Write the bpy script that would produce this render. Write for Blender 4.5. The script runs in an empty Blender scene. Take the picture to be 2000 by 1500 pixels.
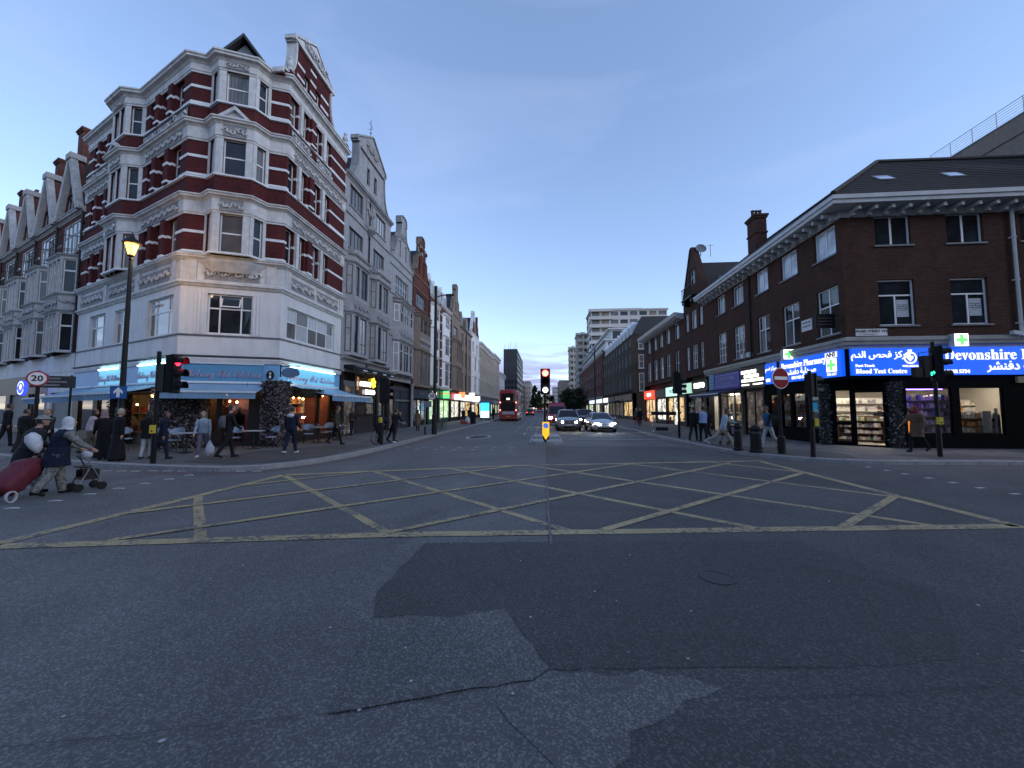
import bpy, bmesh, math, random
from mathutils import Vector, Matrix, kdtree
from mathutils.geometry import tessellate_polygon

# ------------------------------------------------------------------ scene, camera, light
sc = bpy.context.scene
COL = sc.collection
R = math.radians
rnd = random.Random(7)

cam_d = bpy.data.cameras.new('camera')
cam = bpy.data.objects.new('camera', cam_d)
COL.objects.link(cam)
cam_d.sensor_width = 36.0
cam_d.lens = 13.5
cam_d.clip_start = 0.05
cam_d.clip_end = 6000
cam.location = (0, 0, 1.75)
cam.rotation_euler = (R(90 + 3.66), 0, R(4.7))
sc.camera = cam

SUN_ELEV, SUN_ROT = 20.0, 114.0          # afterglow low behind the camera, to the right
world = bpy.data.worlds.new('World')
sc.world = world
world.use_nodes = True
wn, wl = world.node_tree.nodes, world.node_tree.links
wn.clear()
wo = wn.new('ShaderNodeOutputWorld')
bg = wn.new('ShaderNodeBackground')
bg.inputs['Strength'].default_value = 0.15
sky = wn.new('ShaderNodeTexSky')
sky.sky_type = 'NISHITA'
sky.sun_disc = False
sky.sun_elevation = R(SUN_ELEV)
sky.sun_rotation = R(SUN_ROT)
sky.altitude = 0
sky.air_density = 1.0
sky.dust_density = 0.0
sky.ozone_density = 3.0
# low bank of dusk cloud all round the horizon, stretched level
tc = wn.new('ShaderNodeTexCoord')
sx = wn.new('ShaderNodeSeparateXYZ')
wl.new(tc.outputs['Generated'], sx.inputs[0])
mp = wn.new('ShaderNodeMapping')
mp.inputs['Scale'].default_value = (2.6, 2.6, 26)
wl.new(tc.outputs['Generated'], mp.inputs[0])
nz = wn.new('ShaderNodeTexNoise')
nz.inputs['Scale'].default_value = 1.6
nz.inputs['Detail'].default_value = 6
nz.inputs['Roughness'].default_value = 0.55
wl.new(mp.outputs[0], nz.inputs['Vector'])
rmp = wn.new('ShaderNodeValToRGB')
rmp.color_ramp.elements[0].position = 0.42
rmp.color_ramp.elements[1].position = 0.56
wl.new(nz.outputs['Fac'], rmp.inputs[0])
band = wn.new('ShaderNodeValToRGB')
band.color_ramp.elements[0].color = (.5, .5, .5, 1)
band.color_ramp.elements[1].color = (0, 0, 0, 1)
for p, v in ((.03, .9), (.09, 1.0), (.135, .5), (.19, 0.0)):
    e = band.color_ramp.elements.new(p)
    e.color = (v, v, v, 1)
wl.new(sx.outputs['Z'], band.inputs[0])
mul = wn.new('ShaderNodeMath')
mul.operation = 'MULTIPLY'
wl.new(rmp.outputs[0], mul.inputs[0])
wl.new(band.outputs[0], mul.inputs[1])
cmix = wn.new('ShaderNodeMixRGB')
cmix.inputs['Color2'].default_value = (1.15, 1.25, 2.1, 1)
wl.new(mul.outputs[0], cmix.inputs['Fac'])
st_ = wn.new('ShaderNodeMixRGB')
st_.blend_type = 'MULTIPLY'
st_.inputs['Fac'].default_value = 1.0
st_.inputs['Color2'].default_value = (1.0, .955, 1.03, 1)      # dusk air, a touch more violet
sg = wn.new('ShaderNodeGamma')
sg.inputs['Gamma'].default_value = 0.8
wl.new(sky.outputs[0], sg.inputs['Color'])
wl.new(sg.outputs[0], st_.inputs['Color1'])
wl.new(st_.outputs[0], cmix.inputs['Color1'])
mp2 = wn.new('ShaderNodeMapping')
mp2.inputs['Scale'].default_value = (1.1, 1.5, 5)
mp2.inputs['Rotation'].default_value = (.1, .15, .6)
wl.new(tc.outputs['Generated'], mp2.inputs[0])
nz2 = wn.new('ShaderNodeTexNoise')
nz2.inputs['Scale'].default_value = 1.7
nz2.inputs['Detail'].default_value = 7
nz2.inputs['Distortion'].default_value = .6
wl.new(mp2.outputs[0], nz2.inputs['Vector'])
rm2 = wn.new('ShaderNodeValToRGB')          # faint high wisps over the whole sky
rm2.color_ramp.elements[0].position = .5
rm2.color_ramp.elements[1].position = .78
rm2.color_ramp.elements[1].color = (.3, .3, .3, 1)
wl.new(nz2.outputs['Fac'], rm2.inputs[0])
wmix = wn.new('ShaderNodeMixRGB')
wmix.inputs['Color2'].default_value = (1.45, 1.75, 2.6, 1)
wl.new(rm2.outputs[0], wmix.inputs['Fac'])
wl.new(cmix.outputs[0], wmix.inputs['Color1'])
wl.new(wmix.outputs[0], bg.inputs['Color'])
wl.new(bg.outputs[0], wo.inputs['Surface'])

sun_d = bpy.data.lights.new('sun', 'SUN')
sun = bpy.data.objects.new('sun', sun_d)
COL.objects.link(sun)
sun_d.energy = 0.6
sun_d.angle = R(50)
sun_d.color = (1.0, 0.93, 0.87)
# the sky's sun_rotation turns clockwise from +Y seen from above
_a = R(SUN_ROT)
_dir = Vector((math.sin(_a) * math.cos(R(SUN_ELEV)), math.cos(_a) * math.cos(R(SUN_ELEV)), math.sin(R(SUN_ELEV))))
sun.rotation_euler = _dir.to_track_quat('Z', 'Y').to_euler()

sc.view_settings.view_transform = 'Standard'
sc.view_settings.look = 'None'
sc.view_settings.exposure = 1.35
sc.view_settings.gamma = 1.0
sc.view_settings.use_curve_mapping = False
sc.cycles.use_denoising = True
sc.cycles.max_bounces = 6
sc.cycles.diffuse_bounces = 3
sc.cycles.glossy_bounces = 3
sc.cycles.transparent_max_bounces = 12
sc.cycles.sample_clamp_indirect = 4.0
sc.cycles.caustics_reflective = False
sc.cycles.caustics_refractive = False

# ------------------------------------------------------------------ materials
MATS = {}


def lin(c):
    """sRGB 0-255 triple to linear"""
    o = []
    for v in c:
        v = v / 255
        o.append(v / 12.92 if v < .04045 else ((v + .055) / 1.055) ** 2.4)
    return o


class NT:
    def __init__(s, name):
        s.m = bpy.data.materials.new(name)
        s.m.use_nodes = True
        s.t = s.m.node_tree
        s.n, s.l = s.t.nodes, s.t.links
        s.b = s.n['Principled BSDF']
        s.out = s.n['Material Output']

    def add(s, typ, **kw):
        n = s.n.new(typ)
        for k, v in kw.items():
            if k.startswith('i_'):
                n.inputs[k[2:].replace('_', ' ')].default_value = v
            else:
                setattr(n, k, v)
        return n

    def link(s, a, b):
        s.l.new(a, b)

    def ramp(s, src, p0, p1, c0=(0, 0, 0, 1), c1=(1, 1, 1, 1)):
        r = s.n.new('ShaderNodeValToRGB')
        r.color_ramp.elements[0].position = p0
        r.color_ramp.elements[1].position = p1
        r.color_ramp.elements[0].color = c0
        r.color_ramp.elements[1].color = c1
        s.link(src, r.inputs[0])
        return r.outputs[0]

    def mix(s, fac, a, b, typ='MIX'):
        m = s.n.new('ShaderNodeMixRGB')
        m.blend_type = typ
        for sock, v in (('Fac', fac), ('Color1', a), ('Color2', b)):
            if hasattr(v, 'node'):
                s.link(v, m.inputs[sock])
            elif sock == 'Fac':
                m.inputs[sock].default_value = v
            else:
                m.inputs[sock].default_value = (*v[:3], 1)
        return m.outputs[0]

    def noise(s, scale, detail=4, rough=.6, vec=None, dist=0.0):
        n = s.n.new('ShaderNodeTexNoise')
        n.inputs['Scale'].default_value = scale
        n.inputs['Detail'].default_value = detail
        n.inputs['Roughness'].default_value = rough
        n.inputs['Distortion'].default_value = dist
        if vec is not None:
            s.link(vec, n.inputs['Vector'])
        return n.outputs['Fac']

    def obj(s):
        return s.add('ShaderNodeTexCoord').outputs['Object']

    def scaled(s, vec, sc_):
        m = s.add('ShaderNodeMapping')
        m.inputs['Scale'].default_value = sc_
        s.link(vec, m.inputs[0])
        return m.outputs[0]

    def bump(s, h, strength=.3, dist=.01):
        b = s.add('ShaderNodeBump')
        b.inputs['Strength'].default_value = strength
        b.inputs['Distance'].default_value = dist
        s.link(h, b.inputs['Height'])
        s.link(b.outputs[0], s.b.inputs['Normal'])


def mat(name, col, rough=.6, metal=0.0, var=.12, scale=3.0, spec=.5, bump=0.0, emit=None, estr=1.0, dirt=0.0):
    """plain surface with procedural tone variation"""
    if name in MATS:
        return MATS[name]
    t = NT(name)
    o = t.obj()
    if var > 0:
        f = t.ramp(t.noise(scale, 5, .65, o), .3, .72)
        a = [c * (1 - var) for c in col]
        b_ = [min(1, c * (1 + var)) for c in col]
        c = t.mix(f, a, b_)
        if dirt > 0:
            st = t.noise(1.0, 5, .6, t.scaled(o, (2.2, 2.2, .35)))
            c = t.mix(t.ramp(st, .46, .8, (0, 0, 0, 1), (dirt, dirt, dirt, 1)), c, [v * .35 for v in col])
        t.link(c, t.b.inputs['Base Color'])
    else:
        t.b.inputs['Base Color'].default_value = (*col, 1)
    t.b.inputs['Roughness'].default_value = rough
    t.b.inputs['Metallic'].default_value = metal
    t.b.inputs['Specular IOR Level'].default_value = spec
    if bump > 0:
        t.bump(t.noise(scale * 12, 4, .6, o), bump, .01)
    if emit:
        t.b.inputs['Emission Color'].default_value = (*emit, 1)
        t.b.inputs['Emission Strength'].default_value = estr
    MATS[name] = t.m
    return t.m


def emis(name, col, strength):
    if name in MATS:
        return MATS[name]
    t = NT(name)
    t.b.inputs['Base Color'].default_value = (*[min(1, c) * .5 for c in col], 1)
    t.b.inputs['Emission Color'].default_value = (*col, 1)
    t.b.inputs['Emission Strength'].default_value = strength
    MATS[name] = t.m
    return t.m


def brick_mat(name, c1, c2, mortar, bw=.225, rh=.075, ms=.012, var=.35, dirt=.4):
    if name in MATS:
        return MATS[name]
    t = NT(name)
    o = t.obj()
    s = t.add('ShaderNodeSeparateXYZ')
    t.link(o, s.inputs[0])
    a = t.add('ShaderNodeMath', operation='ADD')
    t.link(s.outputs['X'], a.inputs[0])
    t.link(s.outputs['Y'], a.inputs[1])
    c = t.add('ShaderNodeCombineXYZ')
    t.link(a.outputs[0], c.inputs['X'])
    t.link(s.outputs['Z'], c.inputs['Y'])
    b = t.add('ShaderNodeTexBrick')
    b.offset = .5
    t.link(c.outputs[0], b.inputs['Vector'])
    b.inputs['Color1'].default_value = (*c1, 1)
    b.inputs['Color2'].default_value = (*c2, 1)
    b.inputs['Mortar'].default_value = (*mortar, 1)
    b.inputs['Scale'].default_value = 1.0
    b.inputs['Mortar Size'].default_value = ms
    b.inputs['Mortar Smooth'].default_value = .1
    b.inputs['Bias'].default_value = 0.0
    b.inputs['Brick Width'].default_value = bw
    b.inputs['Row Height'].default_value = rh
    n = t.noise(.9, 6, .62, o)
    f = t.ramp(n, .3, .75, (1 - var, 1 - var, 1 - var, 1), (1 + var * .4,) * 3 + (1,))
    col = t.mix(1.0, b.outputs['Color'], f, 'MULTIPLY')
    st = t.noise(1.0, 5, .6, t.scaled(o, (1.6, 1.6, .22)))
    col = t.mix(t.ramp(st, .48, .8, (0, 0, 0, 1), (dirt, dirt, dirt, 1)), col, [v * .3 for v in c1])
    t.link(col, t.b.inputs['Base Color'])
    t.b.inputs['Roughness'].default_value = .9
    t.b.inputs['Specular IOR Level'].default_value = .15
    inv = t.add('ShaderNodeMath', operation='SUBTRACT')
    inv.inputs[0].default_value = 1.0
    t.link(b.outputs['Fac'], inv.inputs[1])
    t.bump(inv.outputs[0], .5, .008)
    MATS[name] = t.m
    return t.m


def glass_mat(name, tint=(.012, .014, .017), rough=.03, curtain=None, cover=0.0):
    """window glass of a dim room: dark body, mirror-like coat, slightly wavy; optional net curtain behind"""
    if name in MATS:
        return MATS[name]
    t = NT(name)
    o = t.obj()
    col = t.mix(t.ramp(t.noise(1.3, 3, .5, o), .35, .7), tint, [v * 2.2 for v in tint])
    if curtain:
        w = t.add('ShaderNodeTexWave', wave_type='BANDS', bands_direction='X')
        w.inputs['Scale'].default_value = 2.3
        w.inputs['Distortion'].default_value = 1.5
        t.link(o, w.inputs['Vector'])
        cc = t.mix(w.outputs['Fac'], [v * .62 for v in curtain], curtain)
        f = t.ramp(t.noise(.55, 2, .5, t.scaled(o, (1, 1, .25))), .5 - cover * .45, .56 - cover * .45)
        col = t.mix(f, col, cc)
    t.link(col, t.b.inputs['Base Color'])
    t.b.inputs['Roughness'].default_value = rough
    t.b.inputs['Specular IOR Level'].default_value = .42
    t.b.inputs['IOR'].default_value = 1.5
    t.bump(t.noise(1.1, 2, .5, o), .05, .02)
    MATS[name] = t.m
    return t.m


def clear_glass(name='shop_glass'):
    if name in MATS:
        return MATS[name]
    t = NT(name)
    t.n.remove(t.b)
    tr = t.add('ShaderNodeBsdfTransparent')
    gl = t.add('ShaderNodeBsdfGlossy')
    gl.inputs['Roughness'].default_value = .02
    gl.inputs['Color'].default_value = (.9, .93, 1, 1)
    fr = t.add('ShaderNodeFresnel')
    fr.inputs['IOR'].default_value = 1.5
    mx = t.add('ShaderNodeMixShader')
    t.link(fr.outputs[0], mx.inputs[0])
    t.link(tr.outputs[0], mx.inputs[1])
    t.link(gl.outputs[0], mx.inputs[2])
    t.link(mx.outputs[0], t.out.inputs['Surface'])
    MATS[name] = t.m
    return t.m


# ------------------------------------------------------------------ mesh building
class MB:
    """collects faces; build() links them as ONE mesh object"""

    def __init__(s):
        s.v, s.f = [], []

    def add(s, vs, fs):
        b = len(s.v)
        s.v += [tuple(p) for p in vs]
        s.f += [tuple(i + b for i in f) for f in fs]
        return s

    def box(s, x0, x1, y0, y1, z0, z1):
        return s.add([(x0, y0, z0), (x1, y0, z0), (x1, y1, z0), (x0, y1, z0), (x0, y0, z1), (x1, y0, z1), (x1, y1, z1), (x0, y1, z1)],
                     [(0, 3, 2, 1), (4, 5, 6, 7), (0, 1, 5, 4), (1, 2, 6, 5), (2, 3, 7, 6), (3, 0, 4, 7)])

    def quad(s, *p):
        return s.add(p, [tuple(range(len(p)))])

    def poly_xz(s, pts, y0, y1, holes=()):
        """upright slab with outline pts (x,z) between y0 (front) and y1, rectangular or other holes"""
        loops = [[Vector((p[0], p[1], 0)) for p in pts]] + [[Vector((p[0], p[1], 0)) for p in h] for h in holes]
        flat = [p for l in loops for p in l]
        tris = tessellate_polygon(loops)
        b = len(s.v)
        n = len(flat)
        s.v += [(p.x, y0, p.y) for p in flat] + [(p.x, y1, p.y) for p in flat]
        for t in tris:
            a, c, d = (flat[i] for i in t)
            cr = (c - a).cross(d - a).z
            t = t if cr > 0 else t[::-1]
            s.f.append(tuple(b + i for i in t))
            s.f.append(tuple(b + n + i for i in t[::-1]))
        k = b
        for l in loops:
            m = len(l)
            for i in range(m):
                j = (i + 1) % m
                s.f.append((k + i, k + j, k + n + j, k + n + i))
            k += m
        return s

    def prism(s, pts, z0, z1):
        """vertical prism over plan polygon pts (x,y)"""
        n = len(pts)
        tris = tessellate_polygon([[Vector((p[0], p[1], 0)) for p in pts]])
        b = len(s.v)
        s.v += [(p[0], p[1], z0) for p in pts] + [(p[0], p[1], z1) for p in pts]
        for t in tris:
            a, c, d = (Vector((*pts[i][:2], 0)) for i in t)
            t = t if (c - a).cross(d - a).z > 0 else t[::-1]
            s.f.append(tuple(b + n + i for i in t))
            s.f.append(tuple(b + i for i in t[::-1]))
        area = sum(pts[i][0] * pts[(i + 1) % n][1] - pts[(i + 1) % n][0] * pts[i][1] for i in range(n))
        for i in range(n):
            j = (i + 1) % n
            q = (b + i, b + j, b + n + j, b + n + i)
            s.f.append(q if area > 0 else q[::-1])
        return s

    def sheet(s, pts, z):
        n = len(pts)
        tris = tessellate_polygon([[Vector((p[0], p[1], 0)) for p in pts]])
        b = len(s.v)
        s.v += [(p[0], p[1], z) for p in pts]
        for t in tris:
            a, c, d = (Vector((*pts[i][:2], 0)) for i in t)
            s.f.append(tuple(b + i for i in (t if (c - a).cross(d - a).z > 0 else t[::-1])))
        return s

    def tube(s, path, r, n=8, cap=True):
        """round bar along path; r one radius or one per point"""
        path = [Vector(p) for p in path]
        rs = r if isinstance(r, (list, tuple)) else [r] * len(path)
        b = len(s.v)
        up = None
        for i, p in enumerate(path):
            d = (path[min(i + 1, len(path) - 1)] - path[max(i - 1, 0)]).normalized()
            if up is None:
                up = Vector((0, 0, 1)) if abs(d.z) < .9 else Vector((1, 0, 0))
            x = d.cross(up)
            if x.length < 1e-4:
                x = d.cross(Vector((0, 1, 0)))
            x.normalize()
            y = x.cross(d)
            up = y
            for k in range(n):
                a = 2 * math.pi * k / n
                s.v.append(tuple(p + (x * math.cos(a) + y * math.sin(a)) * rs[i]))
        for i in range(len(path) - 1):
            for k in range(n):
                k2 = (k + 1) % n
                s.f.append((b + i * n + k, b + (i + 1) * n + k, b + (i + 1) * n + k2, b + i * n + k2))
        if cap:
            s.f.append(tuple(b + k for k in range(n)))
            e = b + (len(path) - 1) * n
            s.f.append(tuple(e + k for k in range(n - 1, -1, -1)))
        return s

    def lathe(s, prof, n=14, c=(0, 0, 0)):
        """profile (r,z) turned about the vertical through c"""
        b = len(s.v)
        for r, z in prof:
            for k in range(n):
                a = 2 * math.pi * k / n
                s.v.append((c[0] + r * math.cos(a), c[1] + r * math.sin(a), c[2] + z))
        for i in range(len(prof) - 1):
            for k in range(n):
                k2 = (k + 1) % n
                s.f.append((b + i * n + k, b + i * n + k2, b + (i + 1) * n + k2, b + (i + 1) * n + k))
        s.f.append(tuple(b + k for k in range(n - 1, -1, -1)))
        e = b + (len(prof) - 1) * n
        s.f.append(tuple(e + k for k in range(n)))
        return s

    def sweep(s, path, prof, closed=False):
        """profile (out,z) along plan path with mitred corners; 'out' is to the RIGHT of the walking direction"""
        P = [Vector((p[0], p[1])) for p in path]
        n = len(P)
        b = len(s.v)
        m = len(prof)
        for i in range(n):
            d0 = (P[i] - P[i - 1]).normalized() if i > 0 or closed else None
            d1 = (P[(i + 1) % n] - P[i]).normalized() if i < n - 1 or closed else None
            d0 = d0 or d1
            d1 = d1 or d0
            n0, n1 = Vector((d0.y, -d0.x)), Vector((d1.y, -d1.x))
            mm = n0 + n1
            mm = mm / max(.25, mm.dot(n0)) if mm.length > 1e-5 else n0
            for o, z in prof:
                q = P[i] + mm * o
                s.v.append((q.x, q.y, z))
        for i in range(n if closed else n - 1):
            j = (i + 1) % n
            for k in range(m):
                k2 = (k + 1) % m
                s.f.append((b + i * m + k, b + j * m + k, b + j * m + k2, b + i * m + k2))
        if not closed:
            s.f.append(tuple(b + k for k in range(m)))
            s.f.append(tuple(b + (n - 1) * m + k for k in range(m - 1, -1, -1)))
        return s

    def sphere(s, c, r, n=10, m=7, sc_=(1, 1, 1)):
        pr = []
        b = len(s.v)
        for i in range(m + 1):
            t = math.pi * i / m
            for k in range(n):
                a = 2 * math.pi * k / n
                s.v.append((c[0] + r * sc_[0] * math.sin(t) * math.cos(a), c[1] + r * sc_[1] * math.sin(t) * math.sin(a), c[2] - r * sc_[2] * math.cos(t)))
        for i in range(m):
            for k in range(n):
                k2 = (k + 1) % n
                s.f.append((b + i * n + k, b + i * n + k2, b + (i + 1) * n + k2, b + (i + 1) * n + k))
        return s

    def loft(s, rings, cap=True, close=True):
        b = len(s.v)
        n = len(rings[0])
        for r in rings:
            s.v += [tuple(p) for p in r]
        for i in range(len(rings) - 1):
            for k in range(n if close else n - 1):
                k2 = (k + 1) % n
                s.f.append((b + i * n + k, b + i * n + k2, b + (i + 1) * n + k2, b + (i + 1) * n + k))
        if cap and close:
            s.f.append(tuple(b + k for k in range(n - 1, -1, -1)))
            e = b + (len(rings) - 1) * n
            s.f.append(tuple(e + k for k in range(n)))
        return s

    def xform(s, M, start=0):
        for i in range(start, len(s.v)):
            s.v[i] = tuple(M @ Vector(s.v[i]))
        return s

    def mesh(s, name, m=None, smooth=False):
        me = bpy.data.meshes.new(name)
        me.from_pydata(s.v, [], s.f)
        if m is not None:
            me.materials.append(m)
        if smooth:
            me.polygons.foreach_set('use_smooth', [True] * len(me.polygons))
        me.update()
        return me

    def build(s, name, m, parent=None, M=None, smooth=False):
        return link(name, s.mesh(name, m, smooth), parent, M)


def link(name, data, parent=None, M=None):
    o = bpy.data.objects.new(name, data)
    COL.objects.link(o)
    if parent is not None:
        o.parent = parent
    if M is not None:
        o.matrix_basis = M
    return o


def tag(o, label=None, cat=None, group=None, kind=None):
    if label:
        o['label'] = label
    if cat:
        o['category'] = cat
    if group:
        o['group'] = group
    if kind:
        o['kind'] = kind
    return o


def thing(name, label, cat, loc=(0, 0, 0), rz=0.0, group=None):
    o = bpy.data.objects.new(name, None)
    o.empty_display_size = .3
    COL.objects.link(o)
    o.matrix_basis = Matrix.Translation(loc) @ Matrix.Rotation(rz, 4, 'Z')
    return tag(o, label, cat, group)


def struct(o):
    o['kind'] = 'structure'
    return o


def copy_tree(o, parent=None):
    c = o.copy()
    COL.objects.link(c)
    c.parent = parent
    for ch in list(o.children):
        copy_tree(ch, c)
    return c


def T(x, y, z):
    return Matrix.Translation((x, y, z))


def RZ(a):
    return Matrix.Rotation(a, 4, 'Z')


class Fr:
    """a facade frame: x along the front (left to right seen from the street), y into the building, z up"""

    def __init__(s, p, d, root=None):
        s.p = Vector((p[0], p[1]))
        s.d = Vector(d).normalized()
        s.a = math.atan2(s.d.y, s.d.x)
        s.root = root

    def M(s, u=0.0, y=0.0, z=0.0):
        """matrix of the frame (shifted) in the root's space"""
        w = T(s.p.x, s.p.y, 0) @ RZ(s.a) @ T(u, y, z)
        if s.root is not None:
            w = s.root.matrix_basis.inverted() @ w
        return w

    def plan(s, u, y=0.0):
        i = Vector((-s.d.y, s.d.x))
        q = s.p + s.d * u + i * y
        return (q.x, q.y)


_text_cache = {}


def text_mb(body, size=1.0, depth=.01, sx_=1.0, align='CENTER', bold=0.0, shear=0.0, spacing=1.0):
    """lettering standing upright in x-z, front towards -y"""
    c = bpy.data.curves.new('lettering', 'FONT')
    c.body = body
    c.size = size
    c.align_x = align
    c.align_y = 'CENTER'
    c.resolution_u = 2
    c.extrude = depth / 2
    c.offset = bold
    c.shear = shear
    c.space_character = spacing
    o = bpy.data.objects.new('lettering', c)
    me = o.to_mesh()
    b = MB()
    b.add([(v.co.x * sx_, -v.co.z, v.co.y) for v in me.vertices], [tuple(p.vertices) for p in me.polygons])
    o.to_mesh_clear()
    bpy.data.objects.remove(o)
    bpy.data.curves.remove(c)
    return b


def lettering(body, m, parent, M, size=1.0, name='lettering', **kw):
    return text_mb(body, size, **kw).build(name, m, parent, M)


# shared palette
WHITE = mat('white_paint', (.70, .71, .72), .5, var=.1, scale=1.5, dirt=.4)
STUCCO = mat('white_stucco', (.62, .63, .645), .7, var=.10, scale=.8, dirt=.38, bump=.15)
STONE = mat('pale_stone', (.56, .56, .56), .75, var=.18, scale=4, dirt=.6, bump=.2)
GREYST = mat('grey_stone', (.29, .295, .31), .75, var=.2, scale=3, dirt=.6, bump=.2)
BUFF = mat('buff_stone', (.20, .155, .125), .8, var=.2, scale=3, dirt=.5, bump=.2)
REDB = brick_mat('dark_red_brick', (.115, .026, .027), (.088, .021, .023), (.085, .03, .03), ms=.009, var=.4, dirt=.45)
REDB2 = brick_mat('orange_red_brick', (.16, .046, .032), (.12, .036, .027), (.11, .06, .05), var=.35)
BROWNB = brick_mat('dark_brown_brick', (.090, .036, .024), (.056, .023, .017), (.085, .066, .056), ms=.010, var=.25, dirt=.25)
STOCKB = brick_mat('sooty_stock_brick', (.085, .062, .045), (.065, .048, .036), (.09, .08, .07), var=.35)
SLATE = mat('dark_slate', (.030, .030, .034), .55, var=.3, scale=6, bump=.3)
TILE = mat('dark_roof_tile', (.028, .022, .020), .75, var=.35, scale=9, bump=.4)
BLACK = mat('black_paint', (.006, .006, .007), .5, var=.2, scale=6, spec=.25)
IRON = mat('black_iron', (.008, .008, .009), .5, var=.25, scale=10, spec=.3)
GALV = mat('galvanised_steel', (.30, .31, .33), .4, .8, var=.15)
LEAD = mat('lead_grey', (.16, .17, .19), .6, var=.2)
GL = glass_mat('window_glass')
GLC = glass_mat('curtained_glass', curtain=(.17, .17, .17), cover=.3)
GLB = glass_mat('netted_glass', tint=(.10, .11, .12), curtain=(.50, .53, .56), cover=.9)
CLEAR = clear_glass()

# ================================================================== ground, road, pavements
def asphalt(name, base, spec_hi=.22, tone=(1, 1, 1), blotch=.35, rough=.78):
    t = NT(name)
    o = t.obj()
    v = t.add('ShaderNodeTexVoronoi')
    v.inputs['Scale'].default_value = 85
    t.link(o, v.inputs['Vector'])
    sep = t.add('ShaderNodeSeparateColor')
    t.link(v.outputs['Color'], sep.inputs[0])
    chips = t.ramp(sep.outputs[0], .55, 1.0, (0, 0, 0, 1), (1, 1, 1, 1))
    b = [base * c for c in tone]
    c = t.mix(chips, [x * .80 for x in b], [min(spec_hi, x * 2.0) for x in b])
    c = t.mix(1.0, c, t.ramp(t.noise(240, 3, .7, o), .35, .68, (.72, .72, .72, 1), (1.28, 1.28, 1.28, 1)), 'MULTIPLY')
    f2 = t.noise(.35, 6, .62, o, 1.0)
    c = t.mix(1.0, c, t.ramp(f2, .3, .72, (1 - blotch,) * 3 + (1,), (1 + blotch * .5,) * 3 + (1,)), 'MULTIPLY')
    f3 = t.noise(5.0, 5, .7, o)
    c = t.mix(1.0, c, t.ramp(f3, .3, .75, (.80, .80, .80, 1), (1.15, 1.15, 1.15, 1)), 'MULTIPLY')
    # old spots of gum and grit
    sp = t.add('ShaderNodeTexVoronoi')
    sp.inputs['Scale'].default_value = 2.6
    sp.inputs['Randomness'].default_value = 1.0
    t.link(t.scaled(o, (1, 1, 0)), sp.inputs['Vector'])
    c = t.mix(t.ramp(sp.outputs['Distance'], .018, .03, (.35, .35, .35, 1), (0, 0, 0, 1)), c, (.24, .24, .25))
    t.link(c, t.b.inputs['Base Color'])
    r = t.ramp(f3, .3, .7, (rough - .12,) * 3 + (1,), (rough + .08,) * 3 + (1,))
    t.link(r, t.b.inputs['Roughness'])
    t.b.inputs['Specular IOR Level'].default_value = .5
    t.bump(v.outputs['Distance'], .55, .006)
    MATS[name] = t.m
    return t.m


ASPH = asphalt('worn_asphalt', .117, tone=(1.03, 1, .97))
ASPH_DARK = asphalt('newer_asphalt', .054, tone=(1.02, 1, .98), blotch=.3)
ASPH_MID = asphalt('mid_tone_asphalt', .068, tone=(1.02, 1, .98), blotch=.4)  # darker tone for the right side of the road
ASPH_PALE = asphalt('pale_worn_patch', .104, spec_hi=.3, tone=(1, 1, .97), blotch=.35)


def pave_mat(name, base, w, h, tint=(1, 1, 1), rot=0.0):
    t = NT(name)
    o = t.obj()
    m = t.add('ShaderNodeMapping')
    m.inputs['Rotation'].default_value = (0, 0, rot)
    t.link(o, m.inputs[0])
    b = t.add('ShaderNodeTexBrick')
    t.link(m.outputs[0], b.inputs['Vector'])
    c1 = [base * x for x in tint]
    b.inputs['Color1'].default_value = (*c1, 1)
    b.inputs['Color2'].default_value = (*[x * .84 for x in c1], 1)
    b.inputs['Mortar'].default_value = (*[x * .45 for x in c1], 1)
    b.inputs['Scale'].default_value = 1
    b.inputs['Mortar Size'].default_value = .008
    b.inputs['Brick Width'].default_value = w
    b.inputs['Row Height'].default_value = h
    f = t.noise(1.1, 6, .65, o)
    c = t.mix(1.0, b.outputs['Color'], t.ramp(f, .3, .72, (.62, .62, .62, 1), (1.12, 1.12, 1.12, 1)), 'MULTIPLY')
    sp = t.add('ShaderNodeTexVoronoi')
    sp.inputs['Scale'].default_value = 3.2
    t.link(t.scaled(o, (1, 1, 0)), sp.inputs['Vector'])
    c = t.mix(t.ramp(sp.outputs['Distance'], .03, .06, (.5, .5, .5, 1), (0, 0, 0, 1)), c, (.03, .03, .03))
    t.link(c, t.b.inputs['Base Color'])
    t.b.inputs['Roughness'].default_value = .8
    inv = t.add('ShaderNodeMath', operation='SUBTRACT')
    inv.inputs[0].default_value = 1
    t.link(b.outputs['Fac'], inv.inputs[1])
    t.bump(inv.outputs[0], .4, .006)
    MATS[name] = t.m
    return t.m


PAVE = pave_mat('paving_slabs', .115, .75, .6)
PAVE_BRICK = pave_mat('dark_block_paving', .062, .2, .1, rot=.78)
KERBM = mat('granite_kerb', (.24, .24, .245), .7, var=.25, scale=7, bump=.2)

road = struct(MB().quad((-1500, -1500, 0), (1500, -1500, 0), (1500, 2500, 0), (-1500, 2500, 0)).build('road', ASPH))


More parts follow.
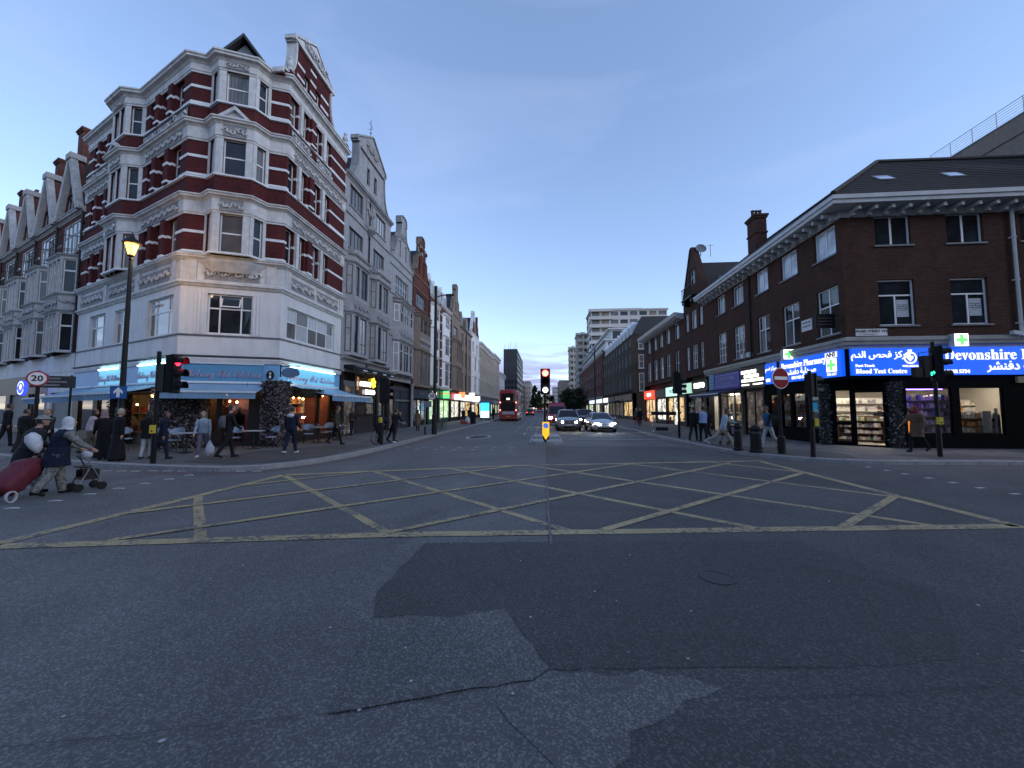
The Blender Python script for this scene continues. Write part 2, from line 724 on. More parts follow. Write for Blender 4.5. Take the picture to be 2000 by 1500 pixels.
def smooth_path(pts, step=.9):
    """Catmull-Rom through pts, resampled at even steps"""
    P = [Vector(p) for p in pts]
    out = []
    for i in range(len(P) - 1):
        p0, p1, p2, p3 = P[max(i - 1, 0)], P[i], P[i + 1], P[min(i + 2, len(P) - 1)]
        n = max(2, int((p2 - p1).length / .1))
        for k in range(n):
            t = k / n
            out.append(.5 * ((2 * p1) + (p2 - p0) * t + (2 * p0 - 5 * p1 + 4 * p2 - p3) * t * t + (3 * p1 - p0 - 3 * p2 + p3) * t ** 3))
    out.append(P[-1])
    res = [out[0]]
    acc = 0
    for a, b in zip(out, out[1:]):
        acc += (b - a).length
        if acc >= step:
            res.append(b)
            acc = 0
    return res


KH = .12
left_kerb = [(-7.0, 400), (-7.0, 120), (-7.0, 60), (-7.0, 40), (-7.0, 28), (-7.02, 20), (-6.95, 16.5), (-7.0, 14.2), (-7.28, 12.3), (-7.85, 10.9), (-8.7, 10.25), (-10.4, 10.28), (-13.8, 10.8), (-19, 12.2), (-26, 14.7), (-60, 28)]
right_kerb = [(7.0, 400), (7.0, 120), (7.0, 60), (7.0, 40), (7.0, 28), (7.03, 21), (7.15, 18), (7.5, 15.7), (8.2, 14.2), (9.2, 13.45), (10.5, 13.15), (14, 13.3), (20, 13.35), (60, 13.4)]

stone_mesh = MB().box(-.445, .445, -.15, .15, 0, KH).mesh('kerb_stone', KERBM)


def pavement(name, kerb, far_pts):
    path = smooth_path(kerb, .9)
    o = struct(MB().prism([(p.x, p.y) for p in path] + far_pts, -.05, KH - .006).build(name, PAVE))
    pr = [p for p in path if p.length < 60]
    MB().sweep([(p.x, p.y) for p in pr], [(-.135, 0), (.135, 0), (.135, KH - .008), (-.135, KH - .008)]).build('kerb_bed', KERBM, o)
    rest = MB()
    for a, b in zip(path, path[1:]):
        c = (a + b) / 2
        ang = math.atan2(b.y - a.y, b.x - a.x)
        M = T(c.x, c.y, 0) @ RZ(ang)
        if c.length < 42:
            link('kerb_stone', stone_mesh, o, M)
        else:
            k = len(rest.v)
            rest.box(-.445, .445, -.15, .15, 0, KH)
            rest.xform(M, k)
    rest.build('far_kerb', KERBM, o)['kind'] = 'stuff'
    return o, path


pav_l, path_l = pavement('pavement_left', left_kerb, [(-60, 60), (-40, 400)])
pav_r, path_r = pavement('pavement_right', right_kerb, [(60, 60), (40, 400)])
# block-paved aprons laid in the slabs at the crossing points
MB().sheet([(-7.4, 12.6), (-7.6, 16.6), (-9.6, 16.4), (-11.3, 13.4), (-11.0, 11.0), (-8.9, 10.65), (-8.0, 11.3)], KH).build('block_paving', PAVE_BRICK, pav_l)
MB().sheet([(7.75, 15.9), (7.5, 19.0), (9.6, 17.2), (10.9, 15.1), (10.4, 13.75), (9.35, 13.9), (8.5, 14.5)], KH).build('block_paving', PAVE_BRICK, pav_r)
MB().sheet([(12.7, 13.75), (12.2, 14.9), (14.8, 15.2), (16.4, 14.0)], KH).build('block_paving', PAVE_BRICK, pav_r)


def paint_mat(name, col, wear):
    t = NT(name)
    o = t.obj()
    n = t.noise(14, 6, .75, o)
    n2 = t.noise(1.3, 3, .6, o)
    ad = t.add('ShaderNodeMath', operation='MULTIPLY_ADD')
    t.link(n2, ad.inputs[0])
    ad.inputs[1].default_value = .55
    t.link(n, ad.inputs[2])
    f = t.ramp(ad.outputs[0], wear, wear + .13)
    c = t.mix(f, col, (.07, .07, .075))
    c = t.mix(t.ramp(t.noise(2.2, 4, .6, o), .35, .7), c, [x * .75 for x in col])
    c2 = t.mix(f, c, (.075, .075, .08))
    t.link(c2, t.b.inputs['Base Color'])
    t.b.inputs['Roughness'].default_value = .7
    MATS[name] = t.m
    return t.m


YEL = paint_mat('worn_yellow_paint', (.40, .31, .155), .78)
WHT = paint_mat('worn_white_paint', (.50, .50, .50), .80)
REDL = paint_mat('faded_red_line', (.17, .095, .085), .76)


def stripe(p, q, w, z, m, name, parent=road, taper=0):
    p, q = Vector(p), Vector(q)
    d = (q - p).normalized()
    s_ = Vector((-d.y, d.x)) * w / 2
    n = max(1, int((q - p).length / .35))
    b = MB()
    for i in range(n + 1):
        c = p.lerp(q, i / n)
        j = rnd.uniform(-.008, .008)
        b.v += [(c.x + s_.x + j, c.y + s_.y + j, z), (c.x - s_.x + j, c.y - s_.y + j, z)]
    for i in range(n):
        b.f.append((2 * i + 1, 2 * i + 3, 2 * i + 2, 2 * i))
    return b.build(name, m, parent)


# yellow box junction
for a, b in (((-7.04, 4.42), (-2.14, 5.29)), ((-2.14, 5.29), (7.04, 6.44)), ((-6.82, 9.72), (-.97, 11.84)), ((-.97, 11.84), (7.15, 13.62)), ((-7.04, 4.42), (-6.82, 9.72)), ((7.15, 13.62), (7.0, 6.40))):
    stripe(a, b, .21, .008, YEL, 'box_junction_edge')
for a, b in (((-6.82, 9.72), (-2.15, 5.33)), ((-4.69, 10.46), (.36, 5.66)), ((-2.75, 11.18), (3.15, 5.98)), ((-.39, 11.9), (5.85, 6.32)), ((2.66, 12.6), (6.98, 8.3)), ((5.4, 13.2), (7.05, 11.34)), ((-6.98, 7.35), (-4.6, 4.92))):
    stripe(a, b, .14, .004, YEL, 'box_junction_diagonal')
for a, b in (((-2.22, 5.36), (5.97, 13.0)), ((.83, 5.72), (7.05, 11.2)), ((4.4, 6.17), (7.0, 8.4)), ((-5.77, 4.74), (2.9, 12.65)), ((-6.99, 5.92), (-.9, 11.75)), ((-6.95, 8.2), (-4.9, 10.35))):
    stripe(a, b, .14, .0125, YEL, 'box_junction_diagonal')
# rows of crossing studs on either arm
for i in range(8):
    MB().box(-.09, .09, -.05, .05, 0, .012).build('crossing_stud', WHT, road, T(-9.27 + rnd.uniform(-.04, .04), 5.55 + i * .56, 0))
    MB().box(-.09, .09, -.05, .05, 0, .012).build('crossing_stud', WHT, road, T(9.62 + rnd.uniform(-.04, .04), 8.2 + i * .6, 0))
for i in range(12):
    MB().box(-.11, .11, -.05, .05, 0, .012).build('crossing_stud', WHT, road, T(-12.6 + i * .42, 9.98 + .02 * i - .1 * (i < 4) + rnd.uniform(-.03, .03), 0))
# red route lines along the kerbs
for path, sgn in ((path_l, 1), (path_r, -1)):
    for off in (.34, .56):
        b = MB()
        pts = [p for p in path if p.length < 130]
        rows = []
        for i in range(len(pts)):
            d = (pts[min(i + 1, len(pts) - 1)] - pts[max(i - 1, 0)]).normalized()
            nrm = Vector((-d.y, d.x)) * sgn
            rows.append((pts[i] + nrm * off, pts[i] + nrm * (off + .1)))
        for a, c in rows:
            b.v += [(a.x, a.y, .005), (c.x, c.y, .005)]
        for i in range(len(rows) - 1):
            q = (2 * i, 2 * i + 1, 2 * i + 3, 2 * i + 2)
            b.f.append(q if sgn < 0 else q[::-1])
        b.build('red_route_line', REDL, road)
# centre and lane marks down the street
for y in (30, 34, 38, 42, 46, 50, 55, 60, 66, 72, 80, 90, 100):
    stripe((-2.2, y), (-2.2, y + 1.6), .1, .006, WHT, 'lane_dash')
for x in (-1.35, -.55):
    for y in (26, 31, 36, 41, 46, 52):
        stripe((x, y), (x, y + 2), .08, .006, WHT, 'lane_dash')
stripe((1.4, 22.4), (7.0, 22.4), .2, .006, WHT, 'stop_line')
stripe((1.5, 20.2), (2.6, 20.2), .1, .006, WHT, 'stop_line')
for y in (16.2, 17.2):
    for i in range(7):
        MB().box(-.08, .08, -.05, .05, 0, .01).build('crossing_stud', WHT, road, T(-6.2 + i * .8, y + rnd.uniform(-.05, .05), 0))
# twenty roundel painted on the near lane
b = MB()
for k in range(40):
    a0, a1 = 2 * math.pi * k / 40, 2 * math.pi * (k + 1) / 40
    b.quad((.72 * math.cos(a0), 1.75 * math.sin(a0), 0), (.60 * math.cos(a0), 1.6 * math.sin(a0), 0), (.60 * math.cos(a1), 1.6 * math.sin(a1), 0), (.72 * math.cos(a1), 1.75 * math.sin(a1), 0))
ro = b.build('speed_roundel', WHT, road, T(-4.0, 23.6, .006))
tb = text_mb('20', .9, .002)
tb.v = [(x, z * 2.1, 0) for x, y, z in tb.v]
tb.build('digits', WHT, ro)
# long seam running to the traffic island
SEAM = paint_mat('pale_joint_sealant', (.15, .15, .155), .72)
stripe((.08, 5.05), (.02, 18.4), .035, .016, SEAM, 'sealed_joint')


def ragged(pts, amp=.03, step=.12):
    out = []
    r2 = random.Random(3)
    for i in range(len(pts)):
        a, b = Vector(pts[i]), Vector(pts[(i + 1) % len(pts)])
        n = max(1, int((b - a).length / step))
        d = (b - a).normalized()
        nn = Vector((-d.y, d.x))
        for k in range(n):
            q = a.lerp(b, k / n) + nn * (r2.uniform(-amp, amp) if k else 0)
            out.append((q.x, q.y))
    return out


MB().sheet(ragged([(.02, 18.3), (.05, 11.5), (.05, 5.15), (-1.54, 5.02), (-1.59, 3.63), (-1.43, 3.23), (-1.14, 3.28), (-.79, 3.28), (-.35, 3.45), (.03, 2.71), (.12, 1.6), (.3, -6), (26, -6), (26, 12.6), (12, 12.45), (9.0, 12.7), (7.3, 13.9), (6.6, 15.8), (6.3, 18.3)], .012, .3), .0025).build('asphalt_patch', ASPH_MID, road)
MB().sheet(ragged([(-1.54, 5.02), (-1.59, 3.63), (-1.43, 3.23), (-1.14, 3.28), (-.79, 3.28), (-.35, 3.45), (.03, 2.71), (2.01, 2.88), (2.9, 3.05), (3.8, 4.2), (3.3, 5.5), (1.84, 5.37)], .02), .0042).build('asphalt_patch', ASPH_DARK, road)
MB().sheet(ragged([(-1.42, 3.21), (-1.14, 3.28), (-.79, 3.28), (-.35, 3.45), (.03, 2.71), (-.08, 2.59), (-.45, 2.49), (-.99, 2.3), (-1.24, 2.22)], .012), .008).build('asphalt_patch', ASPH_PALE, road)
MB().sheet(ragged([(.03, 2.70), (-.08, 2.58), (-.3, 2.5), (-.2, 2.25), (.05, 2.0), (.1, 1.5), (.35, 1.5), (.3, 2.0), (.6, 2.3), (1.1, 2.62), (.9, 2.72)], .06), .0045).build('asphalt_patch', ASPH, road)
CRACK = mat('crack_tar', (.03, .03, .032), .8, var=.2)
for pts in ([(-2.83, 1.86), (-2.22, 1.99), (-1.61, 2.14), (-1.22, 2.22), (-.99, 2.295), (-.45, 2.485)], [(1.15, 2.52), (1.6, 2.585), (2.11, 2.65), (2.5, 2.73), (3.0, 2.79)], [(.03, 2.70), (.7, 2.77), (1.3, 2.83), (2.01, 2.88)]):
    b = MB()
    r2 = random.Random(len(pts))
    fine = []
    for p, q in zip(pts, pts[1:]):
        for k in range(14):
            f = k / 14
            fine.append((p[0] + (q[0] - p[0]) * f, p[1] + (q[1] - p[1]) * f + r2.uniform(-.006, .006)))
    for x, y in fine:
        w = r2.uniform(.0005, .0035)
        b.v += [(x, y - w, .013), (x, y + w, .013)]
    for i in range(len(fine) - 1):
        b.f.append((2 * i, 2 * i + 2, 2 * i + 3, 2 * i + 1))
    b.build('road_crack', CRACK, road)
MAN = mat('worn_cast_iron', (.05, .05, .052), .5, .4, var=.3, scale=20)
b = MB()
b.lathe([(.0, 0), (.17, 0), (.17, .010), (.15, .010), (.15, .007), (0, .007)], 28)
mh = b.build('manhole_cover', MAN, road, T(1.78, 4.25, .002))
# grit, gum and litter scraps lying about the junction
LIT = mat('pale_litter', (.42, .42, .42), .8, var=.2)
for i in range(46):
    x, y = rnd.uniform(-3.6, 4.5), rnd.uniform(1.5, 5.2)
    if abs(x) > y * 1.5:
        continue
    r0 = rnd.uniform(.004, .013)
    b = MB()
    b.prism([(r0 * rnd.uniform(.6, 1.4) * math.cos(a * 1.05), r0 * .8 * math.sin(a * 1.05)) for a in range(6)], 0, .004)
    b.build('grit_speck', LIT, road, T(x, y, .0125 if y < 5 else .004) @ RZ(rnd.uniform(0, 6)))

# ================================================================== facade kit
WINC = {}


def grid_window(cols, rows, w, h, bw, bar, depth=.05):
    """frame bars and pane rectangles of a window w x h, lights cut at fractions rows (bottom up) and equal or given cols"""
    if isinstance(cols, int):
        cx = [i / cols for i in range(1, cols)]
    else:
        cx = list(cols)
    xs = [0] + [c * w for c in cx] + [w]
    zs = [0] + [r * h for r in rows] + [h]
    f = MB()
    f.box(0, bw, 0, depth, 0, h).box(w - bw, w, 0, depth, 0, h).box(bw, w - bw, 0, depth, 0, bw).box(bw, w - bw, 0, depth, h - bw, h)
    for x in xs[1:-1]:
        f.box(x - bar / 2, x + bar / 2, .004, depth - .004, bw, h - bw)
    for z in zs[1:-1]:
        f.box(bw, w - bw, .008, depth - .008, z - bar / 2, z + bar / 2)
    panes = []
    for i in range(len(xs) - 1):
        for j in range(len(zs) - 1):
            x0 = xs[i] + (bw if i == 0 else bar / 2)
            x1 = xs[i + 1] - (bw if i == len(xs) - 2 else bar / 2)
            z0 = zs[j] + (bw if j == 0 else bar / 2)
            z1 = zs[j + 1] - (bw if j == len(zs) - 2 else bar / 2)
            panes.append((x0, x1, z0, z1))
    return f, panes


def window(root, fr, u0, u1, z0, z1, cols=1, rows=(.5,), fm=None, pm=None, split=False, y=.12, bw=.055, bar=.045, sill=None, sash=False):
    """window part with its panes; meshes shared between windows of the same kind"""
    fm = fm or WHITE
    pm = pm or GL
    w, h = round(u1 - u0, 3), round(z1 - z0, 3)
    key = (str(cols), str(rows), w, h, fm.name, bw, bar)
    if key not in WINC:
        f, panes = grid_window(cols, rows, w, h, bw, bar)
        pk = {}
        WINC[key] = (f.mesh('window', fm), panes, pk)
    fmesh, panes, pk = WINC[key]
    o = link('window', fmesh, root, fr.M(u0, y, z0))
    if split:
        for i, (a, b, c, d) in enumerate(panes):
            m_ = pm[i % len(pm)] if isinstance(pm, (list, tuple)) else pm
            k2 = (i, m_.name)
            if k2 not in pk:
                t = .004 * rnd.uniform(-1, 1)
                pk[k2] = MB().quad((a, .028 + t, c), (b, .028 - t, c), (b, .028 - t * .4, d), (a, .028 + t * .6, d)).mesh('pane', m_)
            link('pane', pk[k2], o)
    else:
        m_ = pm[0] if isinstance(pm, (list, tuple)) else pm
        k2 = m_.name
        if k2 not in pk:
            pk[k2] = MB().quad((bw * .5, .03, bw * .5), (w - bw * .5, .03, bw * .5), (w - bw * .5, .03, h - bw * .5), (bw * .5, .03, h - bw * .5)).mesh('pane', m_)
        link('pane', pk[k2], o)
    if sill:
        MB().box(-.08, w + .08, -y - .07, .02, -.07, -.002).build('sill', sill, o)
    return o


def wall(root, fr, W, z0, z1, holes, m, reveal=.14, u0=0.0, name='wall', back=None):
    """flat wall with rectangular openings and their reveals"""
    us = sorted({u0, W} | {a for h in holes for a in (h[0], h[1])})
    zs = sorted({z0, z1} | {a for h in holes for a in (h[2], h[3]) if z0 < a < z1})
    b = MB()
    for i in range(len(us) - 1):
        run = None
        for j in range(len(zs) - 1):
            cu, cz = (us[i] + us[i + 1]) / 2, (zs[j] + zs[j + 1]) / 2
            solid = not any(h[0] < cu < h[1] and h[2] < cz < h[3] for h in holes)
            if solid and run is None:
                run = zs[j]
            if run is not None and (not solid or j == len(zs) - 2):
                e = zs[j] if not solid else zs[j + 1]
                b.quad((us[i], 0, run), (us[i + 1], 0, run), (us[i + 1], 0, e), (us[i], 0, e))
                run = None
    for a, c, e, g in holes:
        r = reveal
        b.quad((a, 0, e), (a, r, e), (c, r, e), (c, 0, e))
        b.quad((a, 0, g), (c, 0, g), (c, r, g), (a, r, g))
        b.quad((a, 0, e), (a, 0, g), (a, r, g), (a, r, e))
        b.quad((c, 0, e), (c, r, e), (c, r, g), (c, 0, g))
    return b.build(name, m, root, fr.M())


CORN = [(.0, -.10), (.04, -.10), (.06, -.04), (.10, -.02), (.12, .02), (.20, .04), (.22, .08), (.22, .13), (.26, .15), (.26, .19), (.0, .22)]


def cornice(root, path, z, m, scale=1.0, prof=None, name='cornice', shift=None):
    """moulded course swept along a plan path (world points, street side to the right of the walk)"""
    prof = prof or CORN
    b = MB().sweep(path, [(o * scale, z + h * scale) for o, h in prof])
    o = b.build(name, m, root, root.matrix_basis.inverted())
    return o


def relief(seed, w, h, m, root, M, depth=.05, n=None, name='carved_panel'):
    """carved foliage panel: curling leaf stems in relief over a ground"""
    r = random.Random(seed)
    b = MB()
    n = n or max(3, int(w / .26))
    for i in range(n):
        cx = w * (i + .5) / n
        cz = h * r.uniform(.42, .58)
        s = (1 if i % 2 else -1) * r.uniform(.7, 1.15)
        turn, grow = r.uniform(3.4, 5.6), r.uniform(.8, 1.1)
        for arm in (-1, 1):
            pts, rad = [], []
            R0 = min(h * .42, w / n * .55)
            for k in range(7):
                a = k / 6 * turn
                rr = R0 * grow * (1 - k / 8.5)
                pts.append((cx + arm * (R0 * .35 + rr * math.cos(a) * .8) * s, -depth * (.5 + .4 * (k % 2)), cz + rr * math.sin(a) * arm * .95))
                rad.append(max(.012, h * .075 * (1.1 - k / 9)))
            b.tube(pts, rad, 5)
        b.sphere((cx, -depth * .6, cz), h * .11, 6, 4, (1, .6, 1))
    o = b.build(name, m, root, M)
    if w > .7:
        MB().box(0, w, -.004, .004, 0, h).build('shaded_ground', CARVE_SHADE, o)  # dark ground paints recess shade, along with grime, behind the carving
    return o


CARVE_SHADE = mat('shaded_grimy_stone', (.24, .24, .25), .9, var=.35, scale=9)  # stone colour darkened for the shade and grime of carved hollows


def downpipe(root, fr, u, z0, z1, m, r=.05, y=-.07, name='downpipe'):
    b = MB()
    b.tube([(u, y, z0), (u, y, z1)], r, 8)
    for k in range(int((z1 - z0) / 1.8) + 1):
        z = z0 + .4 + k * 1.8
        if z < z1:
            b.tube([(u, y, z), (u, y, z + .07)], r * 1.35, 8)
            b.box(u - r * 1.7, u + r * 1.7, y + r * .3, 0, z, z + .06)
    return b.build(name, m, root, fr.M())


def chimney(root, M, w, d, h, m, pots=3, potm=None, name='chimney_stack'):
    b = MB()
    b.box(-w / 2, w / 2, -d / 2, d / 2, 0, h)
    b.box(-w / 2 - .05, w / 2 + .05, -d / 2 - .05, d / 2 + .05, h * .72, h * .75)
    b.box(-w / 2 - .06, w / 2 + .06, -d / 2 - .06, d / 2 + .06, h, h + .12)
    b.box(-w / 2 - .11, w / 2 + .11, -d / 2 - .11, d / 2 + .11, h + .12, h + .25)
    st = b.build(name, m, root, M)
    for i in range(pots):
        x = (i + .5) / pots * w - w / 2
        MB().lathe([(.10, 0), (.12, .05), (.095, .1), (.085, .38), (.115, .42), (.11, .48), (.06, .48)], 10, (x, 0, h + .25)).build('chimney_pot', potm or m, st)
    return st


def gable_outline(w, h, style, cx=None):
    """half outline mirrored: returns points (x,z) left to right, x from 0..w, base at z=0"""
    hw = w / 2
    if style == 'shaped':      # concave shoulders, upright neck, pediment
        half = [(-hw, 0), (-hw, .06 * h), (-hw * .97, .06 * h)]
        for k in range(7):
            t = k / 6
            a = t * math.pi / 2
            half.append((-hw * (.97 - .35 * math.sin(a)), h * (.06 + .42 * (1 - math.cos(a)))))
        half += [(-hw * .62, .66 * h), (-hw * .70, .66 * h), (-hw * .70, .70 * h), (0, h)]
    elif style == 'dutch':     # scrolled gable with tall narrow head
        half = [(-hw, 0), (-hw, .10 * h), (-hw * .86, .10 * h)]
        for k in range(6):
            a = k / 5 * math.pi / 2
            half.append((-hw * (.86 - .30 * math.sin(a)), h * (.12 + .30 * (1 - math.cos(a)))))
        half += [(-hw * .56, .46 * h), (-hw * .46, .46 * h)]
        for k in range(6):
            a = k / 5 * math.pi / 2
            half.append((-hw * (.46 - .26 * math.sin(a)), h * (.48 + .30 * (1 - math.cos(a)))))
        half += [(-hw * .20, .84 * h), (-hw * .24, .84 * h), (-hw * .24, .96 * h), (-hw * .12, h), (0, h)]
    else:                      # plain steep gable
        half = [(-hw, 0), (-hw * .08, h), (0, h)]
    full = half + [(-x, z) for x, z in reversed(half[:-1])]
    return [(x + hw, z) for x, z in full]


def rect(a, b, c, d):
    return [(a, c), (b, c), (b, d), (a, d)]


# ------------------------------------------------------------------ shop interiors
def shop_interior(root, fr, u0, u1, z0, z1, depth, wallm, light, shelves=3, seed=1, pal=None, floor_m=None, y0=.3, strength=None):
    """a lit room behind a shop window: floor, walls, ceiling, tube lamps and stocked shelves"""
    r = random.Random(seed)
    b = MB()
    b.quad((u0, y0, z0), (u1, y0, z0), (u1, depth, z0), (u0, depth, z0))
    b.quad((u0, depth, z0), (u1, depth, z0), (u1, depth, z1), (u0, depth, z1))
    b.quad((u0, y0, z0), (u0, depth, z0), (u0, depth, z1), (u0, y0, z1))
    b.quad((u1, y0, z0), (u1, y0, z1), (u1, depth, z1), (u1, depth, z0))
    b.quad((u0, y0, z1), (u0, depth, z1), (u1, depth, z1), (u1, y0, z1))
    room = b.build('shop_room', wallm, root, fr.M())
    nl = max(1, int((u1 - u0) / 1.6))
    for i in range(nl):
        cu = u0 + (u1 - u0) * (i + .5) / nl
        MB().box(cu - .45, cu + .45, y0 + .45, y0 + .60, z1 - .06, z1 - .02).build('tube_lamp', light, room)
    if not pal:
        return room
    # shelving along the back with packets standing on it
    nsh = shelves
    bk = MB()
    for k in range(nsh):
        z = z0 + .25 + k * (z1 - z0 - .6) / max(1, nsh)
        bk.box(u0 + .05, u1 - .05, depth - .42, depth - .02, z, z + .03)
    nb = max(1, int((u1 - u0) / 1.1))
    for i in range(nb + 1):
        x = u0 + .06 + (u1 - u0 - .14) * i / nb
        bk.box(x - .012, x + .012, depth - .42, depth - .02, z0, z0 + .25 + nsh * (z1 - z0 - .6) / nsh)
    bk.build('shelving', MATS.get('shelf_white') or mat('shelf_white', (.5, .48, .44), .6, var=.05), room)
    bins = [MB() for _ in pal]
    for k in range(nsh):
        z = z0 + .28 + k * (z1 - z0 - .6) / max(1, nsh)
        x = u0 + .1
        pitch = (z1 - z0 - .6) / max(1, nsh)
        while x < u1 - .15:
            w = r.uniform(.05, .16)
            h = r.uniform(.35, .8) * (pitch - .05)
            if r.random() < .9:
                bins[r.randrange(len(pal))].box(x, x + w, depth - .42 + r.uniform(0, .08), depth - .15, z, z + min(h, .34))
            x += w + r.uniform(.005, .03)
    for bb, m in zip(bins, pal):
        if bb.v:
            bb.build('stock_packets', m, room)['kind'] = 'stuff'
    return room


PK = [mat('packet_' + n, c, .5, var=.15, scale=8) for n, c in (('white', (.7, .68, .64)), ('cream', (.6, .5, .34)), ('orange', (.6, .25, .08)), ('blue', (.12, .22, .45)), ('green', (.2, .38, .16)), ('red', (.5, .07, .06)), ('grey', (.25, .24, .25)), ('dark', (.06, .05, .05)))]
TUBE_W = emis('lit_tube_white', (1, .93, .82), 9)
TUBE_C = emis('lit_tube_cool', (.85, .95, 1), 8)
TUBE_Y = emis('lit_tube_warm', (1, .72, .38), 8)
ROOM_W = mat('shop_wall_pale', (.62, .58, .52), .8, var=.05)
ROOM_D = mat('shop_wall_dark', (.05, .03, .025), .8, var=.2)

# ================================================================== red and white corner building (left)
_a = R(67.3)
PA = Vector((-12.0, 16.45))
DCH = Vector((math.sin(_a), math.cos(_a)))            # along the splayed corner, B -> A
PB = PA - DCH * 3.81
DCP = Vector((math.sin(_a), -math.cos(_a)))           # along Chapel side, C -> B
LCP = 11.9
PC = PB - DCP * LCP
RED_W = 5.25

rb = thing('corner_mansion', 'dark red brick corner building with white stone bands and a blue cafe at street level', 'building', (PB.x, PB.y, .12), 0)
Fcp, Fcf, Fed = Fr(PC, DCP, rb), Fr(PB, DCH, rb), Fr(PA, (0, 1), rb)
EDGE_TRIM = mat('grey_trim_line', (.10, .10, .115), .6, var=.2)

# storey heights
Z_SH, Z_BAND, Z_1, Z_C1, Z_2 = 3.95, 4.03, 4.95, 7.12, 8.45
FLOORS = [(8.52, 10.25, 10.25, 11.05, 8.45), (12.0, 13.62, 13.62, 14.42, 11.05), (15.3, 16.75, 16.75, 17.35, 14.42)]

# -- plain white first floor
h_cp = [(1.75, 3.9, 5.02, 6.78), (5.1, 7.0, 5.02, 6.72), (8.85, 11.3, 5.02, 6.75)]
wall(rb, Fcp, LCP, Z_SH, Z_C1, h_cp, STUCCO, .16)
h_cf = [(.98, 2.68, 5.02, 6.80)]
wall(rb, Fcf, 3.81, Z_SH, Z_C1, h_cf, STUCCO, .16)
h_ed = [(.45, 4.55, 5.05, 6.55)]
wall(rb, Fed, RED_W, Z_SH, Z_C1, h_ed, STUCCO, .16)
for a, b_, c, d in h_cp:
    window(rb, Fcp, a, b_, c, d, (.27, .73), (.62,), pm=[GLC, GLB, GLB, GLB, GLB, GLC], split=True, y=.11, bw=.06, bar=.06)
cw = window(rb, Fcf, .98, 2.68, 5.02, 6.80, (.26, .74), (.64,), pm=[GL], split=True, y=.11, bw=.06, bar=.06)
window(rb, Fed, .45, 4.55, 5.05, 6.55, (.2, .43, .62, .84), (.55,), pm=[GLC, GLB, GLB, GLC, GLC, GLB], split=True, y=.11, bw=.06, bar=.06)
# the tilted-open lights
o = MB().box(0, .74, 0, .04, 0, .05).box(0, .74, 0, .04, .42, .47).box(0, .05, 0, .04, .05, .42).box(.69, .74, 0, .04, .05, .42).build('open_light', WHITE, rb, Fcf.M(1.46, .02, 6.24) @ Matrix.Rotation(R(-16), 4, 'X'))
MB().quad((.04, .02, .04), (.70, .02, .04), (.70, .02, .43), (.04, .02, .43)).build('pane', GL, o)
for uu, an in ((3.75, -35), (9.3, -30)):
    fr_ = Fed if uu < 5 else Fcp
    o = MB().box(0, .62, 0, .04, 0, .05).box(0, .62, 0, .04, .57, .62).box(0, .05, 0, .04, .05, .57).box(.57, .62, 0, .04, .05, .57).build('open_light', WHITE, rb, fr_.M(uu, .06, 6.5) @ Matrix.Rotation(R(-an), 4, 'X') @ T(0, 0, -.62))
    MB().quad((.04, .02, .04), (.58, .02, .04), (.58, .02, .58), (.04, .02, .58)).build('pane', GLB, o)
# shutter-like flutes beside the corner window
for x in (.52, .66, .80, 2.72, 2.86, 3.0):
    MB().box(x, x + .09, -.025, 0, 5.0, 6.85).build('window_flute', STUCCO, rb, Fcf.M())
world_path = [Fcp.plan(0), tuple(PB), tuple(PA), Fed.plan(RED_W)]
cornice(rb, world_path, Z_1 - .03, EDGE_TRIM, prof=[(0, -.02), (.045, -.02), (.045, .03), (0, .045)], name='string_course')
cornice(rb, world_path, Z_BAND, EDGE_TRIM, prof=[(0, -.05), (.10, -.03), (.12, .02), (0, .04)], name='string_course')
cornice(rb, world_path, 3.86, STUCCO, prof=[(0, -.12), (.05, -.12), (.09, .04), (.09, .09), (0, .1)], name='fascia_moulding')


def rpath(proj):
    """plan path of the upper front with its oriel and corner bay"""
    cp = [Fcp.plan(0), Fcp.plan(4.45), Fcp.plan(5.1, -proj), Fcp.plan(6.75, -proj), Fcp.plan(7.4)]
    cf = [tuple(PB), Fcf.plan(.75), Fcf.plan(1.22, -proj), Fcf.plan(2.6, -proj), Fcf.plan(3.07)]
    return cp + cf + [tuple(PA), Fed.plan(RED_W)]


# -- carved frieze over the first floor
cornice(rb, world_path, Z_C1 + .05, STONE, prof=[(0, -.10), (.05, -.10), (.10, -.02), (.16, .02), (.16, .10), (.06, .16), (.05, 1.02), (.0, 1.02)], name='frieze')
cornice(rb, world_path, Z_2 - .18, STONE, prof=[(.0, -.12), (.08, -.10), (.16, -.02), (.24, .02), (.24, .08), (.28, .10), (.28, .16), (0, .2)])
for i, (fr_, a, b_) in enumerate(((Fcp, .6, 3.6), (Fcp, 4.4, 7.4), (Fcp, 8.0, 11.0), (Fcf, .85, 2.95), (Fed, .45, 2.4), (Fed, 2.65, 4.7))):
    relief(i, b_ - a, .62, STONE, rb, fr_.M(a, -.06, Z_C1 + .25), .06)
for fr_, us in ((Fcp, (.1, 3.75, 7.6, 11.25)), (Fcf, (.15, 3.2)), (Fed, (.1, 4.85))):
    for u in us:
        MB().box(u, u + .42, -.10, 0, Z_C1 + .1, Z_2 - .26).build('pedestal', STONE, rb, fr_.M())

# -- upper storeys: wall segments with openings
PROJ = .52
segs = []
pts = rpath(PROJ)
for i in range(len(pts) - 1):
    p, q = Vector(pts[i]), Vector(pts[i + 1])
    segs.append((Fr(p, q - p, rb), (q - p).length))
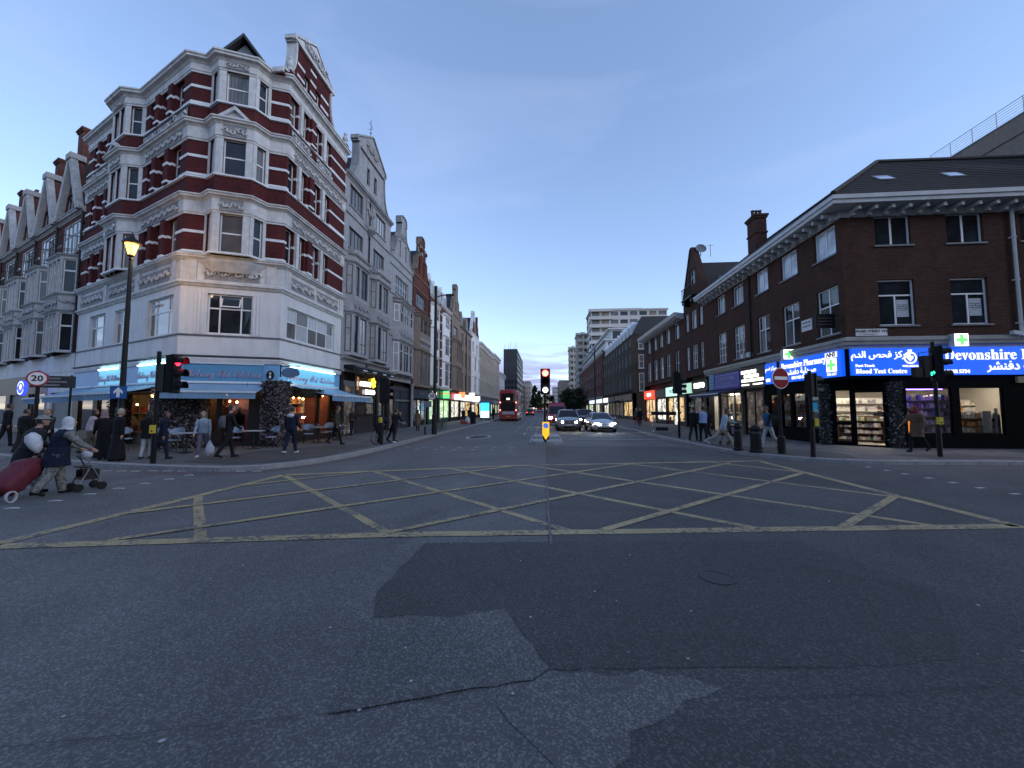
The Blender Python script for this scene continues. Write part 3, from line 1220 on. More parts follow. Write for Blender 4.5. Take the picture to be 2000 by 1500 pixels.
# index: 0 cp left, 1 oriel side, 2 oriel front, 3 oriel side, 4 cp right, 5 cf left, 6 bay side, 7 bay front, 8 bay side, 9 cf right, 10 edg
WIN = {0: [(.75, 1.5), (2.1, 2.85), (3.4, 4.05)], 1: [(.18, .66)], 2: [(.22, .82), (.95, 1.45)], 3: [(.18, .66)],
       4: [(.45, 1.15), (1.75, 2.45), (3.05, 3.8)], 6: [(.16, .56)], 7: [(.26, 1.12)], 8: [(.16, .56)], 10: [(.15, .68), (1.0, 1.52), (2.1, 2.66), (3.05, 3.62)]}
bay_white = {1, 2, 3, 6, 7, 8}
for si, (fr_, L) in enumerate(segs):
    holes = []
    for (w0, w1, e0, e1, base) in FLOORS:
        for a, b_ in WIN.get(si, []):
            holes.append((a, b_, w0, w1))
    wall(rb, fr_, L, Z_2, 17.3, holes, REDB, .2 if si not in bay_white else .12)
    for fi, (w0, w1, e0, e1, base) in enumerate(FLOORS):
        for wi, (a, b_) in enumerate(WIN.get(si, [])):
            pm = GL if (si + fi + wi) % 3 else GLC
            if fi == 0 and si == 7:
                pm = MATS.get('lamplight_tint_glass') or glass_mat('lamplight_tint_glass', tint=(.05, .032, .02))  # warm tint puts lamplight into the colour of this pane
            window(rb, fr_, a, b_, w0, w1, 1, (.5,), pm=pm, split=True, y=.16 if si not in bay_white else .08, bw=.05, bar=.06)
        if si in bay_white:                       # white stone piers of the bays run past the windows
            edges = [0.0] + [x for ab in WIN[si] for x in ab] + [L]
            for k in range(0, len(edges), 2):
                if edges[k + 1] - edges[k] > .05:
                    MB().box(edges[k], edges[k + 1], -.03, .10, w0 - .02, w1 + .01).build('bay_pier', STONE, rb, fr_.M())
        else:                                     # stripes of white stone through the brick
            edges = [0.0] + [x for ab in WIN.get(si, []) for x in ab] + [L]
            for z, hh in ((w0 + .02, .10), (w0 + (w1 - w0) * .52, .12)):
                for k in range(0, len(edges), 2):
                    if edges[k + 1] - edges[k] > .08:
                        MB().box(edges[k] - .015, edges[k + 1] + .015, -.03, .12, z, z + hh).build('stone_stripe', WHITE, rb, fr_.M())
            # brick piers standing forward between the windows
            for k in range(2, len(edges) - 2, 2):
                c = (edges[k] + edges[k + 1]) / 2
                wd = (edges[k + 1] - edges[k])
                if wd > .3:
                    m_ = STONE if (si == 10 and k in (2, 6)) else REDB
                    MB().box(c - wd * .3, c + wd * .3, -.14, 0, w0 - .05, w1).build('brick_pier' if m_ is REDB else 'stone_mullion', m_, rb, fr_.M())
                    if m_ is REDB:
                        for z, hh in ((w0 + .02, .10), (w0 + (w1 - w0) * .52, .12)):
                            MB().box(c - wd * .3 - .02, c + wd * .3 + .02, -.165, -.031, z, z + hh).build('stone_stripe', WHITE, rb, fr_.M())
        # entablature relief over plain windows
        if si in (0, 4, 10) and fi < 2:
            relief(si * 7 + fi, L - .9, e1 - e0 - .3, STONE, rb, fr_.M(.45, -.09, e0 + .08), .05)
        if si in (2, 7):
            relief(si + fi * 5, L - .5, e1 - e0 - .28, STONE, rb, fr_.M(.25, -.1, e0 + .07), .04)
for fi, (w0, w1, e0, e1, base) in enumerate(FLOORS):
    p0 = rpath(PROJ)
    cornice(rb, p0, 0, STONE, prof=[(0, e0 - .02), (.05, e0 - .02), (.05, e0 + .06), (.08, e0 + .08), (.08, e1 - .2), (.0, e1 - .2)], name='entablature')
    cornice(rb, p0, e1 - .1, STONE, prof=[(0, -.12), (.10, -.10), (.14, -.04), (.24, -.01), (.25, .06), (.30, .08), (.30, .13), (0, .16)] if fi < 2 else [(0, -.12), (.10, -.10), (.16, -.02), (.30, .02), (.31, .10), (.36, .13), (.36, .2), (0, .24)])
    if fi >= 0:
        cornice(rb, p0, w0 - .06, WHITE, prof=[(0, -.05), (.09, -.04), (.09, .03), (0, .05)], name='sill_course')
# little pediments on bay and oriel, scrolled aprons between storeys
for si, fi in ((7, 1), (2, 1)):
    fr_, L = segs[si]
    e1 = FLOORS[fi][3]
    MB().poly_xz([(.0, 0), (L, 0), (L / 2, .62)], -.22, 0, [[(.28, .09), (L - .28, .09), (L / 2, .43)]]).build('pediment', STONE, rb, fr_.M(0, 0, e1 + .02))
    MB().poly_xz([(.28, .09), (L - .28, .09), (L / 2, .43)], -.10, .0).build('pediment_field', STONE, rb, fr_.M(0, 0, e1 + .02))
for si in (0, 4):
    fr_, L = segs[si]
    for k in range(3):
        relief(40 + si + k, L / 3 - .25, .55, STONE, rb, fr_.M(.12 + k * L / 3, -.05, FLOORS[1][3] + .12), .07, 2, 'strapwork')
for k in range(2):
    relief(60 + k, 1.45, .55, STONE, rb, segs[10][0].M(.2 + 2.0 * k, -.06, FLOORS[1][3] + .12), .08, 3, 'strapwork')

# -- shaped gable on the main-road side
GW, GX = 4.75, -.55
go = [(x + GX, z) for x, z in gable_outline(GW, 3.6, 'shaped')]
gh = [rect(1.05, 1.5, .35, 1.35), rect(2.0, 2.45, .35, 1.35)]
MB().poly_xz(go, -.02, .35, gh).build('gable', REDB, rb, Fed.M(0, 0, 17.3))
for a, b_, c, d in ((1.05, 1.5, .35, 1.35), (2.0, 2.45, .35, 1.35)):
    window(rb, Fed, a, b_, 17.3 + c, 17.3 + d, 1, (.5,), y=.12, split=True)
g2 = gable_outline(GW, 3.6, 'shaped')
cop = MB()
pp = [(x + GX, z) for x, z in g2]
for a, b_ in zip(pp, pp[1:]):
    dx, dz = b_[0] - a[0], b_[1] - a[1]
    l_ = math.hypot(dx, dz)
    if l_ < .02:
        continue
    nx, nz_ = -dz / l_ * .09, dx / l_ * .09
    cop.loft([[(a[0], -.12, a[1]), (a[0], .42, a[1]), (a[0] + nx, .42, a[1] + nz_), (a[0] + nx, -.12, a[1] + nz_)], [(b_[0], -.12, b_[1]), (b_[0], .42, b_[1]), (b_[0] + nx, .42, b_[1] + nz_), (b_[0] + nx, -.12, b_[1] + nz_)]])
cop.build('gable_coping', STONE, rb, Fed.M(0, 0, 17.3))
cx0 = GX + GW / 2
MB().poly_xz([(cx0 - 1.62, 2.5), (cx0 + 1.62, 2.5), (cx0 + .0, 3.52)], -.10, -.022).build('gable_tympanum', STONE, rb, Fed.M(0, 0, 17.3))
relief(77, 1.9, .6, STONE, rb, Fed.M(cx0 - .95, -.11, 19.86), .06, 4)
MB().box(cx0 - 1.75, cx0 + 1.75, -.16, 0, 2.33, 2.5).build('gable_cornice', STONE, rb, Fed.M(0, 0, 17.3))
for z in (.18, .78, 1.38, 1.95):
    for a, b_ in ((cx0 - 1.35, 1.05), (1.5, 2.0), (2.45, cx0 + 1.35)):
        if z < 1.45 or a > 1 and b_ < 2.1:
            MB().box(a, b_, -.045, -.021, z, z + .13).build('stone_stripe', WHITE, rb, Fed.M(0, 0, 17.3))
for fr_, u in ((Fed, -.05), (Fed, 5.05)):
    st = MB().box(u - .16, u + .16, -.2, .12, 17.45, 17.75).build('finial_block', REDB, rb, fr_.M())
    MB().lathe([(.17, 0), (.19, .05), (.11, .13), (.09, .2), (.15, .3), (.17, .42), (.11, .54), (.06, .57), (.09, .63), (.10, .7), (.05, .78), (.01, .8)], 12, (u, -.04, 17.75)).build('ball_finial', STONE, rb, fr_.M())
# -- roofs
b = MB()
ri = Fcp.plan(0, 3.6)
rj = Fcf.plan(1.9, 3.4)
rk = Fed.plan(RED_W, 3.6)
outer = [Fcp.plan(0, .2), Fcf.plan(.05, .2), Fcf.plan(3.78, .2), Fed.plan(RED_W, .2)]
b.v += [(*p, 17.4) for p in outer] + [(*ri, 19.6), (*rj, 19.6), (*rk, 19.6)]
b.f += [(0, 1, 5, 4), (1, 2, 5), (2, 3, 6, 5)]
b.v += [(*Fcp.plan(0, 9), 17.4), (*Fed.plan(RED_W, 9), 17.4)]
b.f += [(4, 5, 6, 8, 7)]
b.build('roof', mat('red_roof_tile', (.075, .022, .018), .8, var=.3, scale=8, bump=.4), rb, rb.matrix_basis.inverted())
# small slated gablet over the splayed corner
g = MB()
g.loft([[(.85, .15, 17.4), (2.96, .15, 17.4), (1.905, .15, 18.75)], [(.85, 3.2, 17.4), (2.96, 3.2, 17.4), (1.905, 3.2, 18.75)]])
g.build('gablet', LEAD, rb, Fcf.M())
g = MB()
for s_ in (-1, 1):
    a, b_ = (1.905 + s_ * 1.25, 17.3), (1.905, 18.9)
    g.loft([[(a[0], -.15, a[1]), (a[0], 3.3, a[1]), (a[0], 3.3, a[1] + .16), (a[0], -.15, a[1] + .16)], [(b_[0], -.15, b_[1]), (b_[0], 3.3, b_[1]), (b_[0], 3.3, b_[1] + .16), (b_[0], -.15, b_[1] + .16)]])
g.build('gablet_roof', SLATE, rb, Fcf.M())
# hidden flank walls so that the block is solid
b = MB()
for p, q in ((Fed.plan(RED_W), Fed.plan(RED_W, 9)), (Fcp.plan(0, 9), Fcp.plan(0))):
    b.quad((*p, 0), (*q, 0), (*q, 17.3), (*p, 17.3))
b.build('party_wall', REDB2, rb, rb.matrix_basis.inverted())
# corner balcony-like corbel under the bay
b = MB()
b.sweep([Fcf.plan(.6), Fcf.plan(1.22, -PROJ + .05), Fcf.plan(2.6, -PROJ + .05), Fcf.plan(3.2)], [(-.3, 7.75), (-.25, 7.72), (.0, 8.1), (.05, 8.2), (-.3, 8.25)])
b.build('bay_corbel', STONE, rb, rb.matrix_basis.inverted())

# ------------------------------------------------------------------ street level of the corner building: the blue cafe
BLUE = mat('cafe_blue_paint', (.16, .36, .60), .5, var=.08, scale=2)
BLUE_D = mat('cafe_sign_blue', (.09, .27, .45), .5, var=.08, scale=2)
AWN = mat('awning_blue_canvas', (.17, .29, .42), .85, var=.12, scale=2, bump=.1)
AWN_L = mat('awning_edge_pale', (.55, .62, .68), .6, var=.05)
DARKW = mat('cafe_dark_joinery', (.018, .014, .013), .5, var=.2)
# dark back wall of the shop with openings
shop_cp = [(.9, 3.0, .5, 2.6), (3.6, 6.4, .5, 2.6), (7.0, 9.6, .5, 2.6), (10.1, 11.5, .2, 2.6)]
wall(rb, Fcp, LCP, .12, 2.78, shop_cp, DARKW, .2, name='shopfront')
wall(rb, Fcp, LCP, 2.78, Z_SH, [], BLUE, .1, name='fascia_board')
shop_cf = [(.45, 1.55, .6, 2.65), (1.65, 2.75, .2, 2.65)]
wall(rb, Fcf, 3.81, .12, 2.78, shop_cf, DARKW, .2, name='shopfront')
wall(rb, Fcf, 3.81, 2.78, Z_SH, [], BLUE, .1, name='fascia_board')
shop_ed = [(.25, 3.2, .6, 2.75), (3.3, 4.4, .2, 2.75)]
wall(rb, Fed, RED_W, .12, 2.78, shop_ed, DARKW, .2, name='shopfront')
wall(rb, Fed, RED_W, 2.78, Z_SH, [], BLUE, .1, name='fascia_board')
ROOM_R = mat('cafe_warm_wall', (.16, .05, .035), .7, var=.3, scale=5)
for fr_, hs in ((Fcp, shop_cp), (Fcf, shop_cf), (Fed, shop_ed)):
    for a, b_, c, d in hs:
        g = MB().box(a, a + .06, .05, .12, c, d).box(b_ - .06, b_, .05, .12, c, d).box(a + .06, b_ - .06, .05, .12, d - .08, d).box(a + .06, b_ - .06, .05, .12, c, c + .08)
        w = g.build('shop_window', DARKW, rb, fr_.M())
        MB().quad((a + .06, .09, c + .08), (b_ - .06, .09, c + .08), (b_ - .06, .09, d - .08), (a + .06, .09, d - .08)).build('pane', CLEAR, w)
shop_interior(rb, Fed, .15, 5.1, .15, 2.9, 2.4, ROOM_R, emis('cafe_tube', (1, .62, .3), 14), 4, 5, [PK[0], PK[1], PK[2], PK[5], PK[7]])
shop_interior(rb, Fcf, .4, 3.4, .15, 2.9, 2.2, ROOM_R, MATS['cafe_tube'], 3, 6, [PK[2], PK[5], PK[7], PK[1]])
shop_interior(rb, Fcp, .5, 11.5, .15, 2.9, 2.4, ROOM_D, emis('cafe_dim_tube', (1, .6, .3), 3), 2, 8, [PK[7], PK[6], PK[5]])


def cafe_sign(fr_, a, b_, lit, label, body):
    s = thing('cafe_sign', label, 'shop sign', (*fr_.plan(a, -.03), 2.9), fr_.a, group='script signs of the blue cafe')
    w = b_ - a
    if lit:
        face = MATS.get('sign_lit_blue') or emis('sign_lit_blue', (.10, .33, .52), .5)
    else:
        face = BLUE_D
    MB().box(0, w, -.05, 0, 0, .78).build('panel', face, s)
    MB().box(-.05, w + .05, -.09, -.0501, .78, .84).box(-.05, w + .05, -.09, -.0501, -.06, 0).build('surround', AWN_L, s)
    lm = MATS.get('script_mauve') or mat('script_mauve', (.40, .33, .47), .5, var=.1)
    lettering(body, lm, s, T(w / 2, -.075, .36), .5, depth=.03, sx_=min(1.0, w / 4.4), bold=-.002)
    if lit:
        MB().box(.1, w - .1, -.14, -.092, .80, .83).build('strip_lamp', emis('sign_strip', (.55, 1, 1), 6), s)
    return s


SCRIPT = ''.join(chr(0x1D4D0 + ord(c) - 65) if c.isupper() else chr(0x1D4EA + ord(c) - 97) if c.islower() else c for c in "Melany Old Edition")
cafe_sign(Fcf, .35, 3.2, False, 'unlit blue script sign over the splayed corner of the cafe', SCRIPT)
cafe_sign(Fed, .55, 4.55, True, 'lit blue script sign on the main road side of the cafe', SCRIPT)
cafe_sign(Fcp, 8.5, 11.6, True, 'lit blue script sign on the cafe behind the near signal post', SCRIPT)
cafe_sign(Fcp, 3.9, 6.5, True, 'lit blue script sign farthest along the cafe side street', SCRIPT)
# small round badge and hanging oval sign
bd = thing('badge_sign', 'small dark round badge beside the corner cafe sign', 'sign', (*Fcf.plan(3.5, -.03), 3.25), Fcf.a)
MB().poly_xz([(.15 * math.cos(k * .314), .21 * math.sin(k * .314)) for k in range(20)], -.03, 0).build('plate', BLACK, bd)
MB().box(-.035, .035, -.04, -.0301, .03, .12).box(-.04, .04, -.04, -.0301, -.14, -.02).build('emblem', WHITE, bd)
hs = thing('hanging_sign', 'oval hanging sign on a dark bracket at the cafe corner', 'sign', (*Fed.plan(.12, 0), 3.1), Fed.a)
MB().tube([(0, -.02, .1), (0, -.02, .78)], .025, 6).tube([(0, -.02, .58), (0, -.95, .58)], .02, 6).tube([(0, -.02, .75), (0, -.5, .58)], .015, 6).build('bracket', IRON, hs)
ov = MB()
ov.prism([(.42 * math.cos(k * .2618), .24 * math.sin(k * .2618)) for k in range(24)], -.03, .03)
ov.v = [(v[2], -.5 + v[0], .28 + v[1]) for v in ov.v]
ov.build('plaque', mat('hanging_sign_blue', (.10, .17, .30), .5), hs)


def awning(fr_, a, b_, out, z_top, z_front, label, sag=0.0):
    w = b_ - a
    s = thing('awning', label, 'awning', (*fr_.plan(a, -.06), 0), fr_.a, group='blue canvas awnings of the cafe')
    n = 8
    c = MB()
    for i in range(n + 1):
        f = i / n
        z = z_top + (z_front - z_top) * f - .05 * math.sin(math.pi * f)
        c.v += [(0, -out * f, z), (w, -out * f, z), (0, -out * f, z - .012), (w, -out * f, z - .012)]
    for i in range(n):
        k = 4 * i
        c.f += [(k, k + 4, k + 5, k + 1), (k + 2, k + 3, k + 7, k + 6), (k, k + 2, k + 6, k + 4), (k + 1, k + 5, k + 7, k + 3)]
    c.build('canvas', AWN, s)
    v = MB()
    m = max(6, int(w / .16))
    for i in range(m):
        x0, x1 = w * i / m, w * (i + 1) / m
        d = .012 * (i % 2)
        v.loft([[(x0, -out - .03 - d, z_front - .02), (x0, -out - .02 - d, z_front - .02), (x0, -out - .02 - d, z_front - .27), (x0, -out - .03 - d, z_front - .27)], [(x1, -out - .03 - d, z_front - .02), (x1, -out - .02 - d, z_front - .02), (x1, -out - .02 - d, z_front - .27), (x1, -out - .03 - d, z_front - .27)]])
    v.build('valance', AWN, s)
    MB().box(-.02, w + .02, -out - .07, -out, z_front - .03, z_front + .05).build('front_rail', AWN_L, s)
    for x in (.25, w - .25):
        MB().tube([(x, -.05, z_top - .3), (x + (.5 if x < w / 2 else -.5), -out * .5, (z_top + z_front) / 2 - .18), (x, -out, z_front - .02)], .025, 6).build('arm', GALV, s)
    MB().tube([(0, .02, z_top + .06), (w, .02, z_top + .06)], .07, 8).build('roller', AWN_L, s)
    return s


awning(Fcf, .05, 3.35, 1.35, 2.82, 2.42, 'blue awning over the splayed corner door of the cafe')
awning(Fed, .9, 4.95, 2.0, 2.86, 2.38, 'blue awning over the cafe window on the main road')
awning(Fcp, 7.2, 11.3, 1.7, 2.82, 2.35, 'blue awning beside the corner on the cafe side street')
awning(Fcp, 3.2, 6.9, 1.7, 2.82, 2.3, 'blue awning in the middle of the cafe side street')
awning(Fcp, .1, 2.9, 1.7, 2.82, 2.25, 'blue awning at the far end of the cafe side street')

# ================================================================== terraces along the main road
def lit_shop_mat(name, cols, strength, scale=2.2):
    """a lit shop window full of goods, too far off to make them out"""
    if name in MATS:
        return MATS[name]
    t = NT(name)
    o = t.obj()
    v = t.add('ShaderNodeTexVoronoi')
    v.inputs['Scale'].default_value = scale
    t.link(t.scaled(o, (1.6, 1, 2.4)), v.inputs['Vector'])
    s = t.add('ShaderNodeSeparateColor')
    t.link(v.outputs['Color'], s.inputs[0])
    r = t.add('ShaderNodeValToRGB')
    r.color_ramp.interpolation = 'CONSTANT'
    for i, c in enumerate(cols):
        e = r.color_ramp.elements[i] if i < 2 else r.color_ramp.elements.new(0)
        e.position = i / len(cols)
        e.color = (*c, 1)
    t.link(s.outputs[0], r.inputs[0])
    c = t.mix(1.0, r.outputs[0], t.ramp(t.noise(1.2, 3, .6, o), .3, .7, (.25, .25, .25, 1), (1.1, 1.1, 1.1, 1)), 'MULTIPLY')
    t.link(c, t.b.inputs['Base Color'])
    t.link(c, t.b.inputs['Emission Color'])
    t.b.inputs['Emission Strength'].default_value = strength
    t.b.inputs['Roughness'].default_value = .15
    MATS[name] = t.m
    return t.m


LIT_W = lit_shop_mat('lit_window_white', [(.9, .85, .7), (.5, .45, .35), (.95, .92, .85), (.2, .18, .15), (.7, .5, .3)], .55)
LIT_Y = lit_shop_mat('lit_window_warm', [(.9, .6, .25), (.4, .2, .08), (.95, .8, .5), (.12, .08, .05), (.6, .3, .1)], .45)
LIT_G = lit_shop_mat('lit_window_green', [(.6, .9, .45), (.3, .45, .2), (.9, .95, .8), (.1, .15, .1)], .45)
LIT_D = lit_shop_mat('dim_window', [(.10, .08, .07), (.05, .045, .05), (.22, .18, .14), (.02, .02, .02)], .25)


def shopfront(root, fr, u0, u1, m_frame, panes, z0=.12, zg=2.7, stall=.45, y=.06):
    """framed shop window bays: panes is a list of (u0,u1,material,door)"""
    b = MB()
    b.box(u0, u1, y, y + .1, zg, zg + .28)
    b.box(u0, u0 + .14, y - .02, y + .12, z0, zg)
    b.box(u1 - .14, u1, y - .02, y + .12, z0, zg)
    o = b.build('shopfront', m_frame, root, fr.M())
    for a, c, m, door in panes:
        s = z0 + .05 if door else z0 + stall
        f = MB().box(a, a + .05, y, y + .09, s, zg).box(c - .05, c, y, y + .09, s, zg).box(a + .05, c - .05, y, y + .09, zg - .07, zg).box(a + .05, c - .05, y, y + .09, s, s + .06)
        if not door:
            f.box(a, c, y, y + .12, z0, s)
        w = f.build('shop_door' if door else 'shop_window', m_frame, o)
        MB().quad((a + .05, y + .05, s + .06), (c - .05, y + .05, s + .06), (c - .05, y + .05, zg - .07), (a + .05, y + .05, zg - .07)).build('pane', m, w)
    return o


def fascia(fr, u0, u1, z0, z1, m, label, text=None, tm=None, size=.4, sx_=1.0, proj=.12, cat='shop sign', group='shop fascia signs along the street', tu=.5, tz=.5):
    s = thing('shop_sign', label, cat, (*fr.plan(u0, -.02), z0), fr.a, group=group)
    w, h = u1 - u0, z1 - z0
    MB().box(0, w, -proj, 0, 0, h).build('panel', m, s)
    MB().box(-.03, w + .03, -proj - .04, 0.0, h + .002, h + .06).build('capping', BLACK, s)
    if text:
        lettering(text, tm or WHITE, s, T(w * tu, -proj - .012, h * tz), size, depth=.02, sx_=sx_)
    return s


def row_house(name, label, fr0, d, W, zt, wallm, floors, trim=None, bays=(), cornices=(), gable=None, roof='pitch', zs=4.0, depth=10.0, framem=None, dormers=(), stripes=None, split=False, pmat=None, roofm=None, base_m=None, pipe=None, group=None):
    """one house of a terrace; u runs left to right seen from the street"""
    d = Vector(d)
    rt = thing(name, label, 'building', (fr0[0], fr0[1], .12), math.atan2(d.y, d.x), group)
    fr = Fr(fr0, d, rt)
    trim = trim or STONE
    framem = framem or WHITE
    roofm = roofm or SLATE
    pm = pmat or GL
    holes = []
    bayw = {i: [] for i in range(len(bays))}
    for fl in floors:
        z0, z1 = fl[0], fl[1]
        for wd in fl[2]:
            inb = None
            for i, bz in enumerate(bays):
                if bz[0] - .01 <= wd[0] and wd[1] <= bz[1] + .01 and z0 >= bz[3] - .01 and z1 <= bz[4] + .01:
                    inb = i
            if inb is None:
                holes.append((wd[0], wd[1], z0, z1))
            else:
                bayw[inb].append((wd, z0, z1))
            y = .1 if inb is None else -bays[inb][2] + .07
            p_ = pm if not isinstance(pm, list) else pm[int(wd[0] * 7 + z0 * 3) % len(pm)]
            window(rt, fr, wd[0], wd[1], z0, z1, wd[2] if len(wd) > 2 else 1, wd[3] if len(wd) > 3 else (.5,), framem, p_, split, y, .05, .045, trim if inb is None else None)
    bh = [(b_[0], b_[1], b_[3], b_[4]) for b_ in bays]
    hs = [h for h in holes]
    wall(rt, fr, W, zs, zt, hs, wallm, .14)
    for i, b_ in enumerate(bays):
        a, c, pj, z0, z1, bm = b_[:6]
        ins = pj * .75
        # front with openings, canted sides
        f2 = Fr(fr.plan(a, -pj), fr.d, rt)
        L = c - a
        hh = [(w[0] - a, w[1] - a, q0, q1) for w, q0, q1 in bayw[i]]
        wall(rt, f2, L - 0.0, z0, z1, hh, bm, .1, name='bay_front')
        sd = MB()
        for s_, x in ((-1, a), (1, c)):
            p0, p1 = (x, -pj), (x + s_ * ins, 0)
            q = [(p0[0], p0[1], z0), (p1[0], p1[1], z0), (p1[0], p1[1], z1), (p0[0], p0[1], z1)]
            sd.quad(*(q if s_ > 0 else q[::-1]))
        sd.quad((a, -pj, z1), (c, -pj, z1), (c + ins, 0, z1), (a - ins, 0, z1))
        sd.quad((a, -pj, z0), (a - ins, 0, z0), (c + ins, 0, z0), (c, -pj, z0))
        sd.build('bay_side', bm, rt, fr.M())
        for s_, x in ((-1, a), (1, c)):
            for w, q0, q1 in bayw[i][:1] + [x_ for x_ in bayw[i] if x_[1] != bayw[i][0][1]][:1]:
                pp = [fr.plan(a - ins), fr.plan(a, -pj)] if s_ < 0 else [fr.plan(c, -pj), fr.plan(c + ins)]
                f3 = Fr(pp[0], Vector(pp[1]) - Vector(pp[0]), rt)
                l3 = (Vector(pp[1]) - Vector(pp[0])).length
                if l3 > .4:
                    window(rt, f3, .1, l3 - .1, q0, q1, 1, (.62,), framem, GL, False, -.02, .05, .045)
        pth = [fr.plan(a - ins - .05), fr.plan(a - ins), fr.plan(a, -pj), fr.plan(c, -pj), fr.plan(c + ins), fr.plan(c + ins + .05)]
        lv = sorted({round(q1 + .12, 2) for w, q0, q1 in bayw[i]} | {z1})
        for z in lv:
            cornice(rt, pth, z, trim, .55)
        for w, q0, q1 in bayw[i]:
            pass
    for z in cornices:
        z, s_ = z if isinstance(z, tuple) else (z, 1.0)
        if s_ > .9:
            cornice(rt, [fr.plan(0), fr.plan(W)], z, trim, s_)
        else:
            cornice(rt, [fr.plan(0), fr.plan(W)], z, trim, prof=[(0, -.06), (.07, -.05), (.09, .03), (.04, .06), (0, .08)], name='string_course')
    if stripes:
        for z in stripes[1]:
            e = [0.0] + sorted(x for h in holes if h[2] < z + .06 < h[3] for x in h[:2]) + [W]
            for k in range(0, len(e) - 1, 2):
                if e[k + 1] - e[k] > .1:
                    MB().box(e[k], e[k + 1], -.025, 0, z, z + .12).build('stone_stripe', stripes[0], rt, fr.M())
    if gable:
        st, gw, gh, gx, gm = gable[:5]
        ol = [(x + gx, z) for x, z in gable_outline(gw, gh, st)]
        gws = gable[5] if len(gable) > 5 else []
        MB().poly_xz(ol, -.02, .35, [rect(*w) for w in gws]).build('gable', gm, rt, fr.M(0, 0, zt))
        for a, c, e, f in gws:
            window(rt, fr, a, c, zt + e, zt + f, 1, (.5,), framem, GL, split, .12)
        cop = MB()
        for a, b_ in zip(ol, ol[1:]):
            dx, dz = b_[0] - a[0], b_[1] - a[1]
            l_ = math.hypot(dx, dz)
            if l_ < .02:
                continue
            nx, nz_ = -dz / l_ * .10, dx / l_ * .10
            cop.loft([[(a[0], -.10, a[1]), (a[0], .42, a[1]), (a[0] + nx, .42, a[1] + nz_), (a[0] + nx, -.10, a[1] + nz_)], [(b_[0], -.10, b_[1]), (b_[0], .42, b_[1]), (b_[0] + nx, .42, b_[1] + nz_), (b_[0] + nx, -.10, b_[1] + nz_)]])
        cop.build('gable_coping', trim, rt, fr.M(0, 0, zt))
        cxg = gx + gw / 2
        zr = zt + gh * .72
        r_ = MB()
        r_.loft([[(cxg - gw * .42, .3, zt), (cxg + gw * .42, .3, zt), (cxg, .3, zr)], [(cxg - gw * .42, depth, zt), (cxg + gw * .42, depth, zt), (cxg, depth, zr)]])
        r_.build('gable_roof', roofm, rt, fr.M())
    if roof == 'pitch':
        r_ = MB()
        r_.v += [(0, .2, zt), (W, .2, zt), (W, depth * .5, zt + 2.6), (0, depth * .5, zt + 2.6), (W, depth, zt), (0, depth, zt)]
        r_.f += [(0, 1, 2, 3), (3, 2, 4, 5), (1, 4, 2), (0, 3, 5)]
        r_.build('roof', roofm, rt, fr.M())
    elif roof == 'mansard':
        r_ = MB()
        r_.v += [(0, .25, zt), (W, .25, zt), (W, 1.5, zt + 2.5), (0, 1.5, zt + 2.5), (W, depth, zt + 2.7), (0, depth, zt + 2.7), (W, depth, zt), (0, depth, zt)]
        r_.f += [(0, 1, 2, 3), (3, 2, 4, 5), (1, 6, 4, 2), (0, 3, 5, 7)]
        r_.build('roof', roofm, rt, fr.M())
    elif roof == 'flat':
        MB().box(0, W, .02, depth, zt - .3, zt - .05).build('roof', LEAD, rt, fr.M())
        MB().box(0, W, -.02, .25, zt, zt + .001 + .35).build('parapet', wallm, rt, fr.M())
    for (u, w, h) in dormers:
        dm = MB()
        dm.poly_xz([(u - w / 2, 0), (u + w / 2, 0), (u + w / 2, h * .72), (u, h), (u - w / 2, h * .72)], .3, 2.2, [])
        do = dm.build('dormer', framem, rt, fr.M(0, 0, zt + .25))
        MB().quad((u - w * .36, .29, .12), (u + w * .36, .29, .12), (u + w * .36, .29, h * .66), (u - w * .36, .29, h * .66)).build('pane', GL, do)
        MB().box(u - .03, u + .03, .25, .3, .1, h * .68).build('mullion', framem, do)
    # back and flank walls keep the block solid
    bk = MB()
    bk.quad((W, 0, 0), (W, depth, 0), (W, depth, zt), (W, 0, zt))
    bk.quad((0, 0, 0), (0, 0, zt), (0, depth, zt), (0, depth, 0))
    bk.quad((0, depth, 0), (0, depth, zt), (W, depth, zt), (W, depth, 0))
    bk.build('flank_wall', wallm, rt, fr.M())
    # dark recess behind the shops
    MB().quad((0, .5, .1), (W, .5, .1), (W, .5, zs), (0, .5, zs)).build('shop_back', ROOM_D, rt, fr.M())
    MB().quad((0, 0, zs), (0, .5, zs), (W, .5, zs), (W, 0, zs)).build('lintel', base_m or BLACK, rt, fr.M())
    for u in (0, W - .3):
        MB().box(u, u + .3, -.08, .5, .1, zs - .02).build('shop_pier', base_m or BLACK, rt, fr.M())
    if pipe is not None:
        downpipe(rt, fr, pipe, zs, zt, IRON)
    return rt, fr


LX = -12.0
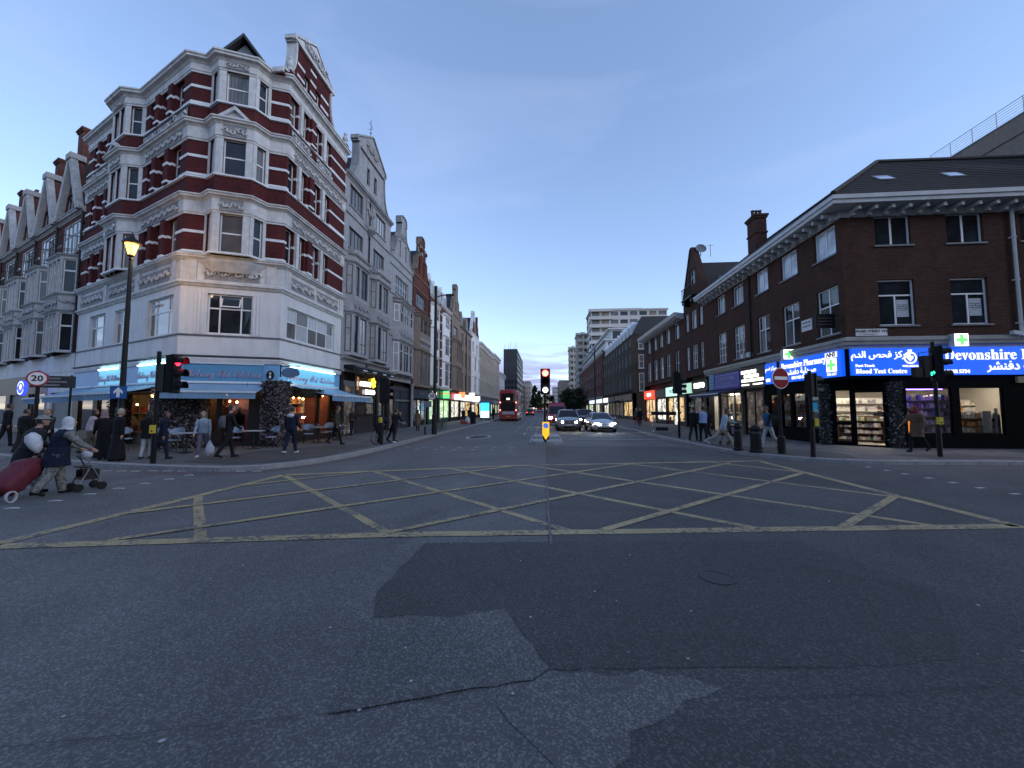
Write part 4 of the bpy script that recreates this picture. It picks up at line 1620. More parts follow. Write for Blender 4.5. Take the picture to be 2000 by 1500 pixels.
# -- grey stone pair-gabled house
rt, fr = row_house('gabled_house', 'tall grey stone house with a scrolled gable above the coffee shop', (LX, 21.72), (0, 1), 7.0, 16.2, GREYST,
    [(5.2, 7.5, [(.75, 1.25, 1, (.28,)), (1.45, 2.35, 2, (.28,)), (4.1, 4.6, 1, (.28,)), (4.8, 5.7, 2, (.28,))]),
     (8.75, 10.6, [(.75, 1.25, 1, (.28,)), (1.45, 2.35, 2, (.28,)), (4.1, 4.6, 1, (.28,)), (4.8, 5.7, 2, (.28,))]),
     (11.8, 13.15, [(.6, 2.45, 4, ()), (4.0, 5.85, 4, ())]), (14.5, 15.9, [(.6, 2.35, 4, ()), (4.3, 6.0, 4, ())])],
    GREYST, bays=[(.55, 2.55, .45, 5.0, 11.2, GREYST), (3.9, 5.9, .45, 5.0, 11.2, GREYST)], cornices=[(4.75, 1.0), (7.95, .5), (11.4, .5), (13.9, .6), (16.2, 1.0)],
    gable=('shaped', 6.3, 4.7, .35, GREYST, [(2.75, 3.2, .9, 2.1), (3.85, 4.3, .9, 2.1)]), framem=mat('black_window_frame', (.02, .02, .022), .4), split=True, pmat=[GL, GLB, GL, GLC], pipe=3.25, roofm=TILE)
for k, (a, z, w, h) in enumerate(((.6, 7.75, 1.9, .75), (3.95, 7.75, 1.9, .75), (.6, 11.3, 1.9, .4), (3.95, 11.3, 1.9, .4))):
    relief(100 + k, w, h, GREYST, rt, fr.M(a, -.46 if z < 11 else -.05, z), .05)
relief(105, .8, 1.6, GREYST, rt, fr.M(2.85, -.03, 14.4), .07, 2)
MB().poly_xz(rect(2.75, 3.75, 14.2, 16.1), -.09, 0, [rect(2.87, 3.63, 14.32, 15.98)]).build('niche_frame', GREYST, rt, fr.M())
MB().lathe([(.05, 0), (.45, .35), (.5, .55), (.3, .6), (.02, .6)], 14, (3.25, -.05, 13.6)).build('niche_corbel', GREYST, rt, fr.M())
relief(106, 1.6, 1.0, GREYST, rt, fr.M(2.7, -.05, 19.2), .06, 4)
MB().poly_xz([(1.7, 18.95), (5.3, 18.95), (5.3, 19.1), (1.7, 19.1)], -.15, 0).build('gable_cornice', GREYST, rt, fr.M())
wv = MB().tube([(3.5, .15, 20.9), (3.5, .15, 22.3)], .018, 6).tube([(3.2, .15, 21.9), (3.8, .15, 21.9)], .014, 6).tube([(3.5, .0, 21.6), (3.5, .3, 21.6)], .014, 6).sphere((3.5, .15, 21.3), .06, 6, 4)
wv.build('weather_vane', IRON, rt, fr.M())
# scrolled curls over the two bays
for u in (1.5, 4.9):
    MB().poly_xz([(u + .8 * math.cos(a * .314), .55 * math.sin(a * .314)) for a in range(11)], -.3, 0, []).build('bay_pediment', GREYST, rt, fr.M(0, 0, 11.32))
# coffee shop below
CH = mat('charcoal_joinery', (.02, .02, .022), .5, var=.2)
shopfront(rt, fr, 1.9, 5.4, CH, [(2.15, 4.9, CLEAR, False)], zg=4.05, stall=.3)
shopfront(rt, fr, .1, 1.9, mat('grey_render', (.12, .12, .125), .7), [(.7, 1.7, LIT_D, True)], zg=3.2)
shopfront(rt, fr, 5.4, 6.9, CH, [(5.55, 6.7, LIT_D, True)], zg=3.9)
shop_interior(rt, fr, 2.0, 5.3, .15, 4.0, 3.4, mat('coffee_shop_wall', (.10, .09, .085), .7, var=.3, scale=4), emis('coffee_lamp', (1, .66, .3), 7), 3, 12, [PK[1], PK[2], PK[7], PK[0]], y0=.2)
MB().box(2.5, 3.6, 2.6, 2.7, 1.0, 2.2).build('menu_board', emis('lit_menu', (1, .55, .18), .8), rt, fr.M())
MB().box(2.5, 3.4, .5, .6, 3.0, 3.9).build('lit_panel', emis('lit_panel_warm', (.8, .42, .18), .35), rt, fr.M())
cs = thing('coffee_sign', 'glowing white coffee lettering with a yellow star flower in the shop window', 'shop sign', (*fr.plan(2.3, .02), 2.7), fr.a)
LITW = emis('lit_letter_white', (1, .97, .85), 1.6)
lettering('COFFEE', LITW, cs, T(1.0, -.02, .68), .42, depth=.05, bold=.012, sx_=1.05)
lettering('ISLAND', LITW, cs, T(1.75, -.02, .16), .42, depth=.05, bold=.012)
st = MB()
for k in range(6):
    a = k * math.pi / 3 + .3
    st.poly_xz([(2.2 + .08 * math.cos(a + 1.2), .85 + .08 * math.sin(a + 1.2)), (2.2 + .36 * math.cos(a + .22), .85 + .36 * math.sin(a + .22)), (2.2 + .36 * math.cos(a - .22), .85 + .36 * math.sin(a - .22)), (2.2 + .08 * math.cos(a - 1.2), .85 + .08 * math.sin(a - 1.2))][::-1], -.05 - .002 * k, .0)
st.build('star_flower', emis('lit_yellow', (1, .62, .04), 1.5), cs)
aw = thing('rolled_awning', 'black rolled awning with pale lettering over the coffee shop', 'awning', (*fr.plan(.4, -.02), 4.1), fr.a)
MB().box(0, 6.4, -.55, 0, .08, .3).box(0, 6.4, -.62, -.55, -.05, .22).build('housing', BLACK, aw)
for k, u in enumerate((1.2, 2.6, 4.2, 5.6)):
    MB().box(u, u + .6, -.632, -.621, .02, .10).build('print', AWN_L, aw)
MB().box(.2, 6.2, -.66, -.621, .2, .235).build('edge_bar', GALV, aw)

# -- second grey house
rt, fr = row_house('gabled_house', 'narrow pale grey house with one scrolled gable and a dark closed shop', (LX, 28.72), (0, 1), 5.3, 14.0, GREYST,
    [(4.75, 7.1, [(1.2, 1.9, 1, (.72,)), (2.1, 3.3, 2, (.72,)), (3.5, 4.2, 1, (.72,))]), (8.8, 10.2, [(1.2, 1.9, 1, (.6,)), (2.1, 3.3, 2, (.6,)), (3.5, 4.2, 1, (.6,))]), (11.3, 12.7, [(1.2, 4.1, 5, (.5,))])],
    GREYST, bays=[(1.1, 4.3, .5, 4.55, 10.6, GREYST)], cornices=[(4.4, 1.0), (7.6, .5), (11.0, .5), (13.3, .6), (14.0, .9)], gable=('dutch', 5.0, 4.2, .15, GREYST, [(1.75, 2.15, .5, 1.9), (3.1, 3.5, .5, 1.9)]), split=True, pmat=[GL, GLC], pipe=5.2, roofm=SLATE)
relief(120, 3.0, .75, GREYST, rt, fr.M(1.2, -.51, 7.45), .05)
relief(121, 1.2, .6, GREYST, rt, fr.M(2.05, -.05, 16.1), .05, 3)
NAVY = mat('blue_black_panels', (.028, .032, .045), .5, var=.25)
shopfront(rt, fr, .2, 5.1, NAVY, [(.35, 1.4, LIT_D, True), (1.5, 2.9, NAVY, False), (3.0, 4.9, NAVY, False)], zg=3.3)
MB().box(1.5, 4.9, -.03, .06, 2.35, 2.5).build('shop_rail', GALV, rt, fr.M())
for u in (5.0,):
    MB().lathe([(.13, 0), (.13, 3.6), (.2, 3.7), (.2, 3.85)], 12, (u, -.18, .12)).build('shop_column', GREYST, rt, fr.M())

# -- red-brown gabled house with buff bay
rt, fr = row_house('gabled_house', 'red brown brick house with a buff stone bay and tall scrolled gable', (LX, 34.02), (0, 1), 5.0, 14.4, REDB2,
    [(4.0, 7.1, [(.9, 1.7, 1, (.72,)), (1.85, 3.1, 2, (.72,)), (3.25, 4.05, 1, (.72,))]), (9.0, 10.3, [(.9, 1.7, 1, (.6,)), (1.85, 3.1, 2, (.6,)), (3.25, 4.05, 1, (.6,))]), (11.5, 12.9, [(1.0, 4.0, 4, (.5,))])],
    BUFF, bays=[(.8, 4.15, .5, 3.8, 10.7, BUFF)], cornices=[(3.75, 1.0), (11.1, .6), (13.2, .5), (14.4, .9)], gable=('dutch', 4.8, 4.3, .1, REDB2, [(1.55, 1.95, .5, 2.0), (2.9, 3.3, .5, 2.0)]), framem=BUFF, split=True, pmat=[GLC, GL], pipe=4.95)
relief(131, 3.1, .9, BUFF, rt, fr.M(.9, -.51, 7.6), .05)
relief(132, 2.6, .9, REDB2, rt, fr.M(1.1, -.06, 16.9), .08, 4)
shopfront(rt, fr, .2, 4.8, BLACK, [(.4, 1.9, LIT_D, False), (2.0, 2.9, LIT_W, True), (3.0, 4.6, LIT_D, False)], zg=2.6)
fascia(fr, .2, 4.8, 2.75, 3.6, mat('sign_midnight', (.02, .02, .05), .4), 'midnight blue shop fascia under the buff stone bay', 'LOUNGE', GALV, .35)

# -- two red brick houses with white bays and white dormers
for k, (y0, w, lab) in enumerate(((39.05, 4.1, 'red brick house with white window bay, nearer of the matching pair'), (43.2, 5.4, 'red brick house with white window bay, farther of the matching pair'))):
    c = w / 2
    rt, fr = row_house('bay_house', lab, (LX, y0), (0, 1), w, 14.1, REDB2,
        [(4.5, 7.2, [(c - 1.0, c + 1.0, 3, (.7,))]), (8.2, 10.3, [(c - 1.0, c + 1.0, 3, (.6,))]), (11.5, 12.8, [(c - 1.0, c + 1.0, 3, (.5,))])],
        WHITE, bays=[(c - 1.15, c + 1.15, .3, 4.3, 13.1, WHITE)], cornices=[(4.1, 1.0), (7.6, .5), (13.9, 1.0)], roof='mansard', dormers=[(c - .8, 1.3, 2.2), (c + .9, 1.1, 1.9)], pipe=.05, group='matching red brick houses with white bays', stripes=(WHITE, (5.3, 6.4, 8.6, 9.7, 11.8, 12.8)))
    if k == 0:
        shopfront(rt, fr, .15, w - .15, mat('shop_bottle_green', (.012, .045, .03), .4), [(.35, 2.2, LIT_G, False), (2.3, 3.7, LIT_W, True)], zg=2.8)
        fascia(fr, .15, w - .15, 2.95, 3.8, mat('sign_bottle_green', (.01, .06, .035), .4), 'bottle green fascia with glowing white lettering', 'FOOD', LITW, .55)
    else:
        shopfront(rt, fr, .15, w - .15, mat('shop_bottle_green', (.012, .045, .03), .4), [(.35, 2.5, LIT_G, False), (2.6, 5.0, LIT_G, False)], zg=2.8)
        fascia(fr, .15, w - .15, 2.95, 3.8, MATS['sign_bottle_green'], 'bottle green fascia with a lit green roundel beyond the first', 'EXPRESS', LITW, .5)
        ps = thing('projecting_sign', 'lit green projecting box sign above the farther green shop', 'shop sign', (*fr.plan(1.2, -.1), 2.95), fr.a)
        MB().box(-.05, .05, -.85, -.1, 0, .85).build('box', emis('lit_green', (.12, .7, .2), .7), ps)
        MB().box(-.052, .052, -.85, -.1, .5, .62).build('stripe', emis('lit_red', (.9, .1, .05), .8), ps)

# -- brown gabled house and neighbours
rt, fr = row_house('gabled_house', 'brown brick house with narrow stone-capped gable in mid terrace', (LX, 48.7), (0, 1), 5.6, 14.5, BUFF,
    [(4.4, 7.2, [(1.3, 2.1, 1, (.7,)), (2.3, 3.4, 2, (.7,)), (3.6, 4.4, 1, (.7,))]), (8.1, 10.5, [(1.3, 2.1), (2.3, 3.4, 2, (.6,)), (3.6, 4.4)]), (11.7, 12.9, [(1.6, 4.0, 3, (.5,))])],
    BUFF, bays=[(1.2, 4.5, .5, 4.2, 10.9, BUFF)], cornices=[(4.1, 1.0), (11.3, .6), (14.4, .9)], gable=('dutch', 5.0, 4.3, .3, BUFF, [(2.2, 2.6, .5, 1.9), (3.0, 3.4, .5, 1.9)]), framem=BUFF, pmat=GLC, pipe=.05)
shopfront(rt, fr, .2, 5.4, BLACK, [(.4, 2.6, LIT_W, False), (2.7, 5.2, LIT_W, False)], zg=2.8)
fascia(fr, .2, 5.4, 2.95, 3.85, mat('sign_crimson', (.35, .03, .05), .4, emit=(.6, .05, .1), estr=.25), 'crimson fascia lit under the brown gabled house', 'JUICE', LITW, .5)
rt, fr = row_house('terrace_house', 'plain brown brick house with white dormer beside the brown gable', (LX, 54.35), (0, 1), 8.6, 13.9, BUFF,
    [(4.6, 7.0, [(.9, 2.2, 2, (.6,)), (3.6, 4.9, 2, (.6,)), (6.3, 7.6, 2, (.6,))]), (8.1, 10.3, [(.9, 2.2, 2, (.6,)), (3.6, 4.9, 2, (.6,)), (6.3, 7.6, 2, (.6,))]), (11.4, 12.9, [(.9, 2.2, 2, (.6,)), (3.6, 4.9, 2, (.6,)), (6.3, 7.6, 2, (.6,))])],
    BUFF, cornices=[(4.1, 1.0), (13.6, 1.0)], roof='mansard', dormers=[(2.2, 1.5, 2.3), (6.2, 1.5, 2.3)], framem=BUFF, pmat=[GLC, GL], pipe=4.2)
shopfront(rt, fr, .2, 8.4, BLACK, [(.4, 4.0, LIT_W, False), (4.3, 8.2, LIT_Y, False)], zg=2.8)
fascia(fr, .2, 4.2, 2.95, 3.85, emis('lit_sign_pale', (.65, .75, .9), .55), 'pale glowing fascia on the plain brown house', 'MOBILE', mat('sign_print_blue', (.03, .06, .3), .5), .5)
fascia(fr, 4.4, 8.4, 2.95, 3.85, emis('lit_sign_white', (.9, .88, .8), .6), 'white glowing fascia at the far end of the brown house', 'SHOP', BLACK, .5)
rt, fr = row_house('gabled_house', 'pale pink and white house with two small gables in mid terrace', (LX, 63.0), (0, 1), 7.5, 14.8, STUCCO,
    [(4.6, 7.0, [(1.0, 2.4, 2, (.6,)), (4.8, 6.2, 2, (.6,))]), (8.1, 10.3, [(1.0, 2.4, 2, (.6,)), (4.8, 6.2, 2, (.6,))]), (11.5, 13.2, [(1.0, 2.4, 2, (.6,)), (4.8, 6.2, 2, (.6,))])],
    WHITE, bays=[(.9, 2.5, .4, 4.4, 10.8, STUCCO), (4.7, 6.3, .4, 4.4, 10.8, STUCCO)], cornices=[(4.1, 1.0), (14.5, .9)], gable=('dutch', 3.4, 3.7, .1, REDB2, [(1.55, 2.05, .5, 1.6)]))
ol = [(x + 3.9, z) for x, z in gable_outline(3.4, 3.6, 'dutch')]
MB().poly_xz(ol, -.02, .35).build('gable', REDB2, rt, fr.M(0, 0, 14.8))
shopfront(rt, fr, .2, 7.3, BLACK, [(.4, 3.6, LIT_W, False), (3.9, 7.1, LIT_Y, False)], zg=2.8)
fascia(fr, .2, 7.3, 2.95, 3.8, MATS['lit_sign_white'], 'long white glowing fascia below the pink and white house')
# -- cream stucco runs farther off
for nm, lab, y0, w, zt, m, n, sg, sl in (('stucco_terrace', 'cream stucco house with deep bracketed cornice', 70.6, 19.5, 14.0, 'c', 7, 'sign_navy', 'navy fascia beneath the cream stucco house'),
                           ('stucco_terrace', 'pale stone house beyond the bracketed cream one', 90.2, 13.5, 14.6, 'p', 5, 'sign_grey', 'grey fascia beneath the pale stone house'),
                           ('stucco_terrace', 'low white house with plain parapet before the dark tower', 103.8, 14, 11.4, 'w', 5, 'sign_navy', 'navy fascia beneath the low white house')):
    wm = {'c': mat('cream_stucco', (.30, .265, .215), .7, var=.12, dirt=.35), 'p': mat('pale_stucco', (.34, .29, .26), .7, var=.12, dirt=.35), 'w': STUCCO}[m]
    ps_ = w / n
    fl = [(4.6, 6.9, [(i * ps_ + .7, i * ps_ + ps_ - .7, 2, (.55,)) for i in range(n)]), (8.0, 9.9, [(i * ps_ + .8, i * ps_ + ps_ - .8, 2, (.55,)) for i in range(n)])]
    if zt > 12:
        fl.append((11.0, 12.5, [(i * ps_ + .8, i * ps_ + ps_ - .8, 2, (.5,)) for i in range(n)]))
    rt, fr = row_house(nm, lab, (LX, y0), (0, 1), w, zt, wm, fl, STONE, cornices=[(4.2, 1.0), (7.4, .5), (10.4, .5), (zt - .15, 2.2)], roof='pitch' if m != 'w' else 'flat', pmat=[GL, GLC])
    for i in range(int(w / .9)):
        MB().box(i * .9 + .2, i * .9 + .5, -.42, 0, zt - .75, zt - .3).build('bracket', STONE, rt, fr.M())
    shopfront(rt, fr, .2, w - .2, BLACK, [(.5 + i * ps_, ps_ * (i + 1), (LIT_W, LIT_D, LIT_G, LIT_D)[i % 4], False) for i in range(n)], zg=2.8)
    fascia(fr, .3, w - .3, 2.95, 3.8, mat(sg, (.05, .07, .13) if 'navy' in sg else (.2, .22, .24), .4), sl)

# ------------------------------------------------------------------ far buildings closing the left side
def slab_block(name, label, x0, x1, y0, y1, z1, m, wins, framem, ncols, nrows, side_cols=0, zbase=4.5, pm=None, band=None, group=None):
    """big block seen from the junction: front (towards the camera) and street side with real openings"""
    rt = thing(name, label, 'building', (x0, y0, 0), 0, group)
    fr = Fr((x0, y0), (1, 0), rt)
    W = x1 - x0
    cw, rh = W / ncols, (z1 - zbase) / nrows
    hs = [(i * cw + cw * .16, (i + 1) * cw - cw * .16, zbase + j * rh + rh * .28, zbase + (j + 1) * rh - rh * .12) for i in range(ncols) for j in range(nrows)] if wins else []
    wall(rt, fr, W, 0, z1, hs, m, .25)
    for h in hs:
        window(rt, fr, *h, 2, (), framem, pm or GL, False, .15, .08, .07)
    L = y1 - y0
    for fs in (Fr((x1, y0), (0, 1), rt), Fr((x0, y1), (0, -1), rt)):
        h2 = []
        if side_cols:
            c2 = L / side_cols
            h2 = [(i * c2 + c2 * .16, (i + 1) * c2 - c2 * .16, zbase + j * rh + rh * .28, zbase + (j + 1) * rh - rh * .12) for i in range(side_cols) for j in range(nrows)]
        wall(rt, fs, L, 0, z1, h2, m, .2)
        for h in h2:
            window(rt, fs, *h, 2, (), framem, pm or GL, False, .12, .08, .07)
    MB().box(x0, x1, y0, y1, z1 - .01, z1 + .15).box(x0, x1, y1 - .1, y1, 0, z1 - .02).build('roof', LEAD, rt, rt.matrix_basis.inverted())
    if band:
        for j in range(nrows + 1):
            z = zbase + j * rh
            MB().box(x0 - .06, x1 + .06, y0 - .06, y0, z - .15, z + .15).build('floor_band', band, rt, rt.matrix_basis.inverted())
    return rt


CONC = mat('brown_concrete', (.17, .14, .12), .8, var=.15, dirt=.35)
DARKT = mat('dark_curtain_wall', (.022, .022, .026), .4, var=.3)
FRM_D = mat('dark_frame', (.03, .03, .033), .5)
slab_block('office_block', 'brown concrete office block rising behind the cream terrace', -32, -16.2, 112, 135, 19.5, CONC, True, BUFF, 8, 5, 6, 5, GLC)
slab_block('office_tower', 'dark glass tower with aerials at the far left of the street', -18.6, -12.2, 178, 228, 29.5, DARKT, True, FRM_D, 4, 9, 18, 4)
for i in range(5):
    a = thing('roof_aerial', 'thin aerial mast on the dark tower roof, number %s from the left' % ('one two three four five'.split()[i]), 'aerial', (-18 + i * 1.3, 179 + (i % 2) * 4, 29.6), 0, 'aerials on the dark tower')
    MB().tube([(0, 0, 0), (0, 0, 2.2 + (i * 37 % 5) * .3)], .06, 6).tube([(-.4, 0, 1.6), (.4, 0, 1.6)], .04, 5).build('mast', IRON, a)
slab_block('stone_corner_block', 'brown stone block with pale bays beyond the dark tower', -20, -11.0, 232, 262, 15.5, BUFF, True, STONE, 5, 4, 8, 4, GLC)
slab_block('stone_corner_block', 'pale ornate block farthest down the left side of the street', -16, -9.2, 270, 330, 21, mat('pale_stucco', (.42, .36, .33)), True, STONE, 5, 5, 14, 4, GLC)

# ------------------------------------------------------------------ mansion houses along the side street
MANB = brick_mat('mansion_red_brick', (.15, .05, .04), (.11, .04, .035), (.12, .07, .06))
MANS = mat('mansion_stone', (.40, .40, .405), .75, var=.22, scale=4, dirt=.6, bump=.2)
MW = 4.3
for k in range(5):
    lab = ['white bayed mansion house next to the red corner building', 'white bayed mansion house second from the red corner building', 'white bayed mansion house third from the red corner building', 'white bayed mansion house fourth from the red corner building', 'white bayed mansion house at the left edge of the picture'][k]
    p = PC - DCP * (MW * (k + 1))
    rt = thing('mansion_house', lab, 'building', (p.x, p.y, .12), math.atan2(DCP.y, DCP.x), 'gabled mansion houses on the side street')
    fr = Fr(p, DCP, rt)
    wall(rt, fr, MW, 3.9, 13.2, [(.75, 3.55, 11.0, 13.0)], MANB, .15)
    wall(rt, fr, MW, 3.9, 4.95, [], STUCCO, .02, name='white_band').matrix_basis = fr.M(0, -.02, 0)
    # canted white bay of two storeys
    a, c, pj = 1.05, 3.25, .6
    pth = [fr.plan(a - .55), fr.plan(a, -pj), fr.plan(c, -pj), fr.plan(c + .55)]
    for i in range(3):
        f3 = Fr(pth[i], Vector(pth[i + 1]) - Vector(pth[i]), rt)
        L = (Vector(pth[i + 1]) - Vector(pth[i])).length
        cols = [(.12, L - .12)] if i != 1 else [(.12, .72), (.84, 1.44), (1.54, 2.1)]
        hh = [(x0, x1, z0, z1) for x0, x1 in cols for z0, z1 in ((5.05, 7.25), (8.45, 10.4))]
        wall(rt, f3, L, 4.95, 10.7, hh, MANS, .12, name='bay_front')
        for h in hh:
            window(rt, f3, *h, 1, (.66,), WHITE, (GL, GLC)[(k + i) % 2], k < 3, .07, .05, .09)
        relief(k * 9 + i, L - .2, .75, MANS, rt, f3.M(.1, -.02, 7.5), .045)
    top = MB().sheet([fr.plan(a - .55), fr.plan(c + .55), fr.plan(c, -pj), fr.plan(a, -pj)][::-1], 10.72)
    top.build('balcony_floor', MANS, rt, rt.matrix_basis.inverted())
    for z in (7.35, 8.3, 10.6):
        cornice(rt, [fr.plan(a - .6), *pth, fr.plan(c + .6)], z, MANS, .5)
    # iron railing on the bay
    rl = MB()
    for i in range(3):
        p0, p1 = Vector(pth[i]), Vector(pth[i + 1])
        n = max(2, int((p1 - p0).length / .13))
        for j in range(n + 1):
            q = p0.lerp(p1, j / n)
            rl.tube([(q.x, q.y, 10.85), (q.x, q.y, 11.8)], .011, 4, False)
        rl.tube([(*p0, 11.8), (*p1, 11.8)], .022, 5).tube([(*p0, 10.9), (*p1, 10.9)], .016, 5)
    rl.build('balcony_railing', IRON, rt, rt.matrix_basis.inverted())
    window(rt, fr, .75, 3.55, 11.0, 13.0, 4, (.62,), MANS, GLC, k < 3, .02, .1, .12)
    cornice(rt, [fr.plan(0), fr.plan(MW)], 13.3, MANS, 1.1)
    MB().box(0, .55, -.03, 0, 11.8, 11.95).box(3.75, MW, -.03, 0, 11.8, 11.95).build('stone_stripe', WHITE, rt, fr.M())
    # steep boarded gable
    ol = [(.25, 13.45), (4.05, 13.45), (2.35, 16.9), (1.95, 16.9)]
    MB().poly_xz(ol, -.05, .25, [rect(1.0, 3.3, 13.65, 14.85), rect(1.65, 2.65, 15.1, 15.8)]).build('gable', MANB, rt, fr.M())
    window(rt, fr, 1.0, 3.3, 13.65, 14.85, 4, (), MANS, GL, k < 3, .05, .08, .12)
    window(rt, fr, 1.65, 2.65, 15.1, 15.8, 3, (), MANS, GL, False, .05, .06, .08)
    for s_ in (-1, 1):
        x0, x1 = 2.15 + s_ * 2.05, 2.15 + s_ * .22
        bb = MB()
        q = [(x0, 13.35), (x0 - s_ * .42, 13.35), (x1 - s_ * .2, 16.7), (x1, 17.1)]
        bb.poly_xz(q if s_ < 0 else q[::-1], -.35, -.051)
        bb.build('bargeboard', MANS, rt, fr.M())
    MB().box(1.75, 2.55, -.4, .3, 16.85, 17.2).build('gable_cap', MANS, rt, fr.M())
    r_ = MB()
    r_.loft([[(.2, .2, 13.4), (4.1, .2, 13.4), (2.15, .2, 16.95)], [(.2, 8, 13.4), (4.1, 8, 13.4), (2.15, 8, 16.95)]])
    r_.build('roof', TILE, rt, fr.M())
    downpipe(rt, fr, 4.2, 4.9, 13.2, IRON, .06, -.1)
    if k in (0, 1, 3):
        chimney(rt, fr.M(.1, 1.3, 13.6), .9, 1.5, 5.4 if k else 6.2, MANB, 3)
    # street level
    wall(rt, fr, MW, .12, 3.9, [(.5, 3.8, .5, 2.7)], STUCCO if k == 0 else CH, .2, name='shopfront')
    w = MB().box(.5, .58, .1, .16, .5, 2.7).box(3.72, 3.8, .1, .16, .5, 2.7).box(.58, 3.72, .1, .16, .5, .58).build('shop_window', GALV, rt, fr.M())
    MB().quad((.58, .13, .58), (3.72, .13, .58), (3.72, .13, 2.7), (.58, .13, 2.7)).build('pane', mat('roller_shutter', (.10, .12, .14), .6, var=.2, scale=2) if k % 2 == 0 else GL, w)
    bk = MB()
    bk.quad((0, 0, 0), (0, 0, 13.4), (0, 8, 13.4), (0, 8, 0))
    bk.build('flank_wall', MANB, rt, fr.M())
ps = thing('projecting_sign', 'lit blue oval sign hanging over the side street', 'shop sign', (*(PC - DCP * 5.2), 3.0), math.atan2(DCP.y, DCP.x))
o_ = MB()
o_.poly_xz([(.72 * math.cos(a * .2618), .45 * math.sin(a * .2618)) for a in range(24)], -.9, -.75)
o_.build('oval', emis('lit_deep_blue', (.02, .04, .75), 1.2), ps)
o_ = MB()
for k in range(24):
    a0, a1 = k * .2618, (k + 1) * .2618
    if k % 12 in (0, 11):
        continue
    o_.quad((.66 * math.cos(a0), -.905, .40 * math.sin(a0)), (.66 * math.cos(a1), -.905, .40 * math.sin(a1)), (.60 * math.cos(a1), -.905, .35 * math.sin(a1)), (.60 * math.cos(a0), -.905, .35 * math.sin(a0)))
o_.build('ring', emis('lit_pale_blue', (.5, .6, 1), 1.4), ps)
MB().sphere((0, -.9, .06), .16, 10, 6, (1, .15, 1)).build('crest', emis('lit_pink_white', (1, .75, .8), 1.2), ps)
MB().box(-.05, .05, -.76, .1, .38, .5).build('bracket', IRON, ps)

# ================================================================== right side: brown brick corner with the pharmacy
RX = 12.9
YC, YE = 17.34, 31.5
WIN_W = mat('upvc_white', (.80, .81, .82), .4, var=.04)
EAVE = mat('white_eaves_paint', (.55, .57, .59), .5, var=.1, dirt=.3)
pb = thing('corner_block', 'dark brown brick corner building with white bracketed eaves above the blue pharmacy', 'building', (RX, YC, .12), 0)
Fw = Fr((RX, YE), (0, -1), pb)              # main-road side, u grows towards the camera
Fp = Fr((RX, YC), (1, 0), pb)               # Praed side
WL, PL = YE - YC, 16.0
ZB = 4.75


def uy(y):
    return YE - y


hw = []
for (ya, yb) in ((17.66, 19.0), (20.25, 21.6), (22.8, 24.05), (25.55, 26.95), (28.05, 29.35)):
    hw.append((uy(yb), uy(ya)))
h2 = [(a, b_, 5.05, 7.2) for a, b_ in hw]
h3 = [(a, b_, 8.6, 9.95) for a, b_ in hw]
wall(pb, Fw, WL, ZB, 10.3, h2 + h3, BROWNB, .16)
GL3 = glass_mat('pale_grey_glass', tint=(.34, .38, .43))  # pale grey-blue body, much lighter than the other panes
for i, (a, b_) in enumerate(hw):
    near = i < 3
    if near:
        window(pb, Fw, a, b_, 5.05, 7.2, 2, (.62,), WIN_W, [GLC, GL, GL, GLC], True, .1, .06, .06, LEAD)
    else:
        window(pb, Fw, a, b_, 5.05, 7.2, 3, (.25, .5, .75), WIN_W, GLC, False, .1, .05, .04, LEAD)
    window(pb, Fw, a, b_, 8.6, 9.95, 2 if near else 3, (), WIN_W, GL3 if near else GLC, True, .1, .06, .06, LEAD)
ph = [(1.37, 2.8), (4.2, 5.63), (7.05, 8.5), (10.0, 11.4), (12.9, 14.3)]
wall(pb, Fp, PL, ZB, 10.3, [(a, b_, 5.27, 7.25) for a, b_ in ph] + [(a, b_, 8.75, 10.05) for a, b_ in ph], BROWNB, .16)
for i, (a, b_) in enumerate(ph):
    w = window(pb, Fp, a, b_, 5.27, 7.25, 1, (), WIN_W, GL, False, .1, .06, .05, LEAD)
    MB().box(.06, 1.37, .0, .05, 1.28, 1.34).box(.68, .74, .0, .05, .06, 1.28).build('glazing_bar', WIN_W, w)
    if i < 2:      # paper poster stuck inside the right light
        po = MB().quad((.78, .024, .38), (1.26, .024, .38), (1.26, .024, 1.12), (.78, .024, 1.12)).build('poster', mat('poster_paper', (.45, .48, .52), .7, var=.04), w)
        pt = MB()
        x0 = .82
        for z in (.72, .80, .88):
            pt.box(x0, x0 + .17, .02, .0235, z, z + .028)
        for (xa, xb, za, zb) in ((1.02, 1.21, .88, .908), (1.02, 1.05, .82, .88), (1.02, 1.21, .796, .824), (1.18, 1.21, .74, .80), (1.02, 1.21, .715, .743)):
            pt.box(xa, xb, .02, .0235, za, zb)
        pt.box(.86, 1.18, .02, .0235, .655, .672)
        pt.build('poster_print', mat('poster_ink', (.02, .025, .05), .6), po)
    window(pb, Fp, a, b_, 8.75, 10.05, 2, (), WIN_W, GL, True, .1, .06, .07, LEAD)
# pale band over the shops
band = [Fw.plan(0), (RX, YC), Fp.plan(PL)]
cornice(pb, band, 4.5, mat('pale_band_stone', (.36, .355, .33), .7, var=.12, dirt=.4), prof=[(0, -.22), (.06, -.22), (.08, -.1), (.16, -.06), (.18, .06), (.24, .1), (.24, .22), (0, .3)], name='shop_cornice')
